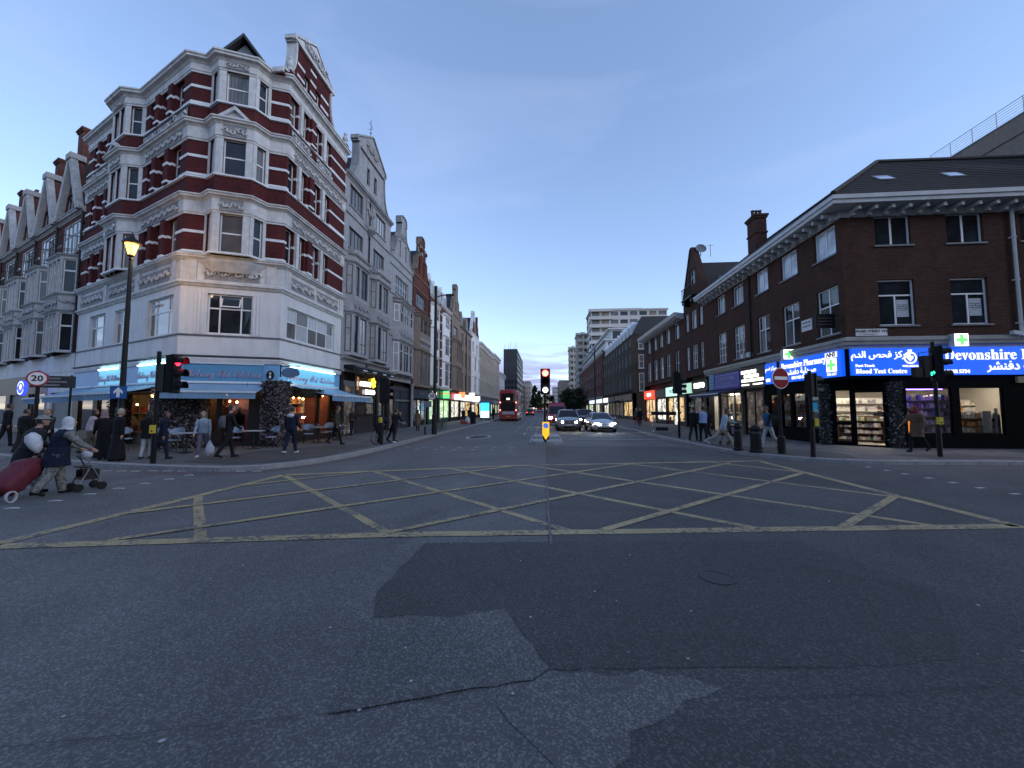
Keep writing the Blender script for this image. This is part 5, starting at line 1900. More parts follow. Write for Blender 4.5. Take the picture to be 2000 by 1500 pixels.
# deep eaves: soffit, brackets, gutter
OV = .75
cornice(pb, band, 10.3, EAVE, prof=[(0, .0), (OV, .02), (OV + .04, .0), (OV + .06, .14), (OV + .12, .16), (OV + .14, .32), (OV + .02, .34), (OV - .05, .2), (0, .24)], name='eaves')
cornice(pb, band, 10.12, EAVE, prof=[(0, -.1), (.06, -.1), (.06, .1), (.1, .16), (0, .178)], name='bed_mould')
bm_ = MB().box(-.06, .06, -.62, 0, 0, .16).box(-.06, .06, -.30, 0, -.12, 0).mesh('eaves_bracket', EAVE)
u = .35
while u < WL - .1:
    link('eaves_bracket', bm_, pb, Fw.M(u, 0, 10.12))
    u += .62
u = .35
while u < PL:
    link('eaves_bracket', bm_, pb, Fp.M(u, 0, 10.12))
    u += .66
# hipped tile roof with skylights
rf = MB()
e = OV + .1
rz, ri_ = 13.85, 3.6
A0, A1 = (RX - e, YE), (RX - e, YC - e)
A2 = (RX + PL, YC - e)
rf.v += [(*A0, 10.62), (*A1, 10.62), (*A2, 10.62), (RX + ri_, YE, rz + .3), (RX + 3.55, YC + 2.3, rz), (RX + PL, YC + 2.3, rz - .2), (RX + PL, YC + 9, 10.6), (RX + 9, YE, 10.6)]
rf.f += [(0, 3, 4, 1)[::-1], (1, 4, 5, 2)[::-1], (3, 7, 6, 5, 4)[::-1]]
rf.build('roof', TILE, pb, pb.matrix_basis.inverted())
# tile courses on the roof slope facing the junction
tb = MB()
for k in range(17):
    f = k / 17
    p0 = Vector((*A1, 10.66)).lerp(Vector((RX + 3.55, YC + 2.3, rz + .03)), f)
    p1 = Vector((*A2, 10.66)).lerp(Vector((RX + PL, YC + 2.3, rz - .17)), f)
    tb.loft([[(p0.x, p0.y, p0.z), (p0.x, p0.y - .03, p0.z), (p0.x, p0.y - .02, p0.z + .025)], [(p1.x, p1.y, p1.z), (p1.x, p1.y - .03, p1.z), (p1.x, p1.y - .02, p1.z + .025)]])
tb.build('tile_courses', TILE, pb, pb.matrix_basis.inverted())['kind'] = 'stuff'
ri2 = MB().tube([(RX - e, YC - e, 10.7), (RX + 3.55, YC + 2.3, rz + .05), (RX + PL, YC + 2.3, rz - .14)], .11, 6)
ri2.tube([(RX + ri_, YE, rz + .35), (RX + 3.55, YC + 2.3, rz + .05)], .11, 6)
ri2.build('ridge_tiles', TILE, pb, pb.matrix_basis.inverted())
slope = math.atan2(rz - .1 - 10.62, 2.3 + e)
for u in (2.3, 5.15):
    s_ = MB().box(-.36, .36, -.30, .30, 0, .07).build('skylight', LEAD, pb, Fp.M(u, .55, 12.02) @ Matrix.Rotation(slope, 4, 'X'))
    MB().quad((-.29, -.23, .075), (.29, -.23, .075), (.29, .23, .075), (-.29, .23, .075)).build('pane', GL3, s_)
chimney(pb, T(1.3, 26.1 - YC, 10.6 - .12), .7, 1.0, 3.6, BROWNB, 3, STOCKB)
downpipe(pb, Fp, 6.66, 4.85, 10.15, EAVE, .06, -.1)
downpipe(pb, Fw, uy(24.75), 4.85, 10.1, IRON, .05)
b = MB()
b.quad((RX, YE, 0), (RX + 9, YE, 0), (RX + 9, YE, 10.6), (RX, YE, 10.6))
b.build('flank_wall', BROWNB, pb, pb.matrix_basis.inverted())

# ---- pharmacy at street level: splayed corner door between flower-clad posts
SHOPB = mat('pharmacy_black', (.004, .004, .005), .8, var=.2, spec=.06)
Q0, Q1 = Vector((RX, 18.75)), Vector((RX + 1.62, YC))
Fd = Fr(Q0, Q1 - Q0, pb)
DL_ = (Q1 - Q0).length
w_shop = [(uy(23.2), uy(22.2), .75, 2.55), (uy(22.05), uy(21.3), .75, 2.55), (uy(21.1), uy(20.15), .75, 2.55), (uy(19.95), uy(19.05), .75, 2.55)]
wall(pb, Fw, uy(18.75), .12, 4.4, w_shop, SHOPB, .15, uy(23.6), name='shopfront')
p_shop = [(2.2, 3.95, .68, 2.62), (4.25, 5.9, .68, 2.65), (9.0, 12.0, .68, 2.6)]
wall(pb, Fp, PL, .12, 4.4, p_shop, SHOPB, .15, 1.62, name='shopfront')
d_shop = [(.32, .86, .25, 2.6), (.98, 1.92, .14, 2.5)]
wall(pb, Fd, DL_, .12, 3.0, d_shop, SHOPB, .15, name='shopfront')
wall(pb, Fw, WL, 3.0, 4.4, [], SHOPB, .1, uy(18.75), name='lintel')
wall(pb, Fp, 1.62, 3.0, 4.4, [], SHOPB, .1, name='lintel')
MB().sheet([(RX, 18.75), (RX, YC), (RX + 1.62, YC)], 3.0).build('door_soffit', SHOPB, pb, pb.matrix_basis.inverted())
for fr_, hs_ in ((Fw, w_shop), (Fp, p_shop), (Fd, d_shop)):
    for k, (a, b_, c, d) in enumerate(hs_):
        f = MB().box(a, a + .04, .04, .1, c, d).box(b_ - .04, b_, .04, .1, c, d).box(a + .04, b_ - .04, .04, .1, d - .05, d).box(a + .04, b_ - .04, .04, .1, c, c + .05)
        if fr_ is Fd and k == 0:
            f.box(a + .04, b_ - .04, .04, .1, 1.02, 1.14)
        w = f.build('shop_window' if not (fr_ is Fd and k == 1) else 'open_doorway', SHOPB, pb, fr_.M())
        if not (fr_ is Fd and k == 1):
            MB().quad((a + .04, .07, c + .05), (b_ - .04, .07, c + .05), (b_ - .04, .07, d - .05), (a + .04, .07, d - .05)).build('pane', CLEAR, w)
# one L-shaped lit shop inside
room = MB()
fl = [(RX + .25, 23.4), (RX + .25, 18.9), (RX + 1.75, YC + .25), (RX + 8.2, YC + .25), (RX + 8.2, YC + 5.0), (RX + 4.6, YC + 6.06), (RX + 4.0, 23.4)]
for z in (.13, 2.98):
    room.sheet(fl, z)
for i in range(3, 7):
    p, q = fl[i], fl[(i + 1) % 7]
    room.quad((*p, .13), (*q, .13), (*q, 2.98), (*p, 2.98))
rm = room.build('shop_room', mat('pharmacy_wall', (.42, .39, .34), .7, var=.05), pb, pb.matrix_basis.inverted())
for (x, y, rz_) in ((14.6, 18.9, 0), (16.2, 18.9, 0), (18.4, 19.2, 0), (20.2, 19.2, 0), (14.0, 21.3, 1.57), (15.8, 21.6, 0), (14.0, 20.0, 1.57)):
    MB().box(-.55, .55, -.06, .06, 2.90, 2.94).build('tube_lamp', emis('pharmacy_tube', (1, .90, .74), 22), rm, T(x, y, 0) @ RZ(rz_))
SHW = mat('shelf_white', (.5, .48, .44), .6, var=.05)
SHB = mat('shelf_wood', (.10, .05, .03), .6, var=.2)


def shelf_unit(x0, x1, y, zs_, dep, rz_, px, py, seed, pal, h=.26, base=.15, m=None, zt=2.2):
    r = random.Random(seed)
    b_ = MB()
    L = x1 - x0
    for z in zs_:
        b_.box(0, L, 0, dep, z, z + .025)
    b_.box(-.03, 0, 0, dep, base, zt).box(L, L + .03, 0, dep, base, zt).box(0, L, dep, dep + .02, base, zt)
    u_ = b_.build('shelf_unit', m or SHW, rm, T(px, py, 0) @ RZ(rz_))
    bins = {}
    for z in zs_:
        x = .03
        while x < L - .1:
            w = r.uniform(.05, .13)
            hh = r.uniform(.45, .95) * h
            if r.random() < .93:
                k = r.choice(pal)
                bins.setdefault(k, MB()).box(x, x + w, .03 + r.uniform(0, .06), dep - .02, z + .026, z + .026 + hh)
            x += w + .012
    for k, bb in bins.items():
        bb.build('stock_packets', PK[k], u_)['kind'] = 'stuff'


shelf_unit(0, 2.15, 0, (.7, 1.05, 1.4, 1.75, 2.1), .25, 0, 15.7, 18.3, 1, [0, 0, 6, 3, 7, 0], .28)
shelf_unit(0, 1.5, 0, (.7, .98), .25, 0, 17.95, 18.15, 2, [0, 1, 1, 0, 2], .24, zt=1.5, m=SHB)
shelf_unit(0, 1.5, 0, (1.3,), .2, 0, 17.95, 18.15, 3, [0, 1, 0], .3, zt=1.5, m=SHB)
shelf_unit(0, 1.6, 0, (.25, .55, .85, 1.15), .35, R(-40), 14.35, 20.1, 4, [0, 0, 6, 1, 4], .22, zt=1.4, m=SHB)
shelf_unit(0, 2.4, 0, (.4, .8, 1.2, 1.6, 2.0), .3, R(-40), 15.2, 22.2, 5, [0, 0, 0, 6], .25, zt=2.3)
shelf_unit(0, 4.4, 0, (.8, 1.1, 1.4, 1.7, 2.0, 2.3), .22, R(-90), 13.45, 24.3, 6, [0, 1, 2, 6, 7, 1], .26, zt=2.6)
shelf_unit(0, 2.6, 0, (.7, 1.0, 1.3, 1.6, 1.9), .25, 0, 18.6, 20.6, 7, [0, 1, 0, 2, 6], .24, zt=2.2)
for nm, x0, x1, z0, z1, m_, fr_, y in (('poster', uy(19.9), uy(19.1), 1.75, 2.3, mat('poster_teal', (.03, .16, .22), .6, var=.4, scale=6), Fw, .2), ('poster', uy(19.8), uy(19.1), .85, 1.7, mat('poster_pale_blue', (.35, .42, .5), .6, var=.15, scale=7), Fw, .22),
                          ('poster', 2.35, 3.0, .75, 1.25, mat('poster_orange', (.75, .20, .04), .6, var=.3, scale=8, emit=(1, .3, .05), estr=.35), Fp, .25), ('roll_banner', 5.35, 5.7, .75, 1.65, mat('banner_cream', (.6, .56, .48), .6), Fp, .3), ('poster', 5.72, 5.82, .75, 1.75, mat('poster_grey', (.4, .4, .42), .6), Fp, .2)):
    MB().box(x0, x1, y, y + .015, z0, z1).build(nm, m_, pb, fr_.M())
MB().box(2.25, 3.9, .3, .36, 2.55, 2.61).build('violet_strip_lamp', emis('violet_tube', (.28, .12, 1), 5), pb, Fp.M())

# ---- pharmacy signs
BLUE_LIT = emis('lit_sign_blue', (.002, .072, .60), .62)
WLIT = emis('lit_letters', (1, 1, 1), .5)
KIT = lambda s: ''.join(chr(0x1D400 + ord(c) - 65) if c.isupper() and c.isalpha() else chr(0x1D41A + ord(c) - 97) if c.islower() else c for c in s)
AR_PHARM = '\ufeae\ufeb8\ufee8\ufed3\ufea9 \ufe94\ufef4\ufedf\ufeaa\ufef4\ufebb'
AR_SHORT = '\ufee2\ufea3\ufed3 \ufeb0\ufedb\ufeae\ufee3'
AR_BLOOD = '\ufee2\ufeaa\ufedf\ufe8d \ufeba\ufea4\ufed3 \ufeb0\ufedb\ufeae\ufee3'


def cross_parts(s, x, z, r_, y, m1, m2):
    """white square with a green cross cut by a white star"""
    MB().box(x - r_, x + r_, y - .02, y, z - r_, z + r_).build('cross_panel', m1, s)
    c = MB()
    t = r_ * .26
    c.box(x - t, x + t, y - .03, y - .0201, z - r_ * .85, z + r_ * .85).box(x - r_ * .85, x - t, y - .03, y - .0201, z - t, z + t).box(x + t, x + r_ * .85, y - .03, y - .0201, z - t, z + t)
    c.build('green_cross', m2, s)


GREEN_LIT = emis('lit_cross_green', (.10, .55, .12), .8)
WPAN = emis('lit_panel_white', (.95, 1, .92), .95)
s1 = thing('pharmacy_sign', 'blue lit pharmacy fascia on the main road side with a white cross panel', 'shop sign', (*Fw.plan(uy(23.2), -.02), 3.14), Fw.a)
W1 = 5.72
MB().box(0, W1, -.14, 0, 0, 1.14).build('panel', BLUE_LIT, s1)
lettering(KIT('Devonshire Pharmacy'), WLIT, s1, T(3.2, -.155, .83), .44, depth=.02, sx_=.78)
lettering(AR_PHARM, WLIT, s1, T(3.1, -.155, .47), .38, depth=.02, bold=.006)
lettering('020 7402 5734', WLIT, s1, T(3.0, -.155, .17), .2, depth=.02, bold=.006)
lettering(AR_SHORT, WLIT, s1, T(.62, -.155, .85), .3, depth=.02)
MB().box(.12, .5, -.16, -.1405, .12, .3).build('info_panel', WLIT, s1)
MB().box(1.62, 1.92, -.16, -.1405, .35, .55).box(1.70, 1.84, -.16, -.1405, .15, .35).build('bowl_emblem', WLIT, s1)
MB().box(4.8, 5.5, -.16, -.1405, .86, 1.10).build('health_panel', WLIT, s1)
lettering('NHS', mat('sign_navy_ink', (.01, .03, .2), .5), s1, T(5.15, -.17, .98), .27, depth=.01, bold=.01, shear=.2)
cross_parts(s1, 5.15, .53, .29, -.1405, WPAN, GREEN_LIT)
lettering('215-217', WLIT, s1, T(5.15, -.155, .12), .17, depth=.02)
s2 = thing('pharmacy_sign', 'blue lit blood test fascia with a round crest facing the junction', 'shop sign', (RX + .05, YC - .02, 3.14), 0)
MB().box(0, 4.15, -.14, 0, 0, 1.14).build('panel', BLUE_LIT, s2)
lettering(AR_BLOOD, WLIT, s2, T(1.12, -.155, .86), .37, depth=.02, bold=.006)
lettering(KIT('Fast-Track'), WLIT, s2, T(.1, -.155, .40), .16, depth=.02, align='LEFT')
lettering(KIT('Blood Test Centre'), WLIT, s2, T(.1, -.155, .16), .275, depth=.02, align='LEFT', sx_=.93)
cr = MB()
for k in range(24):
    a0, a1 = k * .2618, (k + 1) * .2618
    cr.quad((2.25 + .26 * math.cos(a0), -.16, .72 + .26 * math.sin(a0)), (2.25 + .26 * math.cos(a1), -.16, .72 + .26 * math.sin(a1)), (2.25 + .19 * math.cos(a1), -.16, .72 + .19 * math.sin(a1)), (2.25 + .19 * math.cos(a0), -.16, .72 + .19 * math.sin(a0)))
cr.poly_xz([(2.13, .80), (2.13, .70), (2.25, .57), (2.37, .70), (2.37, .80)], -.16, -.145)
cr.box(2.17, 2.33, -.16, -.145, .98, 1.06).box(2.20, 2.30, -.16, -.145, .88, .93)
cr.build('crest', WLIT, s2)
lettering('WELLBEING', WLIT, s2, T(2.25, -.155, .37), .12, depth=.02)
s3 = thing('pharmacy_sign', 'long blue lit pharmacy fascia cut by the right edge of the picture', 'shop sign', (RX + 4.22, YC - .02, 3.14), 0)
MB().box(0, 7.5, -.14, 0, 0, 1.14).build('panel', BLUE_LIT, s3)
lettering(KIT('Devonshire Pharmacy'), WLIT, s3, T(-.62, -.155, .80), .60, depth=.02, align='LEFT', sx_=.93)
lettering(AR_PHARM, WLIT, s3, T(2.35, -.155, .35), .48, depth=.02, bold=.008)
lettering('020 7402 5734', WLIT, s3, T(-.9, -.155, .13), .2, depth=.02, align='LEFT', bold=.006)
MB().box(-.45, -.40, -.02, .0, -.02, 1.2).build('joint', SHOPB, s3)
for fr_, u_, lab in ((Fw, uy(20.95), 'lit green cross box sign on the main road side of the pharmacy'), (Fp, 4.1, 'lit green cross box sign over the pharmacy on the junction side')):
    s = thing('cross_sign', lab, 'shop sign', (*fr_.plan(u_, -.25), 4.55), 0, 'lit pharmacy cross boxes')
    MB().box(-.26, .26, -.12, .12, -.26, .26).build('box', EAVE, s)
    cross_parts(s, 0, 0, .25, -.1205, WPAN, GREEN_LIT)
    MB().box(-.05, .05, .12, .3, -.05, .05).build('bracket', IRON, s)
# ---- street name plates and other wall signs
pl = thing('street_name_plate', 'white street name plate reading Praed Street on the brick corner', 'street sign', (RX + .35, YC - .012, 4.83), 0)
MB().box(0, 1.25, -.02, 0, 0, .3).build('plate', WHITE, pl)
lettering('PRAED STREET W2', BLACK, pl, T(.62, -.024, .19), .15, depth=.004, bold=.003)
lettering('CITY OF WESTMINSTER', mat('plate_red', (.4, .05, .05), .5), pl, T(.45, -.024, .06), .055, depth=.004)
pl = thing('street_name_plate', 'white street name plate between two windows on the main road side', 'street sign', (*Fw.plan(uy(20.1), -.012), 5.55), Fw.a)
MB().box(0, .75, -.02, 0, 0, .55).build('plate', WHITE, pl)
lettering('EDGWARE', BLACK, pl, T(.37, -.024, .40), .14, depth=.004, sx_=.85)
lettering('ROAD W2', BLACK, pl, T(.37, -.024, .22), .14, depth=.004, sx_=.85)
pl = thing('projecting_sign', 'black hanging sign boxes beside the corner windows over the pharmacy', 'shop sign', (RX, 17.85, 5.3), 0)
MB().box(-.9, -.12, -.07, .07, 0, .62).build('box', BLACK, pl)
MB().box(-.12, 0, -.03, .03, .5, .56).build('bracket', IRON, pl)
for z in (.12, .26, .40):
    MB().box(-.8, -.22, -.078, -.0705, z, z + .05).build('lettering', mat('sign_dim_gold', (.06, .055, .045), .5), pl)
pl = thing('security_camera', 'white security camera on the shop cornice near the right edge', 'camera', (RX + 6.35, YC - .3, 4.72), 0)
MB().box(-.3, .28, -.08, .08, 0, .14).build('body', EAVE, pl, Matrix.Rotation(R(12), 4, 'Y'))
MB().tube([(0, 0, 0), (.05, .2, -.12)], .03, 6).build('mount', EAVE, pl)
pl = thing('alarm_box', 'small yellowish alarm box under the long blue fascia', 'alarm box', (RX + 6.35, YC - .02, 2.8), 0)
MB().prism([(0, 0), (.3, 0), (.3, -.1), (0, -.1)], 0, .26).build('case', mat('alarm_cream', (.25, .2, .12), .5), pl)

# ---- flower-clad posts at the pharmacy door
def flower_mass(name, label, M, w, d, h, n, cols, seed, cat='flower column', taper=0.0):
    """post smothered in leaves and blossom: hundreds of small petals over a dark core"""
    r = random.Random(seed)
    s = thing(name, label, cat, M.translation, 0)
    core = MB().box(-w * .42, w * .42, -d * .42, d * .42, 0, h)
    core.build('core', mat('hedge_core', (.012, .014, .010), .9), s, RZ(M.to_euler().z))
    bins = [MB() for _ in cols]
    for i in range(n):
        side = r.random()
        if side < .5:
            x, y = r.uniform(-w / 2, w / 2), -d / 2 + r.uniform(-.03, .05)
        elif side < .75:
            x, y = -w / 2 + r.uniform(-.03, .05), r.uniform(-d / 2, d / 2)
        else:
            x, y = w / 2 - r.uniform(-.03, .05), r.uniform(-d / 2, d / 2)
        z = r.uniform(.02, h)
        q = Matrix.Translation((x, y, z)) @ Matrix.Rotation(r.uniform(0, 6.3), 4, 'Z') @ Matrix.Rotation(r.uniform(-1.2, 1.2), 4, 'X') @ Matrix.Rotation(r.uniform(-1.2, 1.2), 4, 'Y')
        a = r.uniform(.03, .065)
        b_ = bins[r.randrange(len(cols))]
        k = len(b_.v)
        b_.add([(-a, 0, 0), (0, -a * .45, a * .2), (a, 0, 0), (0, a * .45, a * .2), (0, -a, 0), (a * .4, 0, a * .25), (0, a, 0), (-a * .4, 0, a * .25)], [(0, 1, 2, 3), (4, 5, 6, 7)])
        b_.xform(q, k)
    for bb, m in zip(bins, cols):
        bb.build('petals', m, s, RZ(M.to_euler().z))['kind'] = 'stuff'
    return s


PET_G = [mat('dried_petal_grey', (.10, .10, .11), .8, var=.4, scale=30), mat('dried_petal_pale', (.26, .25, .25), .8, var=.3, scale=30), mat('dried_leaf', (.035, .04, .035), .8, var=.4, scale=30)]
PET_P = [mat('petal_mauve', (.24, .19, .23), .8, var=.4, scale=30), mat('petal_pale', (.36, .32, .33), .8, var=.3, scale=30), mat('petal_leaf', (.03, .035, .025), .8, var=.4, scale=30), mat('petal_dusk', (.09, .07, .085), .8, var=.4, scale=30)]
flower_mass('flower_column', 'grey dried flower column left of the pharmacy door', T(RX + .02, 18.85, .12) @ RZ(Fd.a), .42, .35, 2.75, 900, PET_G, 11)
flower_mass('flower_column', 'grey dried flower column right of the pharmacy door', T(RX + 1.72, YC + .05, .12), .45, .35, 2.75, 900, PET_G, 12)

# ------------------------------------------------------------------ the rest of the right side
# gabled middle house
Y0, Y1 = 31.5, 36.1
rt, fr = row_house('gabled_house', 'dark brick house with a steep gable and small balcony on the right', (RX, Y1), (0, -1), Y1 - Y0, 11.2, BROWNB,
    [(5.1, 7.2, [(.45, 1.15, 2, (.33, .66)), (1.75, 2.95, 3, (.33, .66)), (3.5, 4.2, 2, (.33, .66))]), (8.55, 10.2, [(.45, 1.15, 2, ()), (1.75, 2.95, 3, ()), (3.5, 4.2, 2, ())])],
    BROWNB, gable=('plain', 4.6, 4.4, 0, BROWNB, [(1.7, 2.9, 1.2, 2.6)]), framem=WIN_W, pmat=[GL3, GLC], roof='none', roofm=TILE, zs=4.5, split=True, depth=9)
rt_g = rt
bal = MB()
for k in range(16):
    bal.tube([(1.2 + k * .15, -.55, 11.3), (1.2 + k * .15, -.55, 12.2)], .012, 4, False)
bal.box(1.15, 3.5, -.6, 0, 11.15, 11.28).box(1.15, 3.5, -.58, -.52, 12.18, 12.23).box(1.4, 1.6, -.5, 0, 10.7, 11.15).box(3.0, 3.2, -.5, 0, 10.7, 11.15)
bal.build('balcony', IRON, rt, fr.M())
sk = MB().box(-.4, .4, -.5, .5, 0, .08).build('skylight', LEAD, rt, fr.M(3.6, 2.2, 12.4) @ Matrix.Rotation(R(62), 4, 'Y'))
MB().quad((-.33, -.43, .085), (.33, -.43, .085), (.33, .43, .085), (-.33, .43, .085)).build('pane', GL3, sk)
dsh = thing('satellite_dish', 'grey satellite dish on the gable peak at right', 'satellite dish', (RX + .6, 33.4, 15.4), 0)
MB().lathe([(.02, 0), (.3, .05), (.45, .14), (.44, .15), (.3, .07), (.02, .02)], 14).build('dish', LEAD, dsh, Matrix.Rotation(R(70), 4, 'X') @ T(0, 0, 0))
MB().tube([(0, 0, -.6), (0, 0, 0)], .03, 6).tube([(.9, .2, -.6), (.9, .2, .5)], .02, 5).tube([(.6, .2, .4), (1.2, .2, .4)], .012, 4).build('pole', IRON, dsh)
# farther brick house with eaves
Y0, Y1 = 36.1, 50.2
W = Y1 - Y0
cs_ = [(Y1 - b_, Y1 - a) for a, b_ in ((37.4, 38.7), (40.1, 41.4), (42.4, 43.7), (44.6, 46.1), (47.3, 48.7))]
rt, fr = row_house('terrace_house', 'dark brick house with white eaves ending at the side street', (RX, Y1), (0, -1), W, 10.5, BROWNB,
    [(5.0, 7.3, [(a, b_, 2, (.5,)) for a, b_ in cs_]), (8.4, 10.0, [(a, b_, 2, ()) for a, b_ in cs_])], BROWNB, framem=WIN_W, pmat=[GLC, GL], roofm=TILE, zs=4.5, depth=9, pipe=4.2)
cornice(rt, [fr.plan(0), fr.plan(W)], 10.3, EAVE, prof=[(0, .0), (OV, .02), (OV + .06, .14), (OV + .14, .32), (OV, .34), (0, .24)], name='eaves')
u = .4
while u < W:
    link('eaves_bracket', bm_, rt, fr.M(u, 0, 10.12))
    u += .62
# shops beneath these houses
Fs = Fr((RX, 50.2), (0, -1))


def su(y):
    return 50.2 - y


def shop_strip(name, label, y0, y1, m_frame, panes, zg=2.75):
    o = thing(name, label, 'shopfront', (*Fs.plan(su(y1)), .12), Fs.a, 'shopfronts on the right side')
    w = y1 - y0
    b_ = MB().box(0, w, .06, .16, zg, zg + .3).box(0, .2, -.03, .3, 0, zg).box(w - .2, w, -.03, .3, 0, zg)
    b_.build('frame', m_frame, o)
    n = len(panes)
    for i, (m, door) in enumerate(panes):
        a, c = .2 + (w - .4) * i / n, .2 + (w - .4) * (i + 1) / n
        s = .05 if door else .45
        f = MB().box(a, a + .05, .05, .13, s, zg).box(c - .05, c, .05, .13, s, zg).box(a + .05, c - .05, .05, .13, zg - .07, zg)
        if not door:
            f.box(a, c, .04, .15, 0, s)
        wn_ = f.build('shop_door' if door else 'shop_window', m_frame, o)
        MB().quad((a + .05, .1, s), (c - .05, .1, s), (c - .05, .1, zg - .07), (a + .05, .1, zg - .07)).build('pane', m, wn_)
    return o


RED_LIT = emis('lit_sign_red', (.75, .05, .02), .7)
shop_strip('shopfront', 'dark kiosk shopfront between the pharmacy and the blue hairdresser', 23.6, 26.0, BLACK, [(LIT_D, False), (LIT_D, False)])
fascia(Fs, su(26.0), su(23.3), 3.0, 4.35, mat('sign_black', (.008, .008, .009), .4), 'black fascia with rows of glowing white lettering', None)
ss = [o for o in COL.objects if o.get('label') == 'black fascia with rows of glowing white lettering'][0]
lettering('MARBLE ARCH', LITW, ss, T(1.0, -.14, 1.02), .26, depth=.02, bold=.01)
lettering('MOBILE REPAIR', LITW, ss, T(1.3, -.14, .75), .24, depth=.02, bold=.01)
MB().box(.15, 2.6, -.15, -.121, .42, .58).build('light_bar', LITW, ss)
MB().box(.15, 1.0, -.15, -.121, .2, .27).box(1.5, 2.5, -.15, -.121, .2, .27).build('small_print', LITW, ss)
shop_strip('shopfront', 'bright shopfront with posters under the dark blue awning', 26.1, 29.6, NAVY, [(LIT_D, True), (CLEAR, False), (CLEAR, False)])
shop_interior(pb, Fw, uy(31.2), uy(26.2), .13, 2.8, 1.6, ROOM_W, emis('side_shop_tube', (1, .93, .78), 12), 4, 31, [PK[0], PK[0], PK[4], PK[6], PK[1]], y0=.2)
for k, (x, m_) in enumerate(((3.0, PK[6]), (3.7, PK[5]), (4.3, PK[7]))):
    MB().box(x, x + .45, .3, .32, 1.5, 2.1).build('poster', m_, pb, Fw.M())
for y_ in (25.6, 24.9):
    MB().box(uy(y_) - .16, uy(y_) + .16, -.2, 0, 4.95, 5.25).build('alarm_case', EAVE, pb, Fw.M())
fascia(Fs, su(29.8), su(26.2), 3.15, 4.25, mat('sign_indigo', (.012, .016, .085), .4, emit=(.03, .04, .3), estr=.12), 'indigo fascia with thin pale lettering', None)
ss = [o for o in COL.objects if o.get('label') == 'indigo fascia with thin pale lettering'][0]
lettering('LONDON LINK', mat('sign_silver', (.4, .4, .5), .4), ss, T(1.8, -.14, .68), .34, depth=.02)
lettering('tours and travel', MATS['sign_silver'], ss, T(1.8, -.14, .36), .2, depth=.02)
MB().box(.15, 3.45, -.135, -.121, .16, .18).box(.15, 3.45, -.135, -.121, .96, .98).build('rule', MATS['sign_silver'], ss)
sb = thing('shop_sign', 'sky blue upright sign panel beside the indigo fascia', 'shop sign', (*Fs.plan(su(30.75), -.02), 3.15), Fs.a, 'shop fascia signs along the street')
MB().box(0, .85, -.14, 0, 0, 1.2).build('panel', mat('sign_sky', (.06, .2, .38), .4), sb)
for z in (.4, .62, .95):
    MB().box(.1, .72, -.145, -.1401, z, z + .03).build('print', MATS['sign_silver'], sb)
a_ = thing('awning', 'dark blue awning with a white edge beneath the indigo fascia', 'awning', (*Fs.plan(su(30.9), -.05), 0), Fs.a)
MB().loft([[(0, 0, 3.1), (0, -1.5, 2.75), (0, -1.5, 2.72), (0, 0, 3.07)], [(4.8, 0, 3.1), (4.8, -1.5, 2.75), (4.8, -1.5, 2.72), (4.8, 0, 3.07)]]).build('canvas', mat('awning_navy', (.012, .025, .08), .8), a_)
MB().box(0, 4.8, -1.56, -1.5, 2.55, 2.7).build('valance', MATS['awning_navy'], a_)
MB().box(0, 4.8, -1.57, -1.5, 2.705, 2.77).build('front_rail', AWN_L, a_)
for x in (.3, 4.5):
    MB().tube([(x, -.05, 2.6), (x + (.3 if x < 1 else -.3), -.8, 2.55), (x, -1.5, 2.7)], .025, 6).build('arm', IRON, a_)
shop_strip('shopfront', 'lit shopfront under the steep dark gable', 31.0, 36.0, BLACK, [(CLEAR, False), (LIT_D, True), (CLEAR, False)])
Fg = Fr((RX, 36.1), (0, -1), rt_g)
shop_interior(rt_g, Fg, .1, 4.5, .13, 2.8, .48, ROOM_W, MATS['side_shop_tube'], 4, 32, [PK[0], PK[1], PK[4], PK[2], PK[7]], y0=.2)
fascia(Fs, su(34.3), su(31.1), 3.2, 4.05, MATS['sign_black'], 'black fascia with bold glowing white word', 'PRESTO', LITW, .62)
fascia(Fs, su(37.6), su(34.5), 3.1, 4.0, emis('lit_sign_mixed', (.35, .6, .45), .5), 'pale green and pink glowing fascia', 'city', mat('sign_magenta', (.6, .03, .2), .5), .55)
shop_strip('shopfront', 'yellow lit shopfront hung with goods', 36.2, 41.5, BLACK, [(LIT_Y, False), (LIT_W, True), (LIT_Y, False)])
fascia(Fs, su(41.4), su(37.8), 3.0, 3.9, emis('lit_sign_mint', (.45, .8, .62), .6), 'mint green glowing fascia by the yellow shop', 'FRESH', WHITE, .5)
shop_strip('shopfront', 'white lit shopfront before the red one', 41.7, 45.4, BLACK, [(LIT_W, False), (LIT_W, False)])
fascia(Fs, su(45.4), su(41.7), 3.0, 3.8, MATS['sign_black'], 'dark blank fascia before the red shop')
shop_strip('shopfront', 'red framed shopfront near the side street', 45.6, 50.1, mat('shop_red', (.4, .03, .02), .4), [(LIT_Y, False), (LIT_Y, True), (LIT_Y, False)])
fascia(Fs, su(50.1), su(45.6), 2.9, 3.9, RED_LIT, 'red glowing fascia with a white roundel near the side street', 'COSTA', LITW, .55)
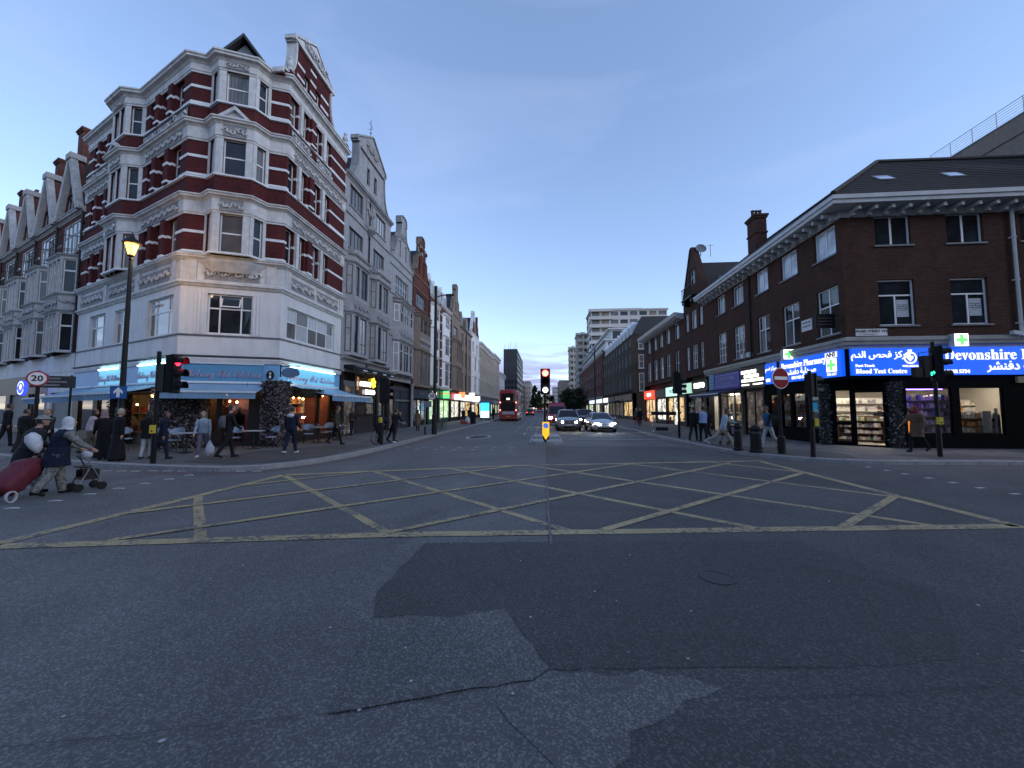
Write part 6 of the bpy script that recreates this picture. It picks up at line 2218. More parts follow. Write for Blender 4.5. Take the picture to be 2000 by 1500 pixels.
# sooty terrace across the side street
rt, fr = row_house('terrace_house', 'sooty brick terrace with a slate mansard beyond the side street', (RX, 84.0), (0, -1), 27.2, 12.6, STOCKB,
    [(4.6, 6.9, [(i * 2.7 + .7, i * 2.7 + 1.8, 2, (.5,)) for i in range(10)]), (8.0, 9.9, [(i * 2.7 + .7, i * 2.7 + 1.8, 2, (.5,)) for i in range(10)]), (10.8, 12.1, [(i * 2.7 + .7, i * 2.7 + 1.8, 2, (.5,)) for i in range(10)])],
    STOCKB, cornices=[(4.2, 1.0), (12.5, .9)], roof='mansard', dormers=[(i * 2.7 + 1.3, 1.1, 1.9) for i in range(10)], pmat=[GLC, GL], depth=9)
fe = Fr((RX, 56.8 - .03), (1, 0), rt)
for (z0, z1) in ((4.3, 6.9), (7.6, 9.6), (10.4, 12.0)):
    for u0 in (.9, 4.2):
        window(rt, fe, u0, u0 + 1.3, z0, z1, 2, (.5,), WHITE, GLC, False, -.03, .07, .05, STONE)
MB().poly_xz([(0, 12.6), (9, 12.6), (7.6, 15.2), (1.4, 15.2)], -.02, .1).build('mansard_end', SLATE, rt, fe.M())
Ft = Fr((RX, 84.0), (0, -1))
for i, (a, c, m, lab, lit) in enumerate(((.3, 6, 'lit_sign_white', 'white glowing fascia far down the right side', LIT_W), (6.3, 13, 'sign_black', 'black fascia far down the right side beneath the sooty terrace', LIT_D), (13.3, 20, 'sign_black', 'black fascia with awning in the middle of the sooty terrace', LIT_D), (20.3, 27, 'sign_crimson2', 'brown fascia at the near end of the sooty terrace', LIT_Y))):
    mm = MATS.get(m) or mat(m, (.07, .03, .02), .4)
    fascia(Ft, a, c, 3.0, 3.9, mm, lab)
    shopfront(rt, fr, a, c, BLACK, [(a + .2, (a + c) / 2, lit, False), ((a + c) / 2 + .1, c - .2, lit, False)], zg=2.8)
a_ = thing('awning', 'black awning over the shop in the sooty terrace', 'awning', (*Ft.plan(10, -.05), 0), Ft.a)
MB().loft([[(0, 0, 3.2), (0, -1.9, 2.6), (0, -1.9, 2.3), (0, -1.88, 2.56), (0, 0, 3.15)], [(7, 0, 3.2), (7, -1.9, 2.6), (7, -1.9, 2.3), (7, -1.88, 2.56), (7, 0, 3.15)]]).build('canvas', BLACK, a_)
MB().tube([(0, -1.9, 2.6), (7, -1.9, 2.6)], .03, 6).build('front_rail', IRON, a_)
# red brick flats with white upper floors
rt, fr = row_house('flats_block', 'red brick flats with white top storeys on the right', (RX, 139.0), (0, -1), 54, 14.3, REDB2,
    [(z, z + 1.7, [(i * 3.4 + .8, i * 3.4 + 2.3, 2, (.5,)) for i in range(15)]) for z in (4.6, 7.4, 10.2)], STONE, cornices=[(4.2, 1.0), (13.9, 1.5)], roof='flat', pmat=[GLC, GL], depth=12)
fe = Fr((RX, 85.0 - .04), (1, 0), rt)
for z in (4.6, 7.4, 10.2, 12.2):
    for u0 in (1.0, 4.6, 8.2):
        window(rt, fe, u0, u0 + 1.3, z, z + 1.5, 2, (.5,), WHITE, GLC, False, -.03, .07, .05, STONE)
for k, (ins, z0, z1) in enumerate(((1.0, 14.4, 16.9), (2.2, 17.0, 19.6))):
    b_ = MB().box(RX + ins, RX + 12, 85.5 + ins, 139, z0, z1).box(RX + ins - .5, RX + 12, 85.0 + ins, 139, z1, z1 + .25)
    b_.build('white_storey', STUCCO, rt, rt.matrix_basis.inverted())
    f_ = Fr((RX + ins, 139), (0, -1), rt)
    for i in range(16):
        window(rt, f_, i * 3.3 + .6, i * 3.3 + 2.6, z0 + .4, z1 - .3, 2, (), FRM_D, GL, False, -.05, .08, .06)
    f_ = Fr((RX + ins, 85.5 + ins), (1, 0), rt)
    for i in range(3):
        window(rt, f_, i * 3.2 + .6, i * 3.2 + 2.6, z0 + .4, z1 - .3, 2, (), FRM_D, GL, False, -.05, .08, .06)
Fq = Fr((RX, 139.0), (0, -1))
fascia(Fq, 30, 53, 3.0, 3.9, MATS['lit_sign_pale'], 'pale glowing fascia under the red brick flats')
shopfront(rt, fr, 20, 53.5, BLACK, [(20.5 + i * 4, 24 + i * 4, (LIT_W, LIT_D, LIT_G)[i % 3], False) for i in range(8)], zg=2.8)


def tower(label, x0, x1, y0, y1, z1, nf, nc, zb=5.0):
    rt = thing('balcony_tower', label, 'building', (x0, y0, 0), 0, 'white balconied tower blocks')
    fr = Fr((x0, y0), (1, 0), rt)
    W = x1 - x0
    rh = (z1 - zb) / nf
    cw = W / nc
    hs = [(i * cw + .35, (i + 1) * cw - .35, zb + j * rh + rh * .36, zb + (j + 1) * rh - rh * .14) for i in range(nc) for j in range(nf)]
    TW = mat('tower_white', (.50, .48, .45), .7, var=.08, dirt=.25)
    wall(rt, fr, W, 0, z1, hs, TW, .4)
    for h in hs:
        window(rt, fr, *h, 3, (), FRM_D, (GLC, GL, LIT_D)[int(h[0] * 3 + h[2]) % 3], False, .25, .09, .08)
    L = y1 - y0
    for fs in (Fr((x0, y1), (0, -1), rt), Fr((x1, y0), (0, 1), rt)):
        n2 = max(2, int(L / 6))
        c2 = L / n2
        h2 = [(i * c2 + .8, (i + 1) * c2 - .8, zb + j * rh + rh * .36, zb + (j + 1) * rh - rh * .14) for i in range(n2) for j in range(nf)]
        wall(rt, fs, L, 0, z1, h2, TW, .3)
        for h in h2:
            window(rt, fs, *h, 3, (), FRM_D, GL, False, .2, .09, .08)
    for j in range(nf + 1):
        z = zb + j * rh
        MB().box(x0 - .9, x0 + W * .28, y0 - 1.3, y0, z - .5, z + .45).build('balcony', TW, rt, rt.matrix_basis.inverted())
    MB().box(x0 - .4, x1 + .4, y0 - .4, y1, z1, z1 + .5).box(x0 + W * .3, x0 + W * .7, y0 + 3, y0 + 9, z1 + .5, z1 + 1.6).build('roof', TW, rt, rt.matrix_basis.inverted())
    return rt


tower('widest white balconied tower above the red brick flats', 17.6, 45, 142, 156, 37.8, 11, 8)
tower('middle white balconied tower behind the red brick flats', 14.6, 19.5, 164, 176, 33.3, 10, 2)
tower('narrowest white balconied tower farthest down the right', 12.6, 16.0, 182, 194, 30.2, 9, 2)
slab_block('brick_block', 'brown brick block with flat roof at the far right end', 9.2, 16.5, 226, 250, 18.2, BUFF, True, STONE, 4, 5, 6, 4, GLC)
slab_block('far_tower', 'pale tower in the haze at the end of the street', 7.2, 12.4, 300, 320, 18.5, mat('far_pale_wall', (.4, .38, .38), .8), True, STONE, 4, 5, 4, 4, GLC)
# concrete office looming behind the pharmacy
ob = thing('office_block', 'brown concrete office with a roof railing looming behind the pharmacy', 'building', (30, 31.3, 0), 0)
fo = Fr((30, 31.3), (0, -1), ob)
cols_ = [(i * 3.0 + .9, i * 3.0 + 2.1) for i in range(6)]
wall(ob, fo, 19, 0, 20.2, [(a, b_, 15.3, 16.7) for a, b_ in cols_] + [(a, b_, 17.9, 18.5) for a, b_ in cols_[::2]], CONC, .25)
for a, b_ in cols_:
    window(ob, fo, a, b_, 15.3, 16.7, 2, (), FRM_D, GLB, False, .12, .08, .06)
for a, b_ in cols_[::2]:
    window(ob, fo, a, b_, 17.9, 18.5, 2, (), FRM_D, GLB, False, .12, .08, .06)
for z in (14.4, 17.4, 19.0):
    MB().box(0, 19, -.08, 0, z, z + .15).build('panel_joint', CONC, ob, fo.M())
wall(ob, Fr((30, 12.3), (1, 0), ob), 20, 0, 20.2, [], CONC, .1)
wall(ob, Fr((50, 31.3), (-1, 0), ob), 20, 0, 20.2, [], CONC, .1)
MB().box(30, 50, 12.3, 31.3, 20.15, 20.3).build('roof', LEAD, ob, ob.matrix_basis.inverted())
rl = thing('roof_railing', 'thin steel roof railing along the concrete office', 'railing', (30, 31.3, 20.3), -math.pi / 2)
for i in range(14):
    MB().tube([(i * 1.45, .15, 0), (i * 1.45, .15, 1.1)], .03, 6).build('post', GALV, rl)
for k in range(6):
    MB().tube([(0, .15, .2 + k * .18), (18.9, .15, .2 + k * .18)], .022 if k == 5 else .011, 5).build('rail', GALV, rl)
# blocks across the junction, behind the viewpoint (they show only in the glass and in the light they keep out)
slab_block('brick_block', 'plain brick block behind the viewpoint on the left', -46, -11, -34, -13, 13, BROWNB, False, WHITE, 4, 3)
slab_block('brick_block', 'plain brick block behind the viewpoint on the right', 11, 52, -34, -10, 24, BROWNB, False, WHITE, 4, 3)
for o in list(COL.objects):
    if o.get('label', '').startswith('plain brick block behind'):
        fr_ = Fr((o.location.x + (35 if o.location.x < 0 else 41), -12.95 if o.location.x < 0 else -9.95), (-1, 0), o)
        L_ = 35 if o.location.x < 0 else 41
        hs = [(i * 3 + .8, i * 3 + 2.1, z, z + 1.9) for i in range(int(L_ / 3)) for z in ((4.6, 7.6, 10.4) if L_ < 40 else (4.6, 7.6, 10.4, 13.4, 16.4, 19.4))]
        wall(o, fr_, L_, 0, 13 if L_ < 40 else 24, hs, BROWNB, .12)
        for h in hs:
            window(o, fr_, *h, 2, (.5,), WHITE, GLC, False, .08)

# ================================================================== street furniture
LENS_OFF = [mat('lens_off_red', (.02, .006, .006), .7, spec=.1), mat('lens_off_amber', (.02, .012, .005), .7, spec=.1), mat('lens_off_green', (.005, .014, .01), .7, spec=.1)]
RED_ON = emis('lens_red_on', (1, .012, .03), 4)
RED_HOT = emis('lens_red_hot', (1, .05, .035), 9)
GRN_ON = emis('lens_green_on', (.03, .9, .4), 1.6)
YBOX = mat('push_button_yellow', (.55, .42, .03), .5, var=.1)


def signal_head(root, M, lit=None, w=.32, h=1.02, n=3, board=True):
    """black three-lamp head facing local -y, hung at its bottom centre"""
    b = MB()
    b.box(-w / 2, w / 2, 0, .22, 0, h)
    b.box(-w / 2 - .03, w / 2 + .03, .04, .07, -.03, h + .03)
    hd = b.build('signal_head', BLACK, root, M)
    for i in range(n):
        z = h - h / n * (i + .5)
        on = lit is not None and i in lit
        k = MB()
        r_ = w * .36
        k.poly_xz([(r_ * math.cos(a * .4), z + r_ * math.sin(a * .4)) for a in range(16)], -.012, 0)
        k.build('lens', lit[i] if on else LENS_OFF[min(i, 2)], hd)
        v = MB()
        for a in range(13):
            t0 = R(-20 + a * 220 / 13)
            t1 = R(-20 + (a + 1) * 220 / 13)
            ro = r_ + .02
            L = .24
            c0, s0, c1, s1 = math.cos(t0), math.sin(t0), math.cos(t1), math.sin(t1)
            v.loft([[(ro * c0, 0, z + ro * s0), (ro * c0, -L, z + ro * s0), ((ro + .008) * c0, -L, z + (ro + .008) * s0), ((ro + .008) * c0, 0, z + (ro + .008) * s0)], [(ro * c1, 0, z + ro * s1), (ro * c1, -L, z + ro * s1), ((ro + .008) * c1, -L, z + (ro + .008) * s1), ((ro + .008) * c1, 0, z + (ro + .008) * s1)]])
        v.build('visor', BLACK, hd)
    return hd


def post(root, h, r=.057, m=None):
    b = MB().lathe([(r * 1.25, 0), (r * 1.25, .9), (r, .95), (r, h), (r * .5, h + .02)], 12)
    return b.build('post', m or BLACK, root)


def push_box(root, M):
    o = MB().box(-.06, .06, -.12, 0, 0, .24).build('push_button_box', YBOX, root, M)
    MB().sphere((0, -.125, .07), .025, 8, 4).build('button', BLACK, o)
    return o


s = thing('traffic_signal', 'black traffic signal with a red lamp showing beside the corner cafe', 'traffic light', (-11.62, 10.66, KH), 0)
post(s, 3.35)
signal_head(s, T(.50, .12, 2.12) @ RZ(R(104)), {0: RED_ON}, .34, 1.12)
signal_head(s, T(.14, .16, 2.15) @ RZ(R(175)), None, .28, .8, 2)
MB().box(0, .5, -.03, .03, 2.92, 2.98).build('bracket', BLACK, s)
push_box(s, T(.02, -.06, .9) @ RZ(R(30)))
s = thing('traffic_signal', 'black traffic signal with a red lamp on the central island', 'traffic light', (.06, 19.35, KH), 0)
post(s, 2.5, .05)
hd = signal_head(s, T(.03, -.06, 2.36), {0: RED_HOT}, .42, 1.25)
MB().poly_xz([(.14 * math.cos(a * .3142), .2 + .14 * math.sin(a * .3142)) for a in range(20)], -.03, -.013).build('arrow_disc', emis('lit_disc_white', (1, .95, .85), 1.1), hd)
MB().poly_xz([(-.07, .10), (-.03, .10), (-.03, .22), (.03, .22), (.03, .18), (.10, .24), (.03, .30), (.03, .26), (-.07, .26)], -.04, -.0305).build('arrow', BLACK, hd)
s = thing('keep_left_sign', 'blue and yellow keep left sign at the foot of the island signal', 'traffic sign', (.10, 18.85, KH), 0)
MB().box(-.15, .15, -.02, .06, .12, .98).build('casing', BLACK, s)
MB().poly_xz([(-.17, .98), (-.17, .38), (0, .12), (.17, .38), (.17, .98)][::-1], -.05, -.021).build('yellow_face', emis('lit_sign_yellow', (1, .50, .02), .45), s)
MB().poly_xz([(.13 * math.cos(a * .3142), .80 + .13 * math.sin(a * .3142)) for a in range(20)], -.06, -.051).build('blue_disc', emis('lit_sign_arrow_blue', (.02, .10, .55), .6), s)
MB().poly_xz([(-.075, .725), (-.065, .80), (-.045, .78), (.06, .885), (.085, .86), (-.02, .755), (.0, .735)][::-1], -.068, -.061).build('arrow', WHITE, s)
MB().box(-.04, .04, -.02, .04, 0, .12).build('foot', BLACK, s)
# the island itself
isl = struct(MB().prism([(-.75, 19.3), (-.45, 18.75), (.55, 18.75), (.95, 19.3), (1.0, 24.6), (.6, 25.2), (-.4, 25.2), (-.75, 24.6)], 0, .05).build('traffic_island', KERBM))
MB().prism([(-.6, 21.9), (-.5, 21.7), (.8, 21.7), (.9, 21.9), (.9, 24.5), (-.6, 24.5)], .05, .16).build('raised_kerb', KERBM, isl)
MB().prism([(-.62, 19.35), (-.38, 18.9), (.48, 18.9), (.82, 19.35), (.82, 21.2), (-.62, 21.2)], .05, .12).build('raised_kerb', KERBM, isl)
isl2 = [o for o in COL.objects if o.get('label', '').startswith(('black traffic signal with a red lamp on the central', 'blue and yellow keep'))]
for o in isl2:
    o.location.z = .12

s = thing('traffic_signal', 'black traffic signal with a green arrow before the pharmacy', 'traffic light', (13.41, 14.31, KH), 0)
post(s, 3.92)
signal_head(s, T(.22, 0, 2.6) @ RZ(R(70)), None, .34, 1.16)
g_ = MB().box(-.34, .02, -.05, .16, 2.72, 3.45).build('signal_box', BLACK, s)
g2 = MB().box(-.62, -.341, -.03, .14, 2.72, 3.05).build('signal_box', BLACK, s)
MB().poly_xz([(-.14, 2.76), (-.10, 2.76), (-.10, 2.84), (-.05, 2.84), (-.05, 2.80), (.0, 2.86), (-.05, 2.92), (-.05, 2.88), (-.14, 2.88)], -.06, -.051).build('green_arrow', GRN_ON, s, T(-.02, 0, 0))
MB().tube([(-.05, 0, 3.6), (-.45, 0, 3.55), (-.5, 0, 3.3), (-.35, 0, 3.2)], .012, 5).build('cable', BLACK, s)
push_box(s, T(-.06, -.07, 1.1))
s = thing('traffic_signal', 'dark pedestrian signal post at the pharmacy corner kerb', 'traffic light', (9.05, 13.85, KH), 0)
post(s, 2.9)
signal_head(s, T(.16, .05, 2.05) @ RZ(R(100)), None, .28, .75, 2)
push_box(s, T(.06, -.02, 1.05) @ RZ(R(90)))
s = thing('no_entry_sign', 'round red no entry sign on a dark post by the bollards', 'traffic sign', (8.62, 14.84, KH), R(20))
post(s, 3.35, .05)
MB().lathe([(.13, 0), (.13, .58), (.10, .63), (.05, .64)], 14).build('base_sleeve', BLACK, s)
dk = MB()
dk.poly_xz([(.385 * math.cos(a * .2244), 2.74 + .385 * math.sin(a * .2244)) for a in range(28)], -.085, -.06)
dk.build('rim', WHITE, s)
MB().poly_xz([(.36 * math.cos(a * .2244), 2.74 + .36 * math.sin(a * .2244)) for a in range(28)], -.092, -.0851).build('red_disc', mat('sign_red', (.22, .008, .02), .6, var=.08, spec=.15), s)
MB().box(-.30, .30, -.099, -.0921, 2.68, 2.80).build('white_bar', WHITE, s)
s = thing('traffic_signal', 'dark traffic signal on the right pavement far of the crossing', 'traffic light', (7.55, 22.3, KH), 0)
post(s, 3.75)
signal_head(s, T(-.05, .12, 2.5) @ RZ(R(180)), None, .36, 1.15)
signal_head(s, T(.2, .0, 2.4) @ RZ(R(80)), None, .3, .9)
s = thing('traffic_signal', 'dark traffic signal on the left pavement beside the cyclist', 'traffic light', (-7.35, 17.05, KH), 0)
post(s, 3.0)
signal_head(s, T(.05, .12, 1.9) @ RZ(R(180)), None, .34, 1.1)
signal_head(s, T(.2, .05, 1.95) @ RZ(R(75)), None, .3, .9)
push_box(s, T(-.02, -.07, 1.0))


def round20(root, z, r, rz=0.0, y=-.07):
    a_ = RZ(rz)
    MB().poly_xz([(r * math.cos(a * .2244), z + r * math.sin(a * .2244)) for a in range(28)], y - .02, y).build('red_ring', mat('ring_red', (.30, .02, .04), .45), root, a_)
    MB().poly_xz([(r * .82 * math.cos(a * .2244), z + r * .82 * math.sin(a * .2244)) for a in range(28)], y - .026, y - .0201).build('white_face', WHITE, root, a_)
    lettering('20', BLACK, root, a_ @ T(0, y - .03, z), r * 1.05, depth=.006, bold=.008, name='digits')


s = thing('speed_sign', 'round twenty speed sign on a dark post at the left edge', 'traffic sign', (-19.75, 13.45, KH), 0)
post(s, 3.1, .06)
round20(s, 2.80, .30, R(38))
s = thing('direction_sign', 'dark board of street directions behind the left twenty sign', 'traffic sign', (-20.4, 14.5, KH), R(35))
MB().box(-.75, .55, -.04, 0, 2.5, 3.0).build('board', mat('board_dark', (.02, .022, .03), .5), s)
for k, z in enumerate((2.86, 2.72, 2.58)):
    MB().box(-.65, .1 + .2 * (k % 2), -.046, -.0401, z, z + .06).build('lettering', LEAD, s)
for x in (-.55, .4):
    MB().tube([(x, .04, 0), (x, .04, 3.05)], .04, 8).build('post', BLACK, s)

# lamp post with a lit lantern by the cafe
LX_, LY_ = -14.95, 12.48
s = thing('street_lamp', 'tall black lamp post with a glowing amber lantern by the cafe', 'street lamp', (LX_, LY_, KH), 0)
MB().lathe([(.16, 0), (.16, .25), (.13, .3), (.13, 1.5), (.15, 1.55), (.09, 1.7), (.075, 4.5), (.06, 7.0), (.075, 7.05), (.04, 7.15)], 14).build('post', IRON, s)
lt = MB().lathe([(.05, 7.12), (.10, 7.18), (.09, 7.22)], 10)
for k in range(4):
    a = k * math.pi / 2 + .78
    lt.tube([(.09 * math.cos(a), .09 * math.sin(a), 7.2), (.20 * math.cos(a), .20 * math.sin(a), 7.62)], .012, 4)
lt.lathe([(.27, 7.62), (.28, 7.66), (.17, 7.80), (.09, 7.84), (.07, 7.92), (.03, 7.95), (.02, 8.05)], 12)
lt.build('lantern_frame', IRON, s)
MB().lathe([(.085, 7.22), (.19, 7.61), (.10, 7.615)], 12).build('lantern_glass', emis('lantern_glow', (1, .46, .07), 3.2), s)
MB().tube([(-.02, 0, 2.62), (-.9, .5, 2.78)], .02, 5).build('stay', IRON, s)
ld = bpy.data.lights.new('lantern_light', 'POINT')
ld.energy = 42
ld.color = (1, .58, .22)
ld.shadow_soft_size = .25
lo = bpy.data.objects.new('lantern_light', ld)
COL.objects.link(lo)
lo.parent = s
lo.location = (.35, .25, 7.35)
s = thing('one_way_sign', 'blue ahead only arrow plate on the lamp post by the cafe', 'traffic sign', (LX_, LY_, KH), R(20))
MB().box(-.24, .24, -.2, -.18, 1.98, 2.42).build('plate', mat('sign_blue', (.02, .09, .30), .45), s)
MB().poly_xz([(-.045, 2.03), (.045, 2.03), (.045, 2.22), (.13, 2.14), (.13, 2.24), (0, 2.38), (-.13, 2.24), (-.13, 2.14), (-.045, 2.22)], -.207, -.2001).build('arrow', WHITE, s)
MB().box(-.17, .17, -.18, -.12, 2.1, 2.14).build('clip', IRON, s)
# tall posts farther on
for (x, y, h, lab, sg) in ((-6.95, 24.1, 9.6, 'tall black lamp post with a small twenty sign on the left pavement', 1), (7.4, 56.0, 10.3, 'tall black lamp post far along the right pavement', 0)):
    s = thing('street_lamp', lab, 'street lamp', (x, y, KH), 0)
    MB().lathe([(.17, 0), (.17, 1.2), (.12, 1.3), (.09, h)], 12).build('post', IRON, s)
    d_ = 1 if x < 0 else -1
    MB().tube([(0, 0, h - .75), (d_ * .4, 0, h - .62), (d_ * .9, 0, h - .6)], .035, 6).build('arm', IRON, s)
    MB().box(min(d_ * .7, d_ * 1.2), max(d_ * .7, d_ * 1.2), -.1, .1, h - .66, h - .56).build('lamp_housing', IRON, s)
    if sg:
        q = thing('speed_sign', 'small round twenty sign on the left pavement lamp post', 'traffic sign', (x - .12, y - .1, KH), 0)
        round20(q, 2.42, .27, 0, -.08)
        MB().box(-.52, -.02, -.08, -.06, 1.72, 2.1).build('time_plate', LEAD, q)
        MB().box(-.1, .2, -.06, .0, 2.3, 2.34).build('clip', IRON, q)
        q2 = thing('sign_post', 'thin grey post beside the left pavement lamp post', 'post', (x - .55, y - .15, KH), 0)
        MB().tube([(0, 0, 0), (0, 0, 1.95)], .035, 8).build('post', GALV, q2)
        MB().lathe([(.05, 0), (.05, .5), (.035, .52)], 8).build('sleeve', BLACK, q2)
# bollards
for (x, y, h, r, lab) in ((7.54, 15.74, 1.08, .17, 'tall black bollard farther from the pharmacy corner kerb'), (7.86, 15.08, 1.02, .22, 'stout black bollard next to the no entry sign')):
    s = thing('bollard', lab, 'bollard', (x, y, KH), 0, 'black bollards on the corner')
    MB().lathe([(r, 0), (r, .08), (r * .85, .12), (r * .78, h * .8), (r * .9, h * .83), (r * .9, h * .88), (r * .75, h * .9), (r * .6, h * .97), (r * .2, h)], 14).build('shaft', BLACK, s)
    MB().lathe([(r * .81, 0), (r * .81, .05)], 14, (0, 0, h * .7)).build('band', mat('dull_band', (.05, .05, .055), .4), s)

# ------------------------------------------------------------------ cafe terrace
flower_mass('flower_column', 'mauve flower covered pillar at the main road corner of the cafe', T(-11.85, 16.2, .12), .95, .75, 2.85, 3200, PET_P, 21)
flower_mass('flower_column', 'wide mauve flower wall at the side street corner of the cafe', T(-15.15, 14.95, .12) @ RZ(Fcf.a), 1.75, .7, 2.5, 3800, PET_P, 22)
flower_mass('flower_column', 'slim mauve flower pillar between the cafe window and the coffee shop', T(-11.9, 21.2, .12) @ RZ(math.pi / 2), .6, .5, 2.6, 900, PET_P, 23)
flower_mass('flower_column', 'dark flower wall on the side street front of the cafe', T(*Fcp.plan(7.2, -.2), .12) @ RZ(Fcp.a), 1.4, .5, 2.6, 1200, PET_P, 24)
LEAF = [mat('garland_leaf', (.03, .045, .02), .7, var=.4, scale=20), mat('garland_straw', (.10, .085, .04), .7, var=.4, scale=20)]
flower_mass('garland', 'leafy garland hanging under the main road awning of the cafe', T(-11.2, 17.3, 2.28), .9, 1.5, .38, 1100, LEAF, 25, 'garland')
CHB = mat('chair_pale_blue', (.20, .26, .34), .55, var=.08)
CHF = mat('chair_frame', (.03, .03, .033), .4, .5)
TTOP = mat('table_top', (.34, .35, .37), .4, var=.08)


def make_chair(label):
    t = thing('cafe_chair', label, 'chair', (0, 0, KH), 0, 'chairs on the cafe terrace')
    MB().lathe([(.05, .43), (.22, .43), (.225, .45), (.2, .47), (.03, .47)], 14).build('seat', CHB, t)
    b_ = MB()
    rings = []
    for k in range(13):
        a = R(15 + k * 150 / 12)
        hh = .17 * math.sin(math.pi * (k + 1.2) / 14.4)
        c, s_ = math.cos(a), math.sin(a)
        rings.append([(.25 * c, .06 + .22 * s_, .72 - hh * .6), (.265 * c, .06 + .235 * s_, .72 - hh * .6), (.275 * c, .06 + .25 * s_, .74 + hh), (.26 * c, .06 + .235 * s_, .74 + hh)])
    b_.loft(rings)
    b_.build('backrest', CHB, t)
    for x, y in ((-.17, -.17), (.17, -.17), (-.18, .18), (.18, .18)):
        top = .44 if y < 0 else .72
        MB().tube([(x * 1.15, y * 1.15, 0), (x, y, .44), (x * 1.2, y * 1.05, top)], .012, 6).build('leg', CHF, t)
    return t


def make_table(label):
    t = thing('cafe_table', label, 'table', (0, 0, KH), 0, 'tables on the cafe terrace')
    MB().box(-.34, .34, -.34, .34, .71, .74).build('table_top', TTOP, t)
    MB().tube([(0, 0, .04), (0, 0, .71)], .03, 8).build('stem', CHF, t)
    MB().lathe([(.22, 0), (.22, .02), (.05, .05), (.03, .06)], 12).build('base', CHF, t)
    return t


chair0 = make_chair('pale blue cafe chair nearest the signal post')
chairs = [(-13.75, 13.35, .3, 'pale blue cafe chair nearest the signal post'), (-14.55, 13.75, -2.6, 'pale blue cafe chair tucked against the flower wall'), (-12.55, 14.75, .1, 'pale blue cafe chair at the table by the corner door'), (-11.35, 15.25, -.5, 'pale blue cafe chair before the corner flower pillar'), (-11.0, 17.3, .6, 'first pale blue chair under the main road awning'), (-10.9, 18.35, 2.2, 'second pale blue chair under the main road awning'), (-11.05, 19.1, .4, 'third pale blue chair under the main road awning'), (-10.75, 19.9, 2.0, 'fourth pale blue chair under the main road awning'), (-16.4, 13.9, 1.2, 'pale blue chair in shadow on the side street terrace')]
for i, (x, y, a, lab) in enumerate(chairs):
    c = chair0 if i == 0 else copy_tree(chair0)
    c['label'] = lab
    c.matrix_basis = T(x, y, KH) @ RZ(a)
table0 = make_table('square cafe table between the signal post and the flower wall')
for i, (x, y, a, lab) in enumerate(((-13.2, 13.3, .39, 'square cafe table between the signal post and the flower wall'), (-11.8, 14.85, .39, 'square cafe table by the corner door'), (-10.85, 17.85, 0, 'nearer square table under the main road awning'), (-10.85, 19.5, 0, 'farther square table under the main road awning'), (-17.2, 14.0, -.39, 'square table in shadow on the side street terrace'))):
    c = table0 if i == 0 else copy_tree(table0)
    c['label'] = lab
    c.matrix_basis = T(x, y, KH) @ RZ(a)
s = thing('menu_board', 'pale green menu board standing by the corner cafe window', 'menu board', (*Fcf.plan(.95, -.28), KH), Fcf.a)
MB().box(-.36, .36, -.03, 0, .55, 1.55).build('board', mat('menu_pale_green', (.22, .28, .25), .6, var=.12), s)
MB().box(-.34, -.3, -.02, .02, 0, .55).build('leg', CHF, s)
MB().box(.3, .34, -.02, .02, 0, .55).build('leg', CHF, s)
WARM = emis('warm_bulb', (1, .5, .15), 14)
for i, (x, y, z, lab) in enumerate(((-15.9, 14.45, 2.28, 'orange globe lamp glowing beside the wide flower wall'), (-12.9, 15.75, 2.55, 'small warm lamp over the corner cafe door'))):
    s = thing('terrace_lamp', lab, 'lamp', (x, y, z), 0, 'warm lamps of the cafe terrace')
    MB().sphere((0, 0, 0), .07 if i == 0 else .045, 10, 6).build('bulb', WARM, s)
    MB().tube([(0, 0, .06), (0, 0, .35)], .008, 5).build('flex', IRON, s)
for fr_, n_, w_, sd_ in ((Fed, 9, 4.6, 3), (Fcf, 7, 3.0, 4), (Fcp, 10, 10.5, 5)):
    r_ = random.Random(sd_)
    for k in range(n_):
        x_, y_, z_ = .3 + w_ * (k + r_.random() * .6) / n_, r_.uniform(.5, 1.6), r_.uniform(1.9, 2.55)
        q = MB().tube([(x_, y_, z_ + .05), (x_, y_, 2.88)], .006, 4).build('pendant_flex', IRON, rb, fr_.M())
        MB().sphere((x_, y_, z_), .05, 8, 5).build('pendant_bulb', WARM, q)
s = thing('strip_light', 'white strip light under the main road awning of the cafe', 'lamp', (-11.5, 17.0, 2.62), 0)
MB().box(-.1, .1, -.3, .3, 0, .04).build('tube', emis('awning_strip', (1, .95, .85), 8), s)

# ------------------------------------------------------------------ odds and ends down the street
s = thing('litter_bin', 'black litter bin with bags beside it on the left pavement', 'bin', (-7.7, 41.5, KH), 0)
MB().lathe([(.3, 0), (.32, .1), (.34, .95), (.38, 1.0), (.36, 1.15), (.1, 1.3)], 12).build('drum', BLACK, s)
for i, (x, y, lab, m) in enumerate(((-8.4, 40.2, 'red crate of rubbish on the left pavement', mat('crate_red', (.25, .03, .03), .6)), (-8.1, 40.6, 'white bag of rubbish by the litter bin', mat('bag_white', (.5, .5, .52), .6)))):
    s = thing('rubbish_crate' if i == 0 else 'rubbish_bag', lab, 'rubbish', (x, y, KH), .3)
    if i == 0:
        MB().box(-.35, .35, -.25, .25, 0, .05).box(-.35, -.31, -.25, .25, .05, .3).box(.31, .35, -.25, .25, .05, .3).box(-.31, .31, -.25, -.21, .05, .3).box(-.31, .31, .21, .25, .05, .3).build('crate', m, s)
    else:
        MB().lathe([(.1, 0), (.26, .05), (.3, .3), (.22, .6), (.07, .75), (.1, .85)], 9).build('bag', m, s, smooth=True)
s = thing('advert_screen', 'glowing blue advertising screen by the bus stop', 'screen', (-7.9, 51.5, KH), 0)
MB().box(-.65, .65, -.08, .08, .25, 2.5).build('case', BLACK, s)
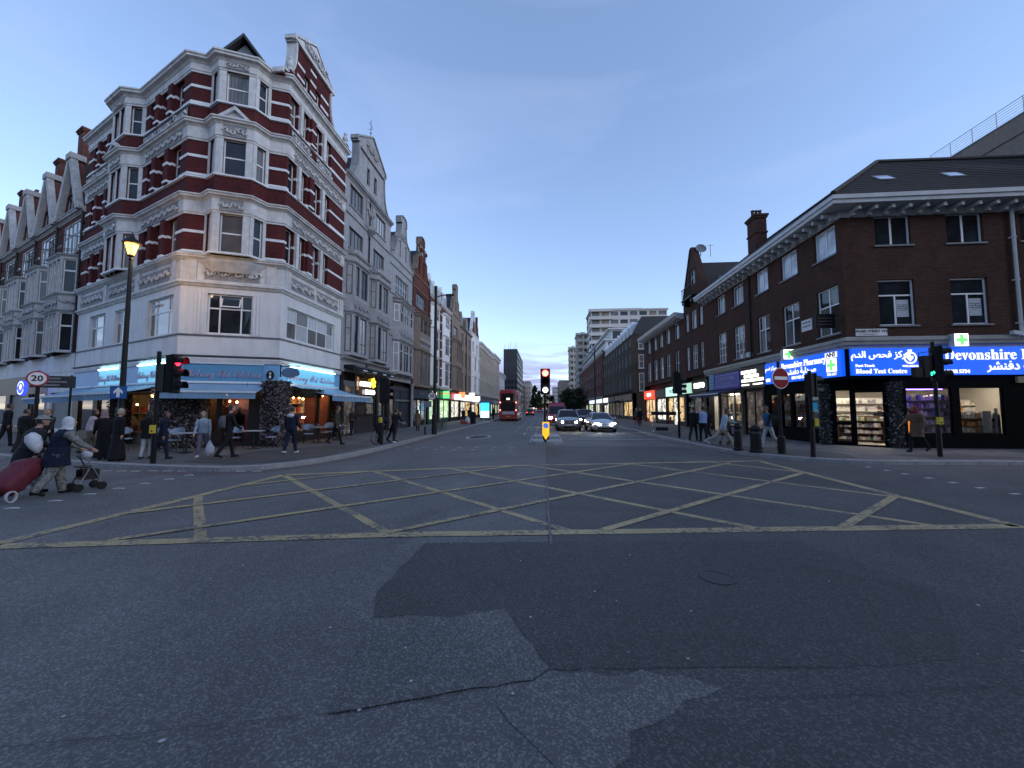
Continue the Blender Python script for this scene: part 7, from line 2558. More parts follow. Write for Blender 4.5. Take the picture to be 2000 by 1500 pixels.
MB().box(-.58, .58, -.09, -.0801, 1.3, 2.4).build('screen_top', emis('screen_blue', (.03, .42, .85), 1.3), s)
MB().box(-.58, .58, -.09, -.0801, .4, 1.3).build('screen_bottom', emis('screen_pale', (.45, .75, .9), 1.0), s)
for x in (-.5, .4):
    MB().box(x, x + .1, -.05, .05, 0, .25).build('foot', BLACK, s)
s = thing('market_cart', 'market handcart with a dark canopy on the right pavement', 'cart', (7.95, 26.4, KH), R(-12))
MB().box(-.75, .75, -.35, .35, 1.2, 1.42).build('canopy', BLACK, s)
for x in (-.65, .65):
    for y in (-.28, .28):
        MB().tube([(x, y, .1), (x, y, 1.2)], .018, 5).build('leg', GALV, s)
MB().box(-.68, .68, -.3, .3, .55, .58).box(-.68, .68, -.3, .3, .85, .87).build('shelf', GALV, s)
MB().box(-.5, .25, -.28, .28, .18, .4).build('crate', IRON, s)
MB().box(.35, .45, -.3, -.25, .6, 1.1).build('red_tag', MATS['crate_red'], s)
for i, (y, z, col, lab) in enumerate(((50.5, 2.9, (.9, .85, .7), 'white lit box sign projecting over the crimson fascia'), (53.2, 3.3, (.95, .25, .08), 'orange lit box sign projecting beyond the crimson fascia'), (57.0, 3.0, (.8, .9, 1), 'pale blue lit box sign projecting from the plain brown house'), (60.5, 3.5, (1, .95, .8), 'cream lit box sign projecting from the plain brown house'), (66.0, 3.1, (.95, .9, .85), 'lit box sign projecting from the pink and white house'))):
    s = thing('projecting_sign', lab, 'shop sign', (-12, y, z), 0, 'lit box signs projecting on the left')
    MB().box(.15, 1.0, -.06, .06, 0, .75).build('box', emis('lit_box_%d' % i, col, .7), s)
    MB().box(0, .15, -.02, .02, .35, .4).build('bracket', IRON, s)
for i, (y0, y1, col, lab) in enumerate(((55.0, 58.5, (.22, .06, .04), 'rust red awning over a lit shop on the left'), (63.5, 67.0, (.5, .5, .5), 'white awning over a lit shop on the left'))):
    s = thing('awning', lab, 'awning', (-12, y0, 0), 0)
    w_ = y1 - y0
    MB().loft([[(0, 0, 2.95), (1.6, 0, 2.5), (1.6, 0, 2.3), (1.57, 0, 2.46), (0, 0, 2.9)], [(0, w_, 2.95), (1.6, w_, 2.5), (1.6, w_, 2.3), (1.57, w_, 2.46), (0, w_, 2.9)]]).build('canvas', mat('awning_canvas_%d' % i, col, .8), s)
    MB().tube([(1.6, 0, 2.5), (1.6, w_, 2.5)], .03, 6).build('front_rail', AWN_L, s)
# string of banners and low shapes far off
for i, (x, y, lab) in enumerate(((-4.6, 118, 'small red and white flag board far along the street'),)):
    s = thing('flag_board', lab, 'sign', (x + 3.4, y, 0), 0)
    MB().box(-.9, .9, -.05, .05, .6, 2.0).build('board', mat('flag_red', (.4, .02, .04), .6), s)
    MB().box(-.9, .9, -.06, -.0501, 1.1, 1.3).build('stripe', WHITE, s)
    for q in (-.5, .4):
        MB().box(q, q + .1, -.05, .05, 0, .6).build('foot', BLACK, s)

# ------------------------------------------------------------------ trees at the end of the street
def tree(label, x, y, h, cw, seed, conifer=False, n=5200):
    r = random.Random(seed)
    t = thing('street_tree', label, 'tree', (x, y, 0), 0, 'trees down the street')
    tb_ = MB()
    tb_.tube([(0, 0, 0), (.1, .05, h * .3), (.05, .1, h * .8)], [cw * .05, cw * .04, .06], 7)
    for k in range(7):
        a = k * 2.4
        z = h * (.3 + .07 * k)
        tb_.tube([(.05, .05, z), (math.cos(a) * cw * .25, math.sin(a) * cw * .25, z + h * .1), (math.cos(a) * cw * .4, math.sin(a) * cw * .4, z + h * .16)], [.12, .07, .02], 5)
    tb_.build('trunk', mat('bark', (.05, .04, .03), .9, var=.3), t)
    clumps = []
    for k in range(70):
        f = r.random()
        z = h * (.18 + .8 * f)
        rad = cw * .5 * ((1 - f) ** .8 * 1.05 + .04 if conifer else math.sqrt(max(.05, 1 - ((f - .45) / .6) ** 2)))
        a = r.uniform(0, 6.28)
        d = rad * math.sqrt(r.random())
        clumps.append((d * math.cos(a), d * math.sin(a), z, cw * r.uniform(.08, .17)))
    bins = [MB(), MB()]
    for i in range(n):
        c = clumps[r.randrange(len(clumps))]
        v = Vector((r.gauss(0, 1), r.gauss(0, 1), r.gauss(0, 1))).normalized() * c[3] * r.uniform(.6, 1.15)
        p = Vector(c[:3]) + v
        a = h * r.uniform(.022, .04)
        q = Matrix.Translation(p) @ Matrix.Rotation(r.uniform(0, 6.3), 4, 'Z') @ Matrix.Rotation(r.uniform(-1.3, 1.3), 4, 'X')
        b_ = bins[i % 2]
        k = len(b_.v)
        b_.add([(-a, 0, 0), (0, -a * .6, 0), (a, 0, 0), (0, a * .6, .2 * a)], [(0, 1, 2, 3)])
        b_.xform(q, k)
    for k, bb in enumerate(bins):
        bb.build('crown', (mat('foliage_dark', (.018, .03, .016), .8, var=.3), mat('foliage_mid', (.03, .045, .022), .8, var=.3))[k], t)
    return t


tree('tall dark conifer at the end of the street, left of the island signal', -4.9, 215, 14.5, 5.2, 1, True)
tree('smaller dark conifer beside the tall one at the street end', -2.6, 225, 12.0, 4.5, 2, True)
tree('round dark tree beyond the island signal post', 2.3, 235, 10.0, 9, 3)
tree('dark leafy tree beyond the red van on the right', 9.2, 118, 7.6, 7.5, 4, n=6500)
tree('dark leafy tree before the brown far block', 8.6, 150, 8.0, 6.5, 5)

# ================================================================== people
SKIN = [mat('skin_light', (.42, .25, .18), .6, var=.06), mat('skin_tan', (.26, .14, .09), .6, var=.06), mat('skin_brown', (.12, .06, .035), .6, var=.06)]
PEND = []


def cloth(name, col, var=.25, scale=14, rough=.85):
    return mat('cloth_' + name, col, rough, var=var, scale=scale, spec=.2, bump=.25)


def ell(c, rx, ry, n=14, tilt=None):
    return [(c[0] + rx * math.cos(2 * math.pi * k / n), c[1] + ry * math.sin(2 * math.pi * k / n), c[2]) for k in range(n)]


class Body:
    def __init__(s):
        s.b, s.lab = MB(), []

    def mark(s, k):
        s.lab += [k] * (len(s.b.v) - len(s.lab))

    def limb(s, pts, rad, k, n=10):
        s.b.tube(pts, rad, n)
        s.mark(k)

    def ball(s, c, r, k, sc_=(1, 1, 1)):
        s.b.sphere(c, r, 12, 8, sc_)
        s.mark(k)

    def rings(s, rs, k):
        s.b.loft(rs)
        s.mark(k)


def person(label, x, y, face, h=1.65, top=None, legs=None, shoes=None, skin=1, hair=None, stride=18, phase=1, lean=3, arms=((-12, 10), (14, 12)), build=1.0, hem=None, robe=None, hood=None, cap=None, sleeve=None, z=KH, head_turn=0, vest=None, vox=None, bareleg=None, group='pedestrians'):
    """one standing or walking figure; face = heading in degrees (0 looks to the viewpoint, 90 to the right)
    arms: (swing forward, elbow bend) per arm in degrees; hem: coat hem height as fraction; robe: full-length garment"""
    B = Body()
    s = h / 1.7
    W = build
    ln = R(lean)
    pz = .90 * s

    def up(z_, fx=0.0, sx__=0.0):
        """point on the leaning spine at height z_ above the hips (forward = -y)"""
        return Vector((sx__, -math.sin(ln) * z_ - fx, pz + math.cos(ln) * z_))
    lab_t = 'top'
    # trunk
    rs = []
    for (t, rx, ry, f) in ((-.10, .105, .085, 0), (-.04, .155, .110, 0), (.06, .160, .115, 0), (.18, .140, .102, .0), (.30, .158, .112, .005), (.42, .178, .115, .0), (.49, .165, .098, -.005), (.535, .10, .072, -.01), (.575, .058, .056, -.015)):
        c = up(t * s, f * s)
        ex = .012 if t > 0 else .0
        rs.append([(c.x + (rx * W + ex) * s * math.cos(2 * math.pi * k / 16), c.y + (ry * W + ex) * s * math.sin(2 * math.pi * k / 16), c.z) for k in range(16)])
    nb = len(B.b.v)
    B.b.loft(rs)
    B.lab += ['legs'] * 32 + [vest and 'vest' or lab_t] * (16 * 7)
    # neck and head
    hc = up(.735 * s, .03 * s)
    nk0, nk1 = up(.52 * s), up(.64 * s, .015 * s)
    B.limb([nk0, nk1], [.055 * s, .05 * s], 'skin')
    hr = Matrix.Rotation(R(head_turn), 4, 'Z')

    def hp(dx, dy, dz):
        v = hr @ Vector((dx * s, dy * s, dz * s))
        return hc + v
    rs = []
    for (dz, rx, ry, dy) in ((-.115, .028, .030, -.040), (-.10, .048, .055, -.030), (-.06, .064, .078, -.012), (-.02, .072, .090, 0), (.03, .076, .096, .004), (.07, .070, .088, .008), (.10, .050, .062, .010), (.118, .02, .03, .01)):
        rs.append([tuple(hp(rx * math.cos(2 * math.pi * k / 14), dy + ry * math.sin(2 * math.pi * k / 14), dz)) for k in range(14)])
    B.rings(rs, 'skin')
    B.limb([hp(0, -.086, .022), hp(0, -.106, -.018), hp(0, -.090, -.028)], [.010 * s, .016 * s, .014 * s], 'skin', 6)
    for e_ in (-1, 1):
        B.ball(tuple(hp(.076 * e_, .01, -.005)), .022 * s, 'skin', (.5, .8, 1.2))
        B.ball(tuple(hp(.030 * e_, -.082, .018)), .011 * s, 'eye')
    B.ball(tuple(hp(0, -.082, -.062)), .016 * s, 'lip', (1.6, .6, .5))
    if hood:
        rs = []
        for (dz, rx, ry, dy) in ((-.17, .13, .12, .03), (-.11, .105, .112, .02), (-.04, .098, .118, .018), (.03, .098, .120, .018), (.09, .082, .098, .02), (.13, .045, .055, .022), (.14, .01, .01, .022)):
            rs.append([tuple(hp(rx * math.cos(2 * math.pi * k / 14), dy + ry * (math.sin(2 * math.pi * k / 14) if math.sin(2 * math.pi * k / 14) > -.55 else -.55), dz)) for k in range(14)])
        B.rings(rs, 'hood')
    elif hair != 'none':
        rs = []
        lowz = {'short': -.055, 'long': -.16}.get(hair, -.07)
        for (dz, rx, ry, dy) in ((lowz, .078 if hair != 'long' else .095, .07, .045), (.02, .083, .085, .028), (.06, .081, .092, .018), (.095, .064, .078, .014), (.122, .035, .045, .012), (.13, .008, .01, .012)):
            rs.append([tuple(hp(rx * math.cos(2 * math.pi * k / 14), dy + ry * math.sin(2 * math.pi * k / 14), dz)) for k in range(14)])
        B.rings(rs, 'hair')
    if cap:
        rs = []
        for (dz, r_, dy) in ((.045, .094, .005), (.07, .096, .005), (.11, .078, .008), (.135, .03, .01)):
            rs.append([tuple(hp(r_ * math.cos(2 * math.pi * k / 14), dy + r_ * 1.12 * math.sin(2 * math.pi * k / 14), dz)) for k in range(14)])
        B.rings(rs, 'cap')
        if cap == 'brim':
            B.b.prism([(0, 0)], 0, 0) if False else None
            rs = [[tuple(hp(.13 * math.cos(2 * math.pi * k / 14), -.01 + .16 * math.sin(2 * math.pi * k / 14), dz)) for k in range(14)] for dz in (.038, .056)]
            B.rings(rs, 'cap')
    # legs
    L1, L2 = .43 * s, .42 * s
    st = R(stride)
    ankles = []
    for sd, ph in ((-1, phase), (1, -phase)):
        a = st * ph
        kb = R(6) if ph > 0 else R(6) + st * .9
        hip = Vector((sd * .085 * s * W, 0, pz))
        knee = hip + Vector((0, -math.sin(a) * L1, -math.cos(a) * L1))
        ang = a - kb
        ank = knee + Vector((0, -math.sin(ang) * L2, -math.cos(ang) * L2))
        ankles.append((hip, knee, ank, ang, sd))
    drop = min(a_[2].z for a_ in ankles) - .075 * s
    for hip, knee, ank, ang, sd in ankles:
        k = 'legs'
        if bareleg:
            B.limb([hip, hip.lerp(knee, .5), knee], [.092 * s * W, .08 * s * W, .064 * s], 'legs')
            B.limb([knee, knee.lerp(ank, .35), ank], [.055 * s, .055 * s, .036 * s], 'skin')
        else:
            B.limb([hip, hip.lerp(knee, .5), knee], [.094 * s * W, .082 * s * W, .066 * s * W], k)
            B.limb([knee, knee.lerp(ank, .35), ank + Vector((0, 0, -.02 * s))], [.066 * s * W, .064 * s * W, .050 * s * W], k)
        pitch = ang * .55 if ank.z - drop > .10 * s else 0
        heel = ank + Vector((0, .055 * s, -.045 * s))
        toe = ank + Vector((sd * .015, -.165 * s, -.050 * s + (math.sin(pitch) * .16 * s if pitch < 0 else 0)))
        B.limb([heel, ank + Vector((0, -.03 * s, -.035 * s)), toe], [.038 * s, .046 * s, .034 * s], 'shoe')
    # garments
    if robe:
        rs = []
        zb = drop + .06 * s
        for f, rx, ry in ((0, .26, .22), (.25, .23, .19), (.55, .19, .15), (.8, .175, .13), (1, .168, .125)):
            z_ = zb + (pz + .12 * s - zb) * f
            rs.append([((rx * W) * s * math.cos(2 * math.pi * k / 18) * (1 + .05 * math.sin(k * 2.3)), (ry * W) * s * math.sin(2 * math.pi * k / 18) - .02 * s * f, z_) for k in range(18)])
        B.rings(rs, 'top')
    elif hem:
        rs = []
        zb = drop + hem * h
        for f, rx, ry in ((0, .20, .165), (.5, .186, .145), (1, .17, .128)):
            z_ = zb + (pz + .14 * s - zb) * f
            c = up(max(0, z_ - pz))
            rs.append([(c.x + rx * W * s * math.cos(2 * math.pi * k / 16), c.y + ry * W * s * math.sin(2 * math.pi * k / 16), z_) for k in range(16)])
        B.rings(rs, 'vest' if vest else 'top')
    # arms with hands
    for i, sd in enumerate((-1, 1)):
        sw, eb = arms[i][:2]
        out = arms[i][2] if len(arms[i]) > 2 else 7
        sh = up(.475 * s, 0, sd * .178 * s * W)
        a, o_ = R(sw) + ln * .3, R(out)
        U, Fo = .285 * s, .25 * s
        d1 = Vector((sd * math.sin(o_), -math.sin(a) * math.cos(o_), -math.cos(a) * math.cos(o_)))
        el = sh + d1 * U
        a2 = a + R(eb)
        d2 = Vector((sd * math.sin(o_) * .3, -math.sin(a2), -math.cos(a2))).normalized()
        wr = el + d2 * Fo
        sl = 'sleeve' if sleeve else 'top'
        B.limb([sh + Vector((-sd * .03, 0, .02)) * s, sh, sh.lerp(el, .5), el], [.060 * s, .066 * s * W, .058 * s * W, .050 * s * W], sl)
        B.limb([el, el.lerp(wr, .4), wr], [.050 * s * W, .047 * s * W, .036 * s], sl)
        pm_ = wr + d2 * .075 * s
        B.limb([wr - d2 * .01, wr + d2 * .03 * s, pm_], [.026 * s, .036 * s, .034 * s], 'skin', 8)
        side = d2.cross(Vector((1, 0, 0))).normalized()
        for q in range(4):
            off = side * ((q - 1.5) * .018 * s)
            Lf = (.062, .072, .068, .052)[q] * s
            curl = Vector((-sd, 0, 0)) * .020 * s
            B.limb([pm_ + off * .8, pm_ + off + d2 * Lf * .55 + curl * .4, pm_ + off + d2 * Lf + curl * 1.4], [.011 * s, .010 * s, .008 * s], 'skin', 6)
        B.limb([wr + d2 * .03 * s + side * -.028 * s, wr + d2 * .06 * s + side * -.052 * s, wr + d2 * .095 * s + side * -.05 * s], [.013 * s, .012 * s, .009 * s], 'skin', 6)
    t = thing('person', label, 'person', (x, y, z), R(face), group)
    mats = {'skin': SKIN[skin], 'top': top, 'legs': legs, 'shoe': shoes or cloth('shoe_black', (.012, .012, .013)), 'eye': BLACK, 'lip': mat('lip', (.25, .09, .08), .6), 'hair': mat('hair_dark', (.012, .009, .008), .6) if hair in (None, 'short', 'long', 'none') else hair, 'hood': hood, 'cap': cloth('cap_grey', (.22, .23, .22)) if cap is not None else None, 'sleeve': sleeve, 'vest': vest}
    off = Vector((0, 0, -drop))
    B.b.v = [tuple(Vector(v) + off) for v in B.b.v]
    me = B.b.mesh('body')
    o = link('body', me, t)
    rm_ = o.modifiers.new('r', 'REMESH')
    rm_.mode = 'VOXEL'
    rm_.voxel_size = vox or (.0115 if math.hypot(x, y) < 19 else .018 if math.hypot(x, y) < 30 else .026)
    sm = o.modifiers.new('s', 'SMOOTH')
    sm.factor, sm.iterations = .5, 2
    vs, lab = list(B.b.v), list(B.lab)
    for f in B.b.f:                       # dense label samples over every face
        q = [Vector(B.b.v[i]) for i in f]
        k = B.lab[f[0]]
        if len(q) != 4:
            if B.lab[f[-1]] == k:
                vs.append(tuple(sum(q, Vector()) / len(q)))
                lab.append(k)
            continue
        nu = min(6, int(max((q[1] - q[0]).length, (q[2] - q[3]).length) / .02) + 1)
        nv = min(10, int(max((q[3] - q[0]).length, (q[2] - q[1]).length) / .02) + 1)
        for i in range(nu):
            for j in range(nv):
                a, b_ = (i + .5) / nu, (j + .5) / nv
                pt_ = (q[0] * (1 - a) + q[1] * a) * (1 - b_) + (q[3] * (1 - a) + q[2] * a) * b_
                vs.append(tuple(pt_))
                lab.append(k if b_ < .5 else B.lab[f[3]])
    PEND.append((o, vs, lab, mats))
    t['_drop'] = drop
    return t


def finish_people():
    dg_ = bpy.context.evaluated_depsgraph_get()
    dg_.update()
    for o, vs, lab, mats in PEND:
        ev = o.evaluated_get(dg_)
        me = bpy.data.meshes.new_from_object(ev)
        kd = kdtree.KDTree(len(vs))
        for i, v in enumerate(vs):
            kd.insert(Vector(v), i)
        kd.balance()
        used = {k: i for i, k in enumerate([k for k in dict.fromkeys(lab) if mats.get(k) is not None])}
        me.materials.clear()
        for k in used:
            me.materials.append(mats[k])
        idx = []
        for p in me.polygons:
            best = None
            for _, i, d in kd.find_n(p.center, 2):
                if lab[i] in used:
                    best = lab[i]
                    break
            idx.append(used.get(best, 0))
        me.polygons.foreach_set('material_index', idx)
        me.polygons.foreach_set('use_smooth', [True] * len(me.polygons))
        o.modifiers.clear()
        o.data = me
        me.name = 'body'
    PEND.clear()


def strip_props():
    for o in COL.objects:
        if '_drop' in o:
            del o['_drop']


C_BLACK = cloth('black', (.012, .012, .014))
C_NAVY = cloth('navy', (.012, .016, .035))
C_DARK = cloth('charcoal', (.022, .022, .026))
C_GREY = cloth('grey', (.10, .10, .11))
C_PALE = cloth('pale_grey', (.38, .40, .42))
C_WHITE = cloth('white', (.52, .54, .58))
C_KHAKI = cloth('khaki', (.10, .085, .06))
C_OLIVE = cloth('olive', (.05, .048, .03))
C_PINK = cloth('pink_white', (.48, .38, .41))
C_LILAC = cloth('lilac', (.15, .13, .19))
C_LBLUE = cloth('light_blue', (.30, .37, .45))
C_BLUE = cloth('blue', (.03, .09, .20))
C_BROWN = cloth('brown', (.13, .085, .055))
C_BEIGE = cloth('beige', (.34, .31, .26))
C_RED = cloth('dull_red', (.20, .02, .035))
C_PRINT = mat('cloth_print', (.20, .20, .19), .85, var=.75, scale=17, spec=.2, bump=.3)
SH_W = cloth('shoe_white', (.55, .55, .56))
BLOND = mat('hair_blond', (.40, .34, .24), .6, var=.2, scale=30)

capman = person('elderly man in a grey brimmed cap and dark coat pulling a red trolley', -10.7, 7.2, 158, 1.56, C_DARK, C_PRINT, None, 0, 'short', 14, 1, 14, ((-16, 8, 22), (25, 20)), 1.42, .40, cap='brim', z=0)
woman = person('woman in a white headscarf and navy vest pushing a walking frame', -9.95, 7.15, 160, 1.53, C_NAVY, C_PRINT, None, 0, None, 14, -1, 12, ((32, 20), (30, 22)), 1.42, .38, hood=C_WHITE, sleeve=C_PRINT, vest=C_NAVY, z=0)
person('dark clad man cut by the left edge of the picture', -23.4, 15.0, 170, 1.78, C_BLACK, C_BLACK, None, 1, 'short', 10)
person('man in black seen from behind near the left edge', -19.3, 12.85, 178, 1.55, C_BLACK, C_DARK, None, 1, 'short', 8, 1, 2, ((4, 6), (-4, 6)), 1.2)
person('man in dark clothes facing the road by the left speed sign', -18.5, 13.0, 15, 1.55, C_DARK, C_BLACK, None, 0, 'short', 8)
person('woman in a pink white blouse and khaki trousers walking to the cafe', -16.4, 12.75, 160, 1.56, C_PINK, C_KHAKI, None, 0, 'long', 16, -1, 4, ((20, 25), (-18, 12)))
person('woman in a black robe and pale patterned headscarf by the cafe', -14.15, 11.35, -120, 1.52, C_BLACK, C_BLACK, None, 1, None, 4, 1, 4, robe=True, hood=cloth('scarf_rose', (.30, .20, .19)))
person('blonde woman in a long black robe seen from behind', -13.35, 11.1, 175, 1.56, C_BLACK, C_BLACK, None, 0, BLOND, 4, robe=True)
person('girl in a black coat and pale leggings beside the blonde woman', -12.95, 11.65, -160, 1.5, C_BLACK, C_PALE, None, 1, 'long', 6, 1, 3, hem=.44)
person('person in a long navy coat behind the near signal post', -12.35, 11.6, 150, 1.48, C_NAVY, C_NAVY, None, 1, 'long', 12, 1, 4, hem=.34)
boy = person('boy in a pale blue shirt and lilac trousers carrying a white bag', -11.55, 12.25, 25, 1.50, C_LBLUE, C_LILAC, SH_W, 0, 'short', 14, 1, 5, ((8, 20), (-4, 6)))
bpm = person('man in black with a grey backpack walking past the cafe', -10.5, 12.1, 150, 1.70, C_BLACK, C_BLACK, None, 0, 'short', 15, -1, 3, ((16, 30), (-12, 18)))
hoodm = person('man in a navy jacket with a pale hood seen from behind', -9.25, 13.5, 178, 1.64, C_NAVY, C_NAVY, SH_W, 0, 'short', 11, 1, 1, ((6, 35), (-6, 25)), 1.12)
person('man in an olive jacket and black trousers passing the flower pillar', -9.45, 16.95, 120, 1.70, C_OLIVE, C_BLACK, None, 1, 'short', 17, 1, 2, ((-10, 20), (14, 25)))
person('dark figure standing inside the corner cafe door', *Fcf.plan(2.2, .5), 20, 1.66, C_BLACK, C_BLACK, None, 1, 'short', 4)
person('dark figure in the doorway beside the coffee shop', -11.8, 22.9, 60, 1.6, C_DARK, C_NAVY, None, 0, 'short', 6, arms=((10, 60), (10, 70)))
person('man at the coffee shop counter in warm light', -12.6, 24.6, 150, 1.62, C_BROWN, C_BLACK, None, 1, 'short', 4)
person('cyclist in navy with a white helmet standing by the bicycle', -7.75, 17.75, 70, 1.52, C_NAVY, C_BLACK, None, 1, 'none', 8, 1, 6, ((35, 20), (30, 25)), 1.1, hem=.30, hood=C_PALE)
person('person in a pale top bending behind the left far signal', -7.55, 18.75, 120, 1.5, C_PALE, C_BLACK, None, 1, 'short', 10, 1, 30, ((40, 10), (35, 15)))
person('man in black with white trainers beside the cyclist', -6.98 - .15, 18.0, 165, 1.56, C_BLACK, C_DARK, SH_W, 1, 'short', 9, -1, 8, ((25, 50), (20, 40)), 1.15)
person('woman in a long brown coat walking past the closed shop', -9.1, 27.3, 200, 1.5, C_BROWN, C_BLACK, None, 1, 'long', 12, 1, 2, hem=.25)
person('dark walker on the left pavement, left of the pair near the bin', -9.2, 43.5, 170, 1.65, C_BLACK, C_BLACK, None, 1, 'short', 15)
person('dark walker on the left pavement, right of the pair near the bin', -8.6, 44.0, 170, 1.72, C_BLACK, C_DARK, None, 1, 'short', 15, -1)
person('person waiting by the glowing bus stop screen', -8.4, 56, 60, 1.7, C_BROWN, C_BLACK, None, 1, 'short', 6)
person('person in black waiting left of the bus', -7.6, 58, 30, 1.7, C_BLACK, C_BLACK, None, 1, 'long', 6)
person('person in dark clothes leaving a shop on the right, farther of the two', 9.5, 40.4, -20, 1.65, C_GREY, C_RED, None, 0, 'short', 8)
person('person in black walking on the right pavement before the red shop', 9.0, 37.0, -10, 1.6, C_BLACK, C_BLACK, None, 0, 'long', 14)
person('dark clad man left of the man with the striped back', 7.55, 20.2, 140, 1.68, C_BLACK, C_BLACK, None, 1, 'short', 16, 1, 3)
hv = person('man with a pale blue striped back walking away on the right', 7.8, 19.65, 170, 1.70, C_NAVY, C_BLACK, None, 1, 'short', 13, -1, 2, ((8, 30), (-8, 25)), 1.1, vest=mat('cloth_stripe_blue', (.25, .33, .52), .8, var=.1))
person('dark clad man right of the man with the striped back', 8.65, 21.2, -150, 1.66, C_NAVY, C_BLACK, None, 1, 'short', 12)
person('man in pale clothes striding fast past the bollards', 7.42, 16.75, 75, 1.70, C_LBLUE, C_BEIGE, SH_W, 1, 'short', 34, 1, 14, ((-25, 40), (45, 30)))
person('man in a dark jacket and blue shirt with grey trousers walking left', 9.1, 16.5, -80, 1.70, C_BLACK, C_PALE, None, 1, 'short', 20, 1, 4, ((-16, 25), (18, 30)), vest=C_BLUE)
person('woman in a red hat and brown coat walking before the pharmacy window', 14.0, 15.75, -75, 1.72, C_BROWN, C_BLACK, None, 1, 'long', 17, 1, 6, ((20, 40), (-10, 20)), 1.05, hem=.33, hood=C_RED)
person('man in black standing inside the pharmacy doorway', 15.9, 19.65, 165, 1.72, C_BLACK, C_BLACK, None, 0, 'short', 7, 1, 0, ((-20, 70), (-20, 70)))
person('distant walker by the brown block on the left pavement', -8.2, 84, 170, 1.7, C_BLACK, C_DARK, None, 1, 'short', 12)
person('distant walker in blue on the left pavement', -7.8, 76, 0, 1.7, C_BLUE, C_DARK, None, 1, 'short', 12)
finish_people()

# ------------------------------------------------------------------ what they carry, push and ride
def strap_pack(host, label):
    p = thing('backpack', label, 'backpack', host.location, host.rotation_euler.z)
    p.matrix_basis = host.matrix_basis.copy()
    MB().loft([ell((0, .17, .98), .11, .06, 12), ell((0, .19, 1.02), .14, .085, 12), ell((0, .20, 1.2), .15, .095, 12), ell((0, .18, 1.36), .11, .07, 12), ell((0, .16, 1.40), .05, .03, 12)]).build('bag', C_GREY, p, smooth=True)
    MB().tube([(.09, .13, 1.36), (.11, .02, 1.42), (.11, -.10, 1.30)], .012, 5).tube([(-.09, .13, 1.36), (-.11, .02, 1.42), (-.11, -.10, 1.30)], .012, 5).build('strap', C_DARK, p)


strap_pack(bpm, 'grey backpack on the man in black outside the cafe')
p = thing('carrier_bag', 'white plastic carrier bag in the hand of the boy', 'bag', (-11.25, 12.2, KH), .4)
MB().loft([ell((0, 0, .10), .10, .05, 10), ell((0, 0, .16), .14, .08, 10), ell((.01, 0, .32), .13, .07, 10), ell((0, 0, .42), .08, .05, 10), ell((0, 0, .56), .015, .01, 10)]).build('bag', C_WHITE, p, smooth=True)
MB().tube([(0, 0, .55), (0, 0, .66)], .006, 5).build('handle', C_WHITE, p)
p = thing('jacket_hood', 'pale folded hood lying on the navy jacket', 'hood', hoodm.location, hoodm.rotation_euler.z)
p.matrix_basis = hoodm.matrix_basis.copy()
MB().loft([ell((0, .07, 1.30), .10, .05, 12), ell((0, .09, 1.36), .135, .075, 12), ell((0, .07, 1.42), .12, .085, 12), ell((0, .04, 1.44), .06, .05, 12)]).build('fold', C_WHITE, p, smooth=True)
# red shopping trolley dragged behind
tr = thing('shopping_trolley', 'dark red shopping trolley bag trailing behind the man in the cap', 'trolley', (-10.06, 6.42, 0), R(108))
bag = MB()
secs = []
rj = random.Random(4)
for n_ in range(13):
    f = n_ / 12
    w_, d_ = (.17 + .05 * min(1, f * 4) - .05 * max(0, f - .8) * 5, .13 + .05 * min(1, f * 4) - .07 * max(0, f - .75) * 4)
    cx, cz = .62 * f, .20 + .48 * f
    rg = []
    for k in range(16):
        a = 2 * math.pi * k / 16
        ca, sa = math.cos(a), math.sin(a)
        ca, sa = math.copysign(abs(ca) ** .55, ca), math.copysign(abs(sa) ** .55, sa)
        j = 1 + rj.uniform(-.06, .06) + .03 * (n_ % 2)
        rg.append((cx - math.sin(.66) * d_ * sa * j, w_ * ca * j, cz + math.cos(.66) * d_ * sa * j))
    secs.append(rg)
bag.loft(secs)
bag.build('bag', mat('trolley_red', (.12, .010, .022), .7, var=.3, scale=9, bump=.3), tr, smooth=True)
MB().tube([(-.05, -.1, .12), (.75, -.1, .78), (.95, 0, .84), (.75, .1, .78), (-.05, .1, .12)], .012, 6).build('frame', GALV, tr)
for y_ in (-.2, .2):
    w = MB()
    for k in range(20):
        a0, a1 = k * .31416, (k + 1) * .31416
        w.loft([[(-.02 + .11 * math.cos(a0), y_ - .015, .11 + .11 * math.sin(a0)), (-.02 + .11 * math.cos(a0), y_ + .015, .11 + .11 * math.sin(a0)), (-.02 + .085 * math.cos(a0), y_ + .015, .11 + .085 * math.sin(a0)), (-.02 + .085 * math.cos(a0), y_ - .015, .11 + .085 * math.sin(a0))], [(-.02 + .11 * math.cos(a1), y_ - .015, .11 + .11 * math.sin(a1)), (-.02 + .11 * math.cos(a1), y_ + .015, .11 + .11 * math.sin(a1)), (-.02 + .085 * math.cos(a1), y_ + .015, .11 + .085 * math.sin(a1)), (-.02 + .085 * math.cos(a1), y_ - .015, .11 + .085 * math.sin(a1))]])
    w.build('wheel', mat('wheel_pale', (.45, .45, .45), .5), tr)
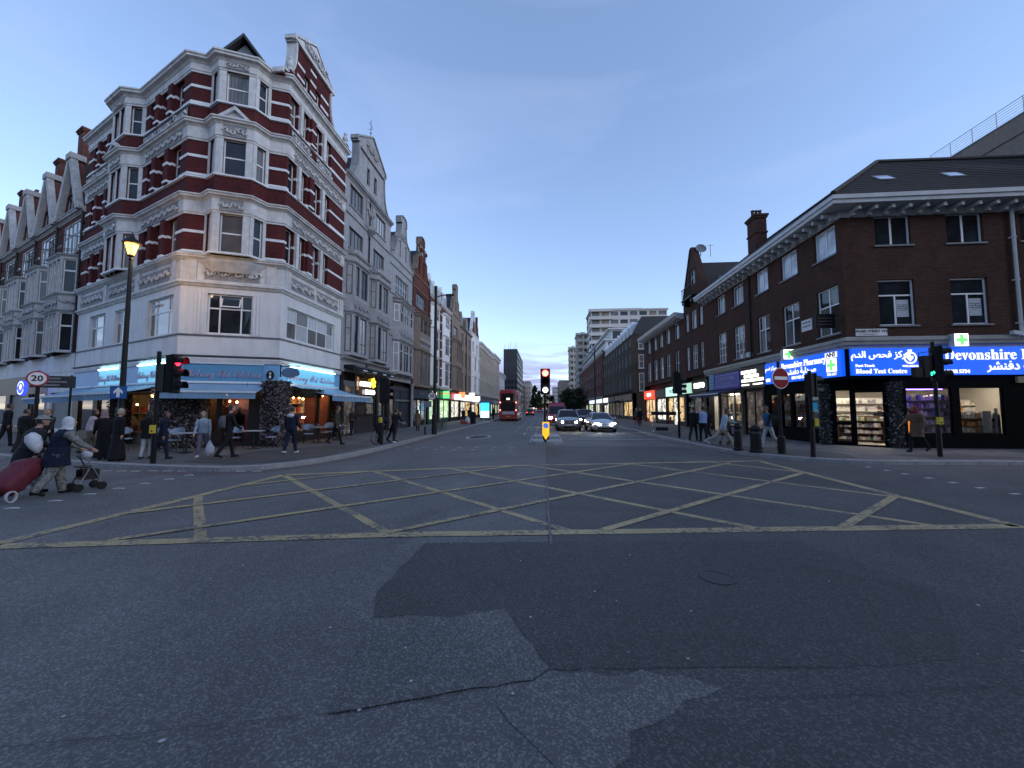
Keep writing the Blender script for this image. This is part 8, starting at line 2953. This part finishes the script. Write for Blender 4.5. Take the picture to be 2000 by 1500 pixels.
# walking frame with a basket
wk = thing('walking_frame', 'dark wheeled walking frame with a white bundle on its handle', 'walking frame', (-9.86, 7.55, 0), R(160 - 90))
wk.matrix_basis = wk.matrix_basis @ Matrix.Scale(.85, 4)
for y_ in (-.22, .22):
    MB().tube([(-.05, y_, .86), (.02, y_, .78), (.30, y_, .16)], .014, 6).tube([(.05, y_, .55), (-.12, y_, .12)], .014, 6).build('side_frame', GALV if y_ < 0 else IRON, wk)
    for x_ in (.30, -.12):
        w = MB()
        w.lathe([(.03, -.02), (.09, -.02), (.10, 0), (.09, .02), (.03, .02)], 14)
        w.v = [(v[0] + x_, v[2] + y_, v[1] + .10) for v in w.v]
        w.build('wheel', BLACK, wk)
MB().box(-.05, .25, -.2, .2, .28, .34).box(-.05, .25, -.2, -.18, .34, .52).box(-.05, .25, .18, .2, .34, .52).box(.23, .25, -.18, .18, .34, .52).build('basket', IRON, wk)
MB().box(-.1, .12, -.2, .2, .58, .61).build('seat', BLACK, wk)
MB().loft([ell((.02, 0, .80), .05, .05, 9), ell((.05, 0, .84), .12, .10, 9), ell((.06, 0, .92), .11, .12, 9), ell((.03, 0, .98), .04, .04, 9)]).build('bundle', C_WHITE, wk, smooth=True)
p = thing('cloth_bundle', 'white motion ghost of the headscarf between the man in the cap and the woman', 'bundle', (-10.2, 6.95, 0), 0)  # blurred double of the woman's headscarf, modelled as solid cloth
MB().loft([ell((.1, 0, .86), .03, .03, 10), ell((.06, 0, .96), .10, .09, 10), ell((.0, 0, 1.08), .14, .12, 10), ell((-.03, 0, 1.2), .11, .11, 10), ell((-.03, 0, 1.27), .03, .03, 10)]).build('cloth', C_WHITE, p, smooth=True)  # solid body of the headscarf's motion ghost
MB().tube([(-.03, 0, 1.24), (-.12, .1, 1.27), (-.25, .18, 1.24)], .01, 5).build('strap', C_DARK, p)  # made-up strap so the ghost shape does not float
# pushchair left of the striding man
pc = thing('pushchair', 'dark folded pushchair with a pale bag beside the striding man', 'pushchair', (8.35, 18.3, KH), .4)
MB().tube([(-.25, -.2, .08), (.2, -.2, .95)], .014, 6).tube([(-.25, .2, .08), (.2, .2, .95)], .014, 6).tube([(.3, -.2, .08), (-.1, -.2, .7)], .014, 6).tube([(.3, .2, .08), (-.1, .2, .7)], .014, 6).tube([(.2, -.2, .95), (.2, .2, .95)], .016, 6).build('frame', IRON, pc)
MB().loft([[(-.3, -.19, .42), (.15, -.19, .40), (.15, .19, .40), (-.3, .19, .42)], [(-.25, -.19, .55), (.2, -.19, .85), (.2, .19, .85), (-.25, .19, .55)]]).build('seat', C_BLACK, pc)
for x_ in (-.25, .3):
    for y_ in (-.2, .2):
        w = MB().lathe([(.02, -.02), (.075, -.02), (.085, 0), (.075, .02), (.02, .02)], 12)
        w.v = [(v[0] + x_, v[2] + y_, v[1] + .085) for v in w.v]
        w.build('wheel', BLACK, pc)
MB().box(-.05, .15, -.3, -.215, .5, .78).build('pale_bag', C_LILAC, pc)


def bicycle(label, x, y, rz, col):
    b_ = thing('bicycle', label, 'bicycle', (x, y, KH), rz, 'bicycles on the left pavement')
    for nm, cx in (('front_wheel', .52), ('rear_wheel', -.52)):
        w = MB()
        for k in range(24):
            a0, a1 = k * .2618, (k + 1) * .2618
            w.loft([[(cx + q * math.cos(a0), t_, .34 + q * math.sin(a0)) for q, t_ in ((.34, 0), (.325, .016), (.305, 0), (.325, -.016))], [(cx + q * math.cos(a1), t_, .34 + q * math.sin(a1)) for q, t_ in ((.34, 0), (.325, .016), (.305, 0), (.325, -.016))]])
        for k in range(12):
            a = k * .5236
            w.tube([(cx, 0, .34), (cx + .31 * math.cos(a), 0, .34 + .31 * math.sin(a))], .003, 3, False)
        w.build(nm, BLACK, b_)
    MB().tube([(-.52, 0, .34), (-.08, 0, .30), (.40, 0, .72), (-.2, 0, .72), (-.08, 0, .30)], .017, 6).tube([(-.52, 0, .34), (-.2, 0, .72), (-.22, 0, .85)], .013, 6).tube([(.52, 0, .34), (.40, 0, .72), (.37, 0, .92)], .015, 6).build('frame', col, b_)
    MB().tube([(.30, -.26, .96), (.38, -.1, .94), (.38, .1, .94), (.30, .26, .96)], .013, 6).build('handlebar', IRON, b_)
    MB().loft([ell((-.22, 0, .86), .10, .05, 10), ell((-.22, 0, .90), .13, .07, 10), ell((-.22, 0, .92), .10, .05, 10)]).build('saddle', BLACK, b_)
    MB().lathe([(.09, -.01), (.09, .01)], 14, (0, 0, 0)).xform(T(-.08, .03, .30) @ Matrix.Rotation(R(90), 4, 'X')).build('chainring', IRON, b_)
    return b_


bicycle('dark bicycle held by the cyclist at the left far signal', -7.45, 17.45, R(75), IRON)
bicycle('dark bicycle parked beyond the lamp post on the left pavement', -7.75, 29.2, R(85), IRON)
bicycle('second parked bicycle beyond the lamp post on the left pavement', -8.15, 29.6, R(80), mat('bike_grey', (.08, .08, .09), .4))
strip_props()

# ================================================================== vehicles
TYRE = mat('tyre_rubber', (.012, .012, .013), .8, var=.2)
RIM = mat('alloy_rim', (.30, .31, .33), .35, .8)
CARGL = glass_mat('car_glass', tint=(.010, .011, .013), rough=.02)
HEAD = emis('headlamp_on', (1, .88, .6), 60)
HEADW = emis('headlamp_white', (.95, .97, 1), 60)
TAIL = emis('tail_lamp', (1, .05, .03), 2.5)
PLATE_W = mat('plate_white', (.6, .6, .58), .5)
PLATE_Y = mat('plate_yellow', (.5, .36, .02), .5)


def paint(name, col, metal=.3):
    t = NT(name)
    o = t.obj()
    c = t.mix(t.ramp(t.noise(1.5, 3, .6, o), .3, .7), [v * .9 for v in col], col)
    t.link(c, t.b.inputs['Base Color'])
    t.b.inputs['Roughness'].default_value = .3
    t.b.inputs['Metallic'].default_value = metal
    t.b.inputs['Coat Weight'].default_value = .8
    t.b.inputs['Coat Roughness'].default_value = .04
    MATS[name] = t.m
    return t.m


def ring_sec(y, w, z0, z1, crown=.04, n=4):
    """half-rounded body section at station y"""
    p = []
    p += [(-w * .80, y, z0), (w * .80, y, z0), (w * .96, y, z0 + .06), (w, y, z0 + (z1 - z0) * .45), (w * .985, y, z1 - .16), (w * .93, y, z1 - .05), (w * .80, y, z1), (w * .4, y, z1 + crown), (0, y, z1 + crown * 1.25), (-w * .4, y, z1 + crown), (-w * .80, y, z1), (-w * .93, y, z1 - .05), (-w * .985, y, z1 - .16), (-w, y, z0 + (z1 - z0) * .45), (-w * .96, y, z0 + .06)]
    return p


def wheel_part(t, x, y, r, w):
    b_ = MB().lathe([(r * .62, -w / 2), (r * .93, -w / 2), (r, -w * .35), (r, w * .35), (r * .93, w / 2), (r * .62, w / 2)], 22)
    b_.v = [(v[2], v[0], v[1]) for v in b_.v]
    wh = b_.build('wheel', TYRE, t, T(x, y, r), smooth=True)
    rm_ = MB()
    for k in range(6):
        a = k * math.pi / 3
        rm_.box(-w * .52, w * .52, -.035, .035, .04, r * .6)
        rm_.xform(Matrix.Rotation(a, 4, 'X'), len(rm_.v) - 8)
    rm_.build('rim', RIM, wh)


def car(label, x, y, rz, body, cab, pm, lamps, grille='bars', L=4.5, wr=.34, lampz=.72, lampx=.62, lampw=.30, lamph=.13, group='cars in the street', lit=True):
    """body: stations (y,w,z0,z1,crown) from front (-y); cab: base/roof rectangles"""
    t = thing('car', label, 'car', (x, y, 0), rz, group)
    MB().loft([ring_sec(*s_) for s_ in body]).build('body', pm, t, smooth=True)
    (bw, bf, bb, bz), (rw, rf_, rb_, rz_) = cab
    B4 = [(-bw, bf, bz), (bw, bf, bz), (bw, bb, bz), (-bw, bb, bz)]
    R4 = [(-rw, rf_, rz_), (rw, rf_, rz_), (rw, rb_, rz_), (-rw, rb_, rz_)]
    cab_m = (bf + bb) / 2
    for nm, ids in (('windscreen', (0, 1)), ('side_glass', (1, 2)), ('rear_window', (2, 3)), ('side_glass', (3, 0))):
        i, j = ids
        MB().quad(B4[i], B4[j], R4[j], R4[i]).build(nm, CARGL, t)
    rf2 = MB()
    n = 7
    rings = []
    for k in range(n):
        f = k / (n - 1)
        yy = rf_ + (rb_ - rf_) * f
        cr = .055 * math.sin(math.pi * min(1, max(0, f * .9 + .05)))
        rings.append([(-rw - .03, yy, rz_ - .03), (rw + .03, yy, rz_ - .03), (rw + .02, yy, rz_ + .02), (rw * .6, yy, rz_ + .03 + cr), (-rw * .6, yy, rz_ + .03 + cr), (-rw - .02, yy, rz_ + .02)])
    rf2.loft(rings)
    rf2.build('roof', pm, t, smooth=True)
    pl_ = MB()
    for i in range(4):
        a, b_ = Vector(B4[i]), Vector(R4[i])
        pl_.tube([a, b_], .045, 6)
    for s_ in (-1, 1):
        f = .52
        a = Vector((s_ * bw, cab_m, bz))
        b_ = Vector((s_ * rw, (rf_ + rb_) / 2, rz_))
        pl_.tube([a, b_], .035, 6)
    pl_.build('pillars', pm, t)
    yf = body[0][0]
    for s_ in (-1, 1):
        hl = MB()
        y1 = yf - .02
        hl.loft([[(s_ * (lampx - lampw / 2), y1 - .04, lampz - lamph / 2), (s_ * (lampx - lampw / 2), y1 - .04, lampz + lamph * .35), (s_ * (lampx - lampw / 2), y1 + .25, lampz + lamph * .35), (s_ * (lampx - lampw / 2), y1 + .25, lampz - lamph / 2)], [(s_ * (lampx + lampw / 2), y1 + .12, lampz - lamph * .3), (s_ * (lampx + lampw / 2), y1 + .12, lampz + lamph * .6), (s_ * (lampx + lampw / 2), y1 + .42, lampz + lamph * .6), (s_ * (lampx + lampw / 2), y1 + .42, lampz - lamph * .3)]])
        hl.build('headlight', lamps, t)
        mr = MB()
        mr.loft([ell((s_ * (bw + .17), bf + .35, bz + .02), .10, .05, 10), ell((s_ * (bw + .18), bf + .35, bz + .09), .12, .06, 10), ell((s_ * (bw + .17), bf + .35, bz + .17), .10, .05, 10)])
        mr.tube([(s_ * (bw - .02), bf + .35, bz + .03), (s_ * (bw + .12), bf + .35, bz + .05)], .02, 5)
        mr.build('mirror', pm, t)
        for yy in (yf + .88, body[-1][0] - .85):
            wheel_part(t, s_ * (max(s2[1] for s2 in body) - .10), yy, wr, .22)
        for s2 in (s_,):
            MB().box(min(s_ * .52, s_ * .80), max(s_ * .52, s_ * .80), body[-1][0] - .03, body[-1][0] + .02, .78, .95).build('tail_light', TAIL, t)
    if grille == 'bars':
        g_ = MB().poly_xz([(-.42, .60), (.42, .60), (.46, .84), (-.46, .84)], yf - .02, yf + .03)
        gr = g_.build('grille', BLACK, t)
        for k in range(4):
            MB().box(-.42, .42, yf - .03, yf - .0201, .64 + k * .05, .655 + k * .05).build('bar', RIM, gr)
        MB().poly_xz([(.06 * math.cos(a * .5236), .73 + .06 * math.sin(a * .5236)) for a in range(12)], yf - .045, yf - .031).build('badge', RIM, gr)
        MB().poly_xz([(-.5, .28), (.5, .28), (.45, .40), (-.45, .40)], yf - .01, yf + .04).build('lower_intake', BLACK, t)
    else:
        MB().poly_xz([(-.6, .26), (.6, .26), (.5, .36), (-.5, .36)], yf - .01, yf + .04).build('lower_intake', BLACK, t)
        MB().box(-.55, .55, yf + .02, yf + .05, .605, .62).build('panel_gap', BLACK, t)
    MB().box(-.26, .26, yf - .045, yf - .005, .44, .55).build('number_plate', PLATE_W, t)
    MB().box(-.26, .26, body[-1][0], body[-1][0] + .03, .6, .71).build('number_plate', PLATE_Y, t)
    MB().box(-.72, .72, yf + .35, body[-1][0] - .35, .20, .34).build('underside', BLACK, t)
    return t


SUV_B = [(-2.28, .66, .40, .80, .02), (-2.20, .82, .30, .90, .03), (-2.0, .90, .26, .97, .05), (-1.5, .93, .25, 1.02, .06), (-1.0, .94, .25, 1.06, .05), (0, .945, .25, 1.06, .0), (1.2, .94, .25, 1.06, 0), (2.0, .91, .28, 1.04, 0), (2.25, .82, .36, .98, 0)]
SUV_C = ((.84, -1.05, 2.12, 1.04), (.64, -.30, 1.80, 1.60))
EV_B = [(-2.30, .62, .34, .62, .02), (-2.22, .80, .24, .70, .03), (-2.0, .89, .20, .78, .05), (-1.5, .92, .19, .86, .07), (-1.0, .925, .19, .92, .05), (0, .93, .19, .95, 0), (1.2, .93, .19, .97, 0), (2.0, .89, .24, .97, 0), (2.3, .78, .34, .90, 0)]
EV_C = ((.82, -1.12, 2.05, .93), (.58, -.15, 1.15, 1.38))
P_SILV = paint('silver_gold_paint', (.42, .42, .42), .6)
P_PEARL = paint('pale_silver_paint', (.55, .57, .60), .4)
P_DARK = paint('dark_car_paint', (.02, .02, .025), .3)
P_BLUEG = paint('blue_grey_car_paint', (.10, .12, .16), .4)
car('silver estate car with headlights on beside the central island', 1.95, 29.7 + 2.3, 0, SUV_B, SUV_C, P_SILV, HEAD)
car('low pale silver car with white headlights next to the kerb', 4.4, 28.6 + 2.3, R(2), EV_B, EV_C, P_PEARL, HEADW, 'smooth', wr=.33, lampz=.62, lampx=.60, lampw=.34, lamph=.10)
car('dark car with warm headlights behind the two front cars', 4.0, 38.8, 0, SUV_B, SUV_C, P_DARK, HEAD)
car('dark car queuing farther back by the right kerb', 5.6, 47.5, 0, EV_B, EV_C, P_BLUEG, HEADW, 'smooth')
car('dark car driving away far down the left lane', -3.2, 92, math.pi, SUV_B, SUV_C, P_DARK, LENS_OFF[2])
car('pale car coming far down the right lane', 1.8, 78, 0, EV_B, EV_C, P_PEARL, HEADW, 'smooth')
car('small dark car coming behind the pale one', 1.6, 96, 0, SUV_B, SUV_C, P_DARK, HEADW)

# red van behind the silver car
P_RED = paint('van_red_paint', (.42, .02, .07), .1)
v = thing('van', 'crimson van with a pink lit roof behind the silver car', 'van', (1.35, 40.5, 0), 0)
MB().loft([ring_sec(*s_) for s_ in [(-2.5, .75, .4, .95, .02), (-2.4, .90, .32, 1.05, .03), (-1.7, .97, .3, 1.20, .03), (2.4, .97, .32, 1.25, 0), (2.5, .9, .4, 1.2, 0)]]).build('body', P_RED, v, smooth=True)
MB().loft([[(-.90, -1.72, 1.18), (.90, -1.72, 1.18), (.90, 2.45, 1.2), (-.90, 2.45, 1.2)], [(-.82, -.95, 2.0), (.82, -.95, 2.0), (.86, 2.4, 2.0), (-.86, 2.4, 2.0)], [(-.7, -.75, 2.35), (.7, -.75, 2.35), (.74, 2.35, 2.35), (-.74, 2.35, 2.35)]]).build('upper_body', P_RED, v)
MB().quad((-.80, -1.68, 1.24), (.80, -1.68, 1.24), (.74, -1.0, 1.96), (-.74, -1.0, 1.96)).build('windscreen', CARGL, v)
for o in v.children:
    if o.name.startswith('windscreen'):
        o.location = (0, -.03, .02)
for s_ in (-1, 1):
    MB().quad((s_ * .905, -1.3, 1.3), (s_ * .905, -.2, 1.3), (s_ * .88, -.2, 1.9), (s_ * .88, -.9, 1.9)).build('side_glass', CARGL, v)
    MB().box(min(s_ * .55, s_ * .85), max(s_ * .55, s_ * .85), -2.52, -2.42, .75, .92).build('headlight', HEAD, v)
    MB().box(min(s_ * .95, s_ * 1.12), max(s_ * .95, s_ * 1.12), -1.4, -1.3, 1.3, 1.55).build('mirror', BLACK, v)
    for yy in (-1.6, 1.6):
        wheel_part(v, s_ * .86, yy, .34, .22)
MB().box(-.55, .55, -2.54, -2.49, .55, .72).build('grille', BLACK, v)
MB().box(-.26, .26, -2.56, -2.5, .42, .52).build('number_plate', PLATE_W, v)

# double-decker bus seen from behind
P_BUS = paint('bus_red_paint', (.30, .012, .02), .05)
BW, BL, BH = 1.26, 10.5, 4.35
bus = thing('bus', 'red double decker bus seen from behind in the left lane', 'bus', (-4.85, 52.5, 0), 0)


def bus_ring(y, w, z1):
    return [(-w, y, .32), (w, y, .32), (w, y, 2.3), (w * .99, y, 3.6), (w * .93, y, z1 - .14), (w * .80, y, z1), (-w * .80, y, z1), (-w * .93, y, z1 - .14), (-w * .99, y, 3.6), (-w, y, 2.3)]


MB().loft([bus_ring(0, BW * .97, BH - .06), bus_ring(.12, BW, BH), bus_ring(BL - .2, BW, BH), bus_ring(BL, BW * .95, BH - .1)]).build('body', P_BUS, bus)
MB().poly_xz([(-.98, 2.75), (.98, 2.75), (.95, 3.85), (-.95, 3.85)], -.03, .02).build('upper_rear_window', CARGL, bus)
MB().poly_xz([(-.95, 1.45), (.95, 1.45), (1.0, 2.66), (-1.0, 2.66)], -.03, .02).build('engine_cover', BLACK, bus)
MB().box(-.22, .22, -.05, -.0301, 2.95, 3.2).build('route_panel', emis('route_number_lit', (1, .95, .8), .8), bus)
MB().box(-.85, .85, -.04, .02, .95, 1.35).build('advert_panel', mat('bus_advert', (.38, .36, .40), .6, var=.15), bus)
for s_ in (-1, 1):
    for z_ in (1.45, 2.5):
        MB().box(min(s_ * 1.02, s_ * 1.18), max(s_ * 1.02, s_ * 1.18), -.04, .02, z_, z_ + .16).build('tail_light', emis('bus_tail_lamp', (1, .25, .2), 2.2), bus)
    for zz, nm in ((1.35, 'lower_side_window'), (2.85, 'upper_side_window')):
        for k in range(6):
            y0 = .6 + k * 1.62
            MB().box(min(s_ * (BW - .02), s_ * (BW + .012)), max(s_ * (BW - .02), s_ * (BW + .012)), y0, y0 + 1.5, zz, zz + .85).build(nm, CARGL, bus)
    for yy in (2.4, 8.4):
        wheel_part(bus, s_ * 1.12, yy, .48, .28)
MB().box(-.28, .28, -.05, .02, .62, .74).build('number_plate', PLATE_Y, bus)
MB().box(-1.2, 1.2, -.04, .03, .36, .56).build('bumper', P_BUS, bus)
MB().box(-1.0, 1.0, .1, BL - .2, .2, .33).build('underside', BLACK, bus)
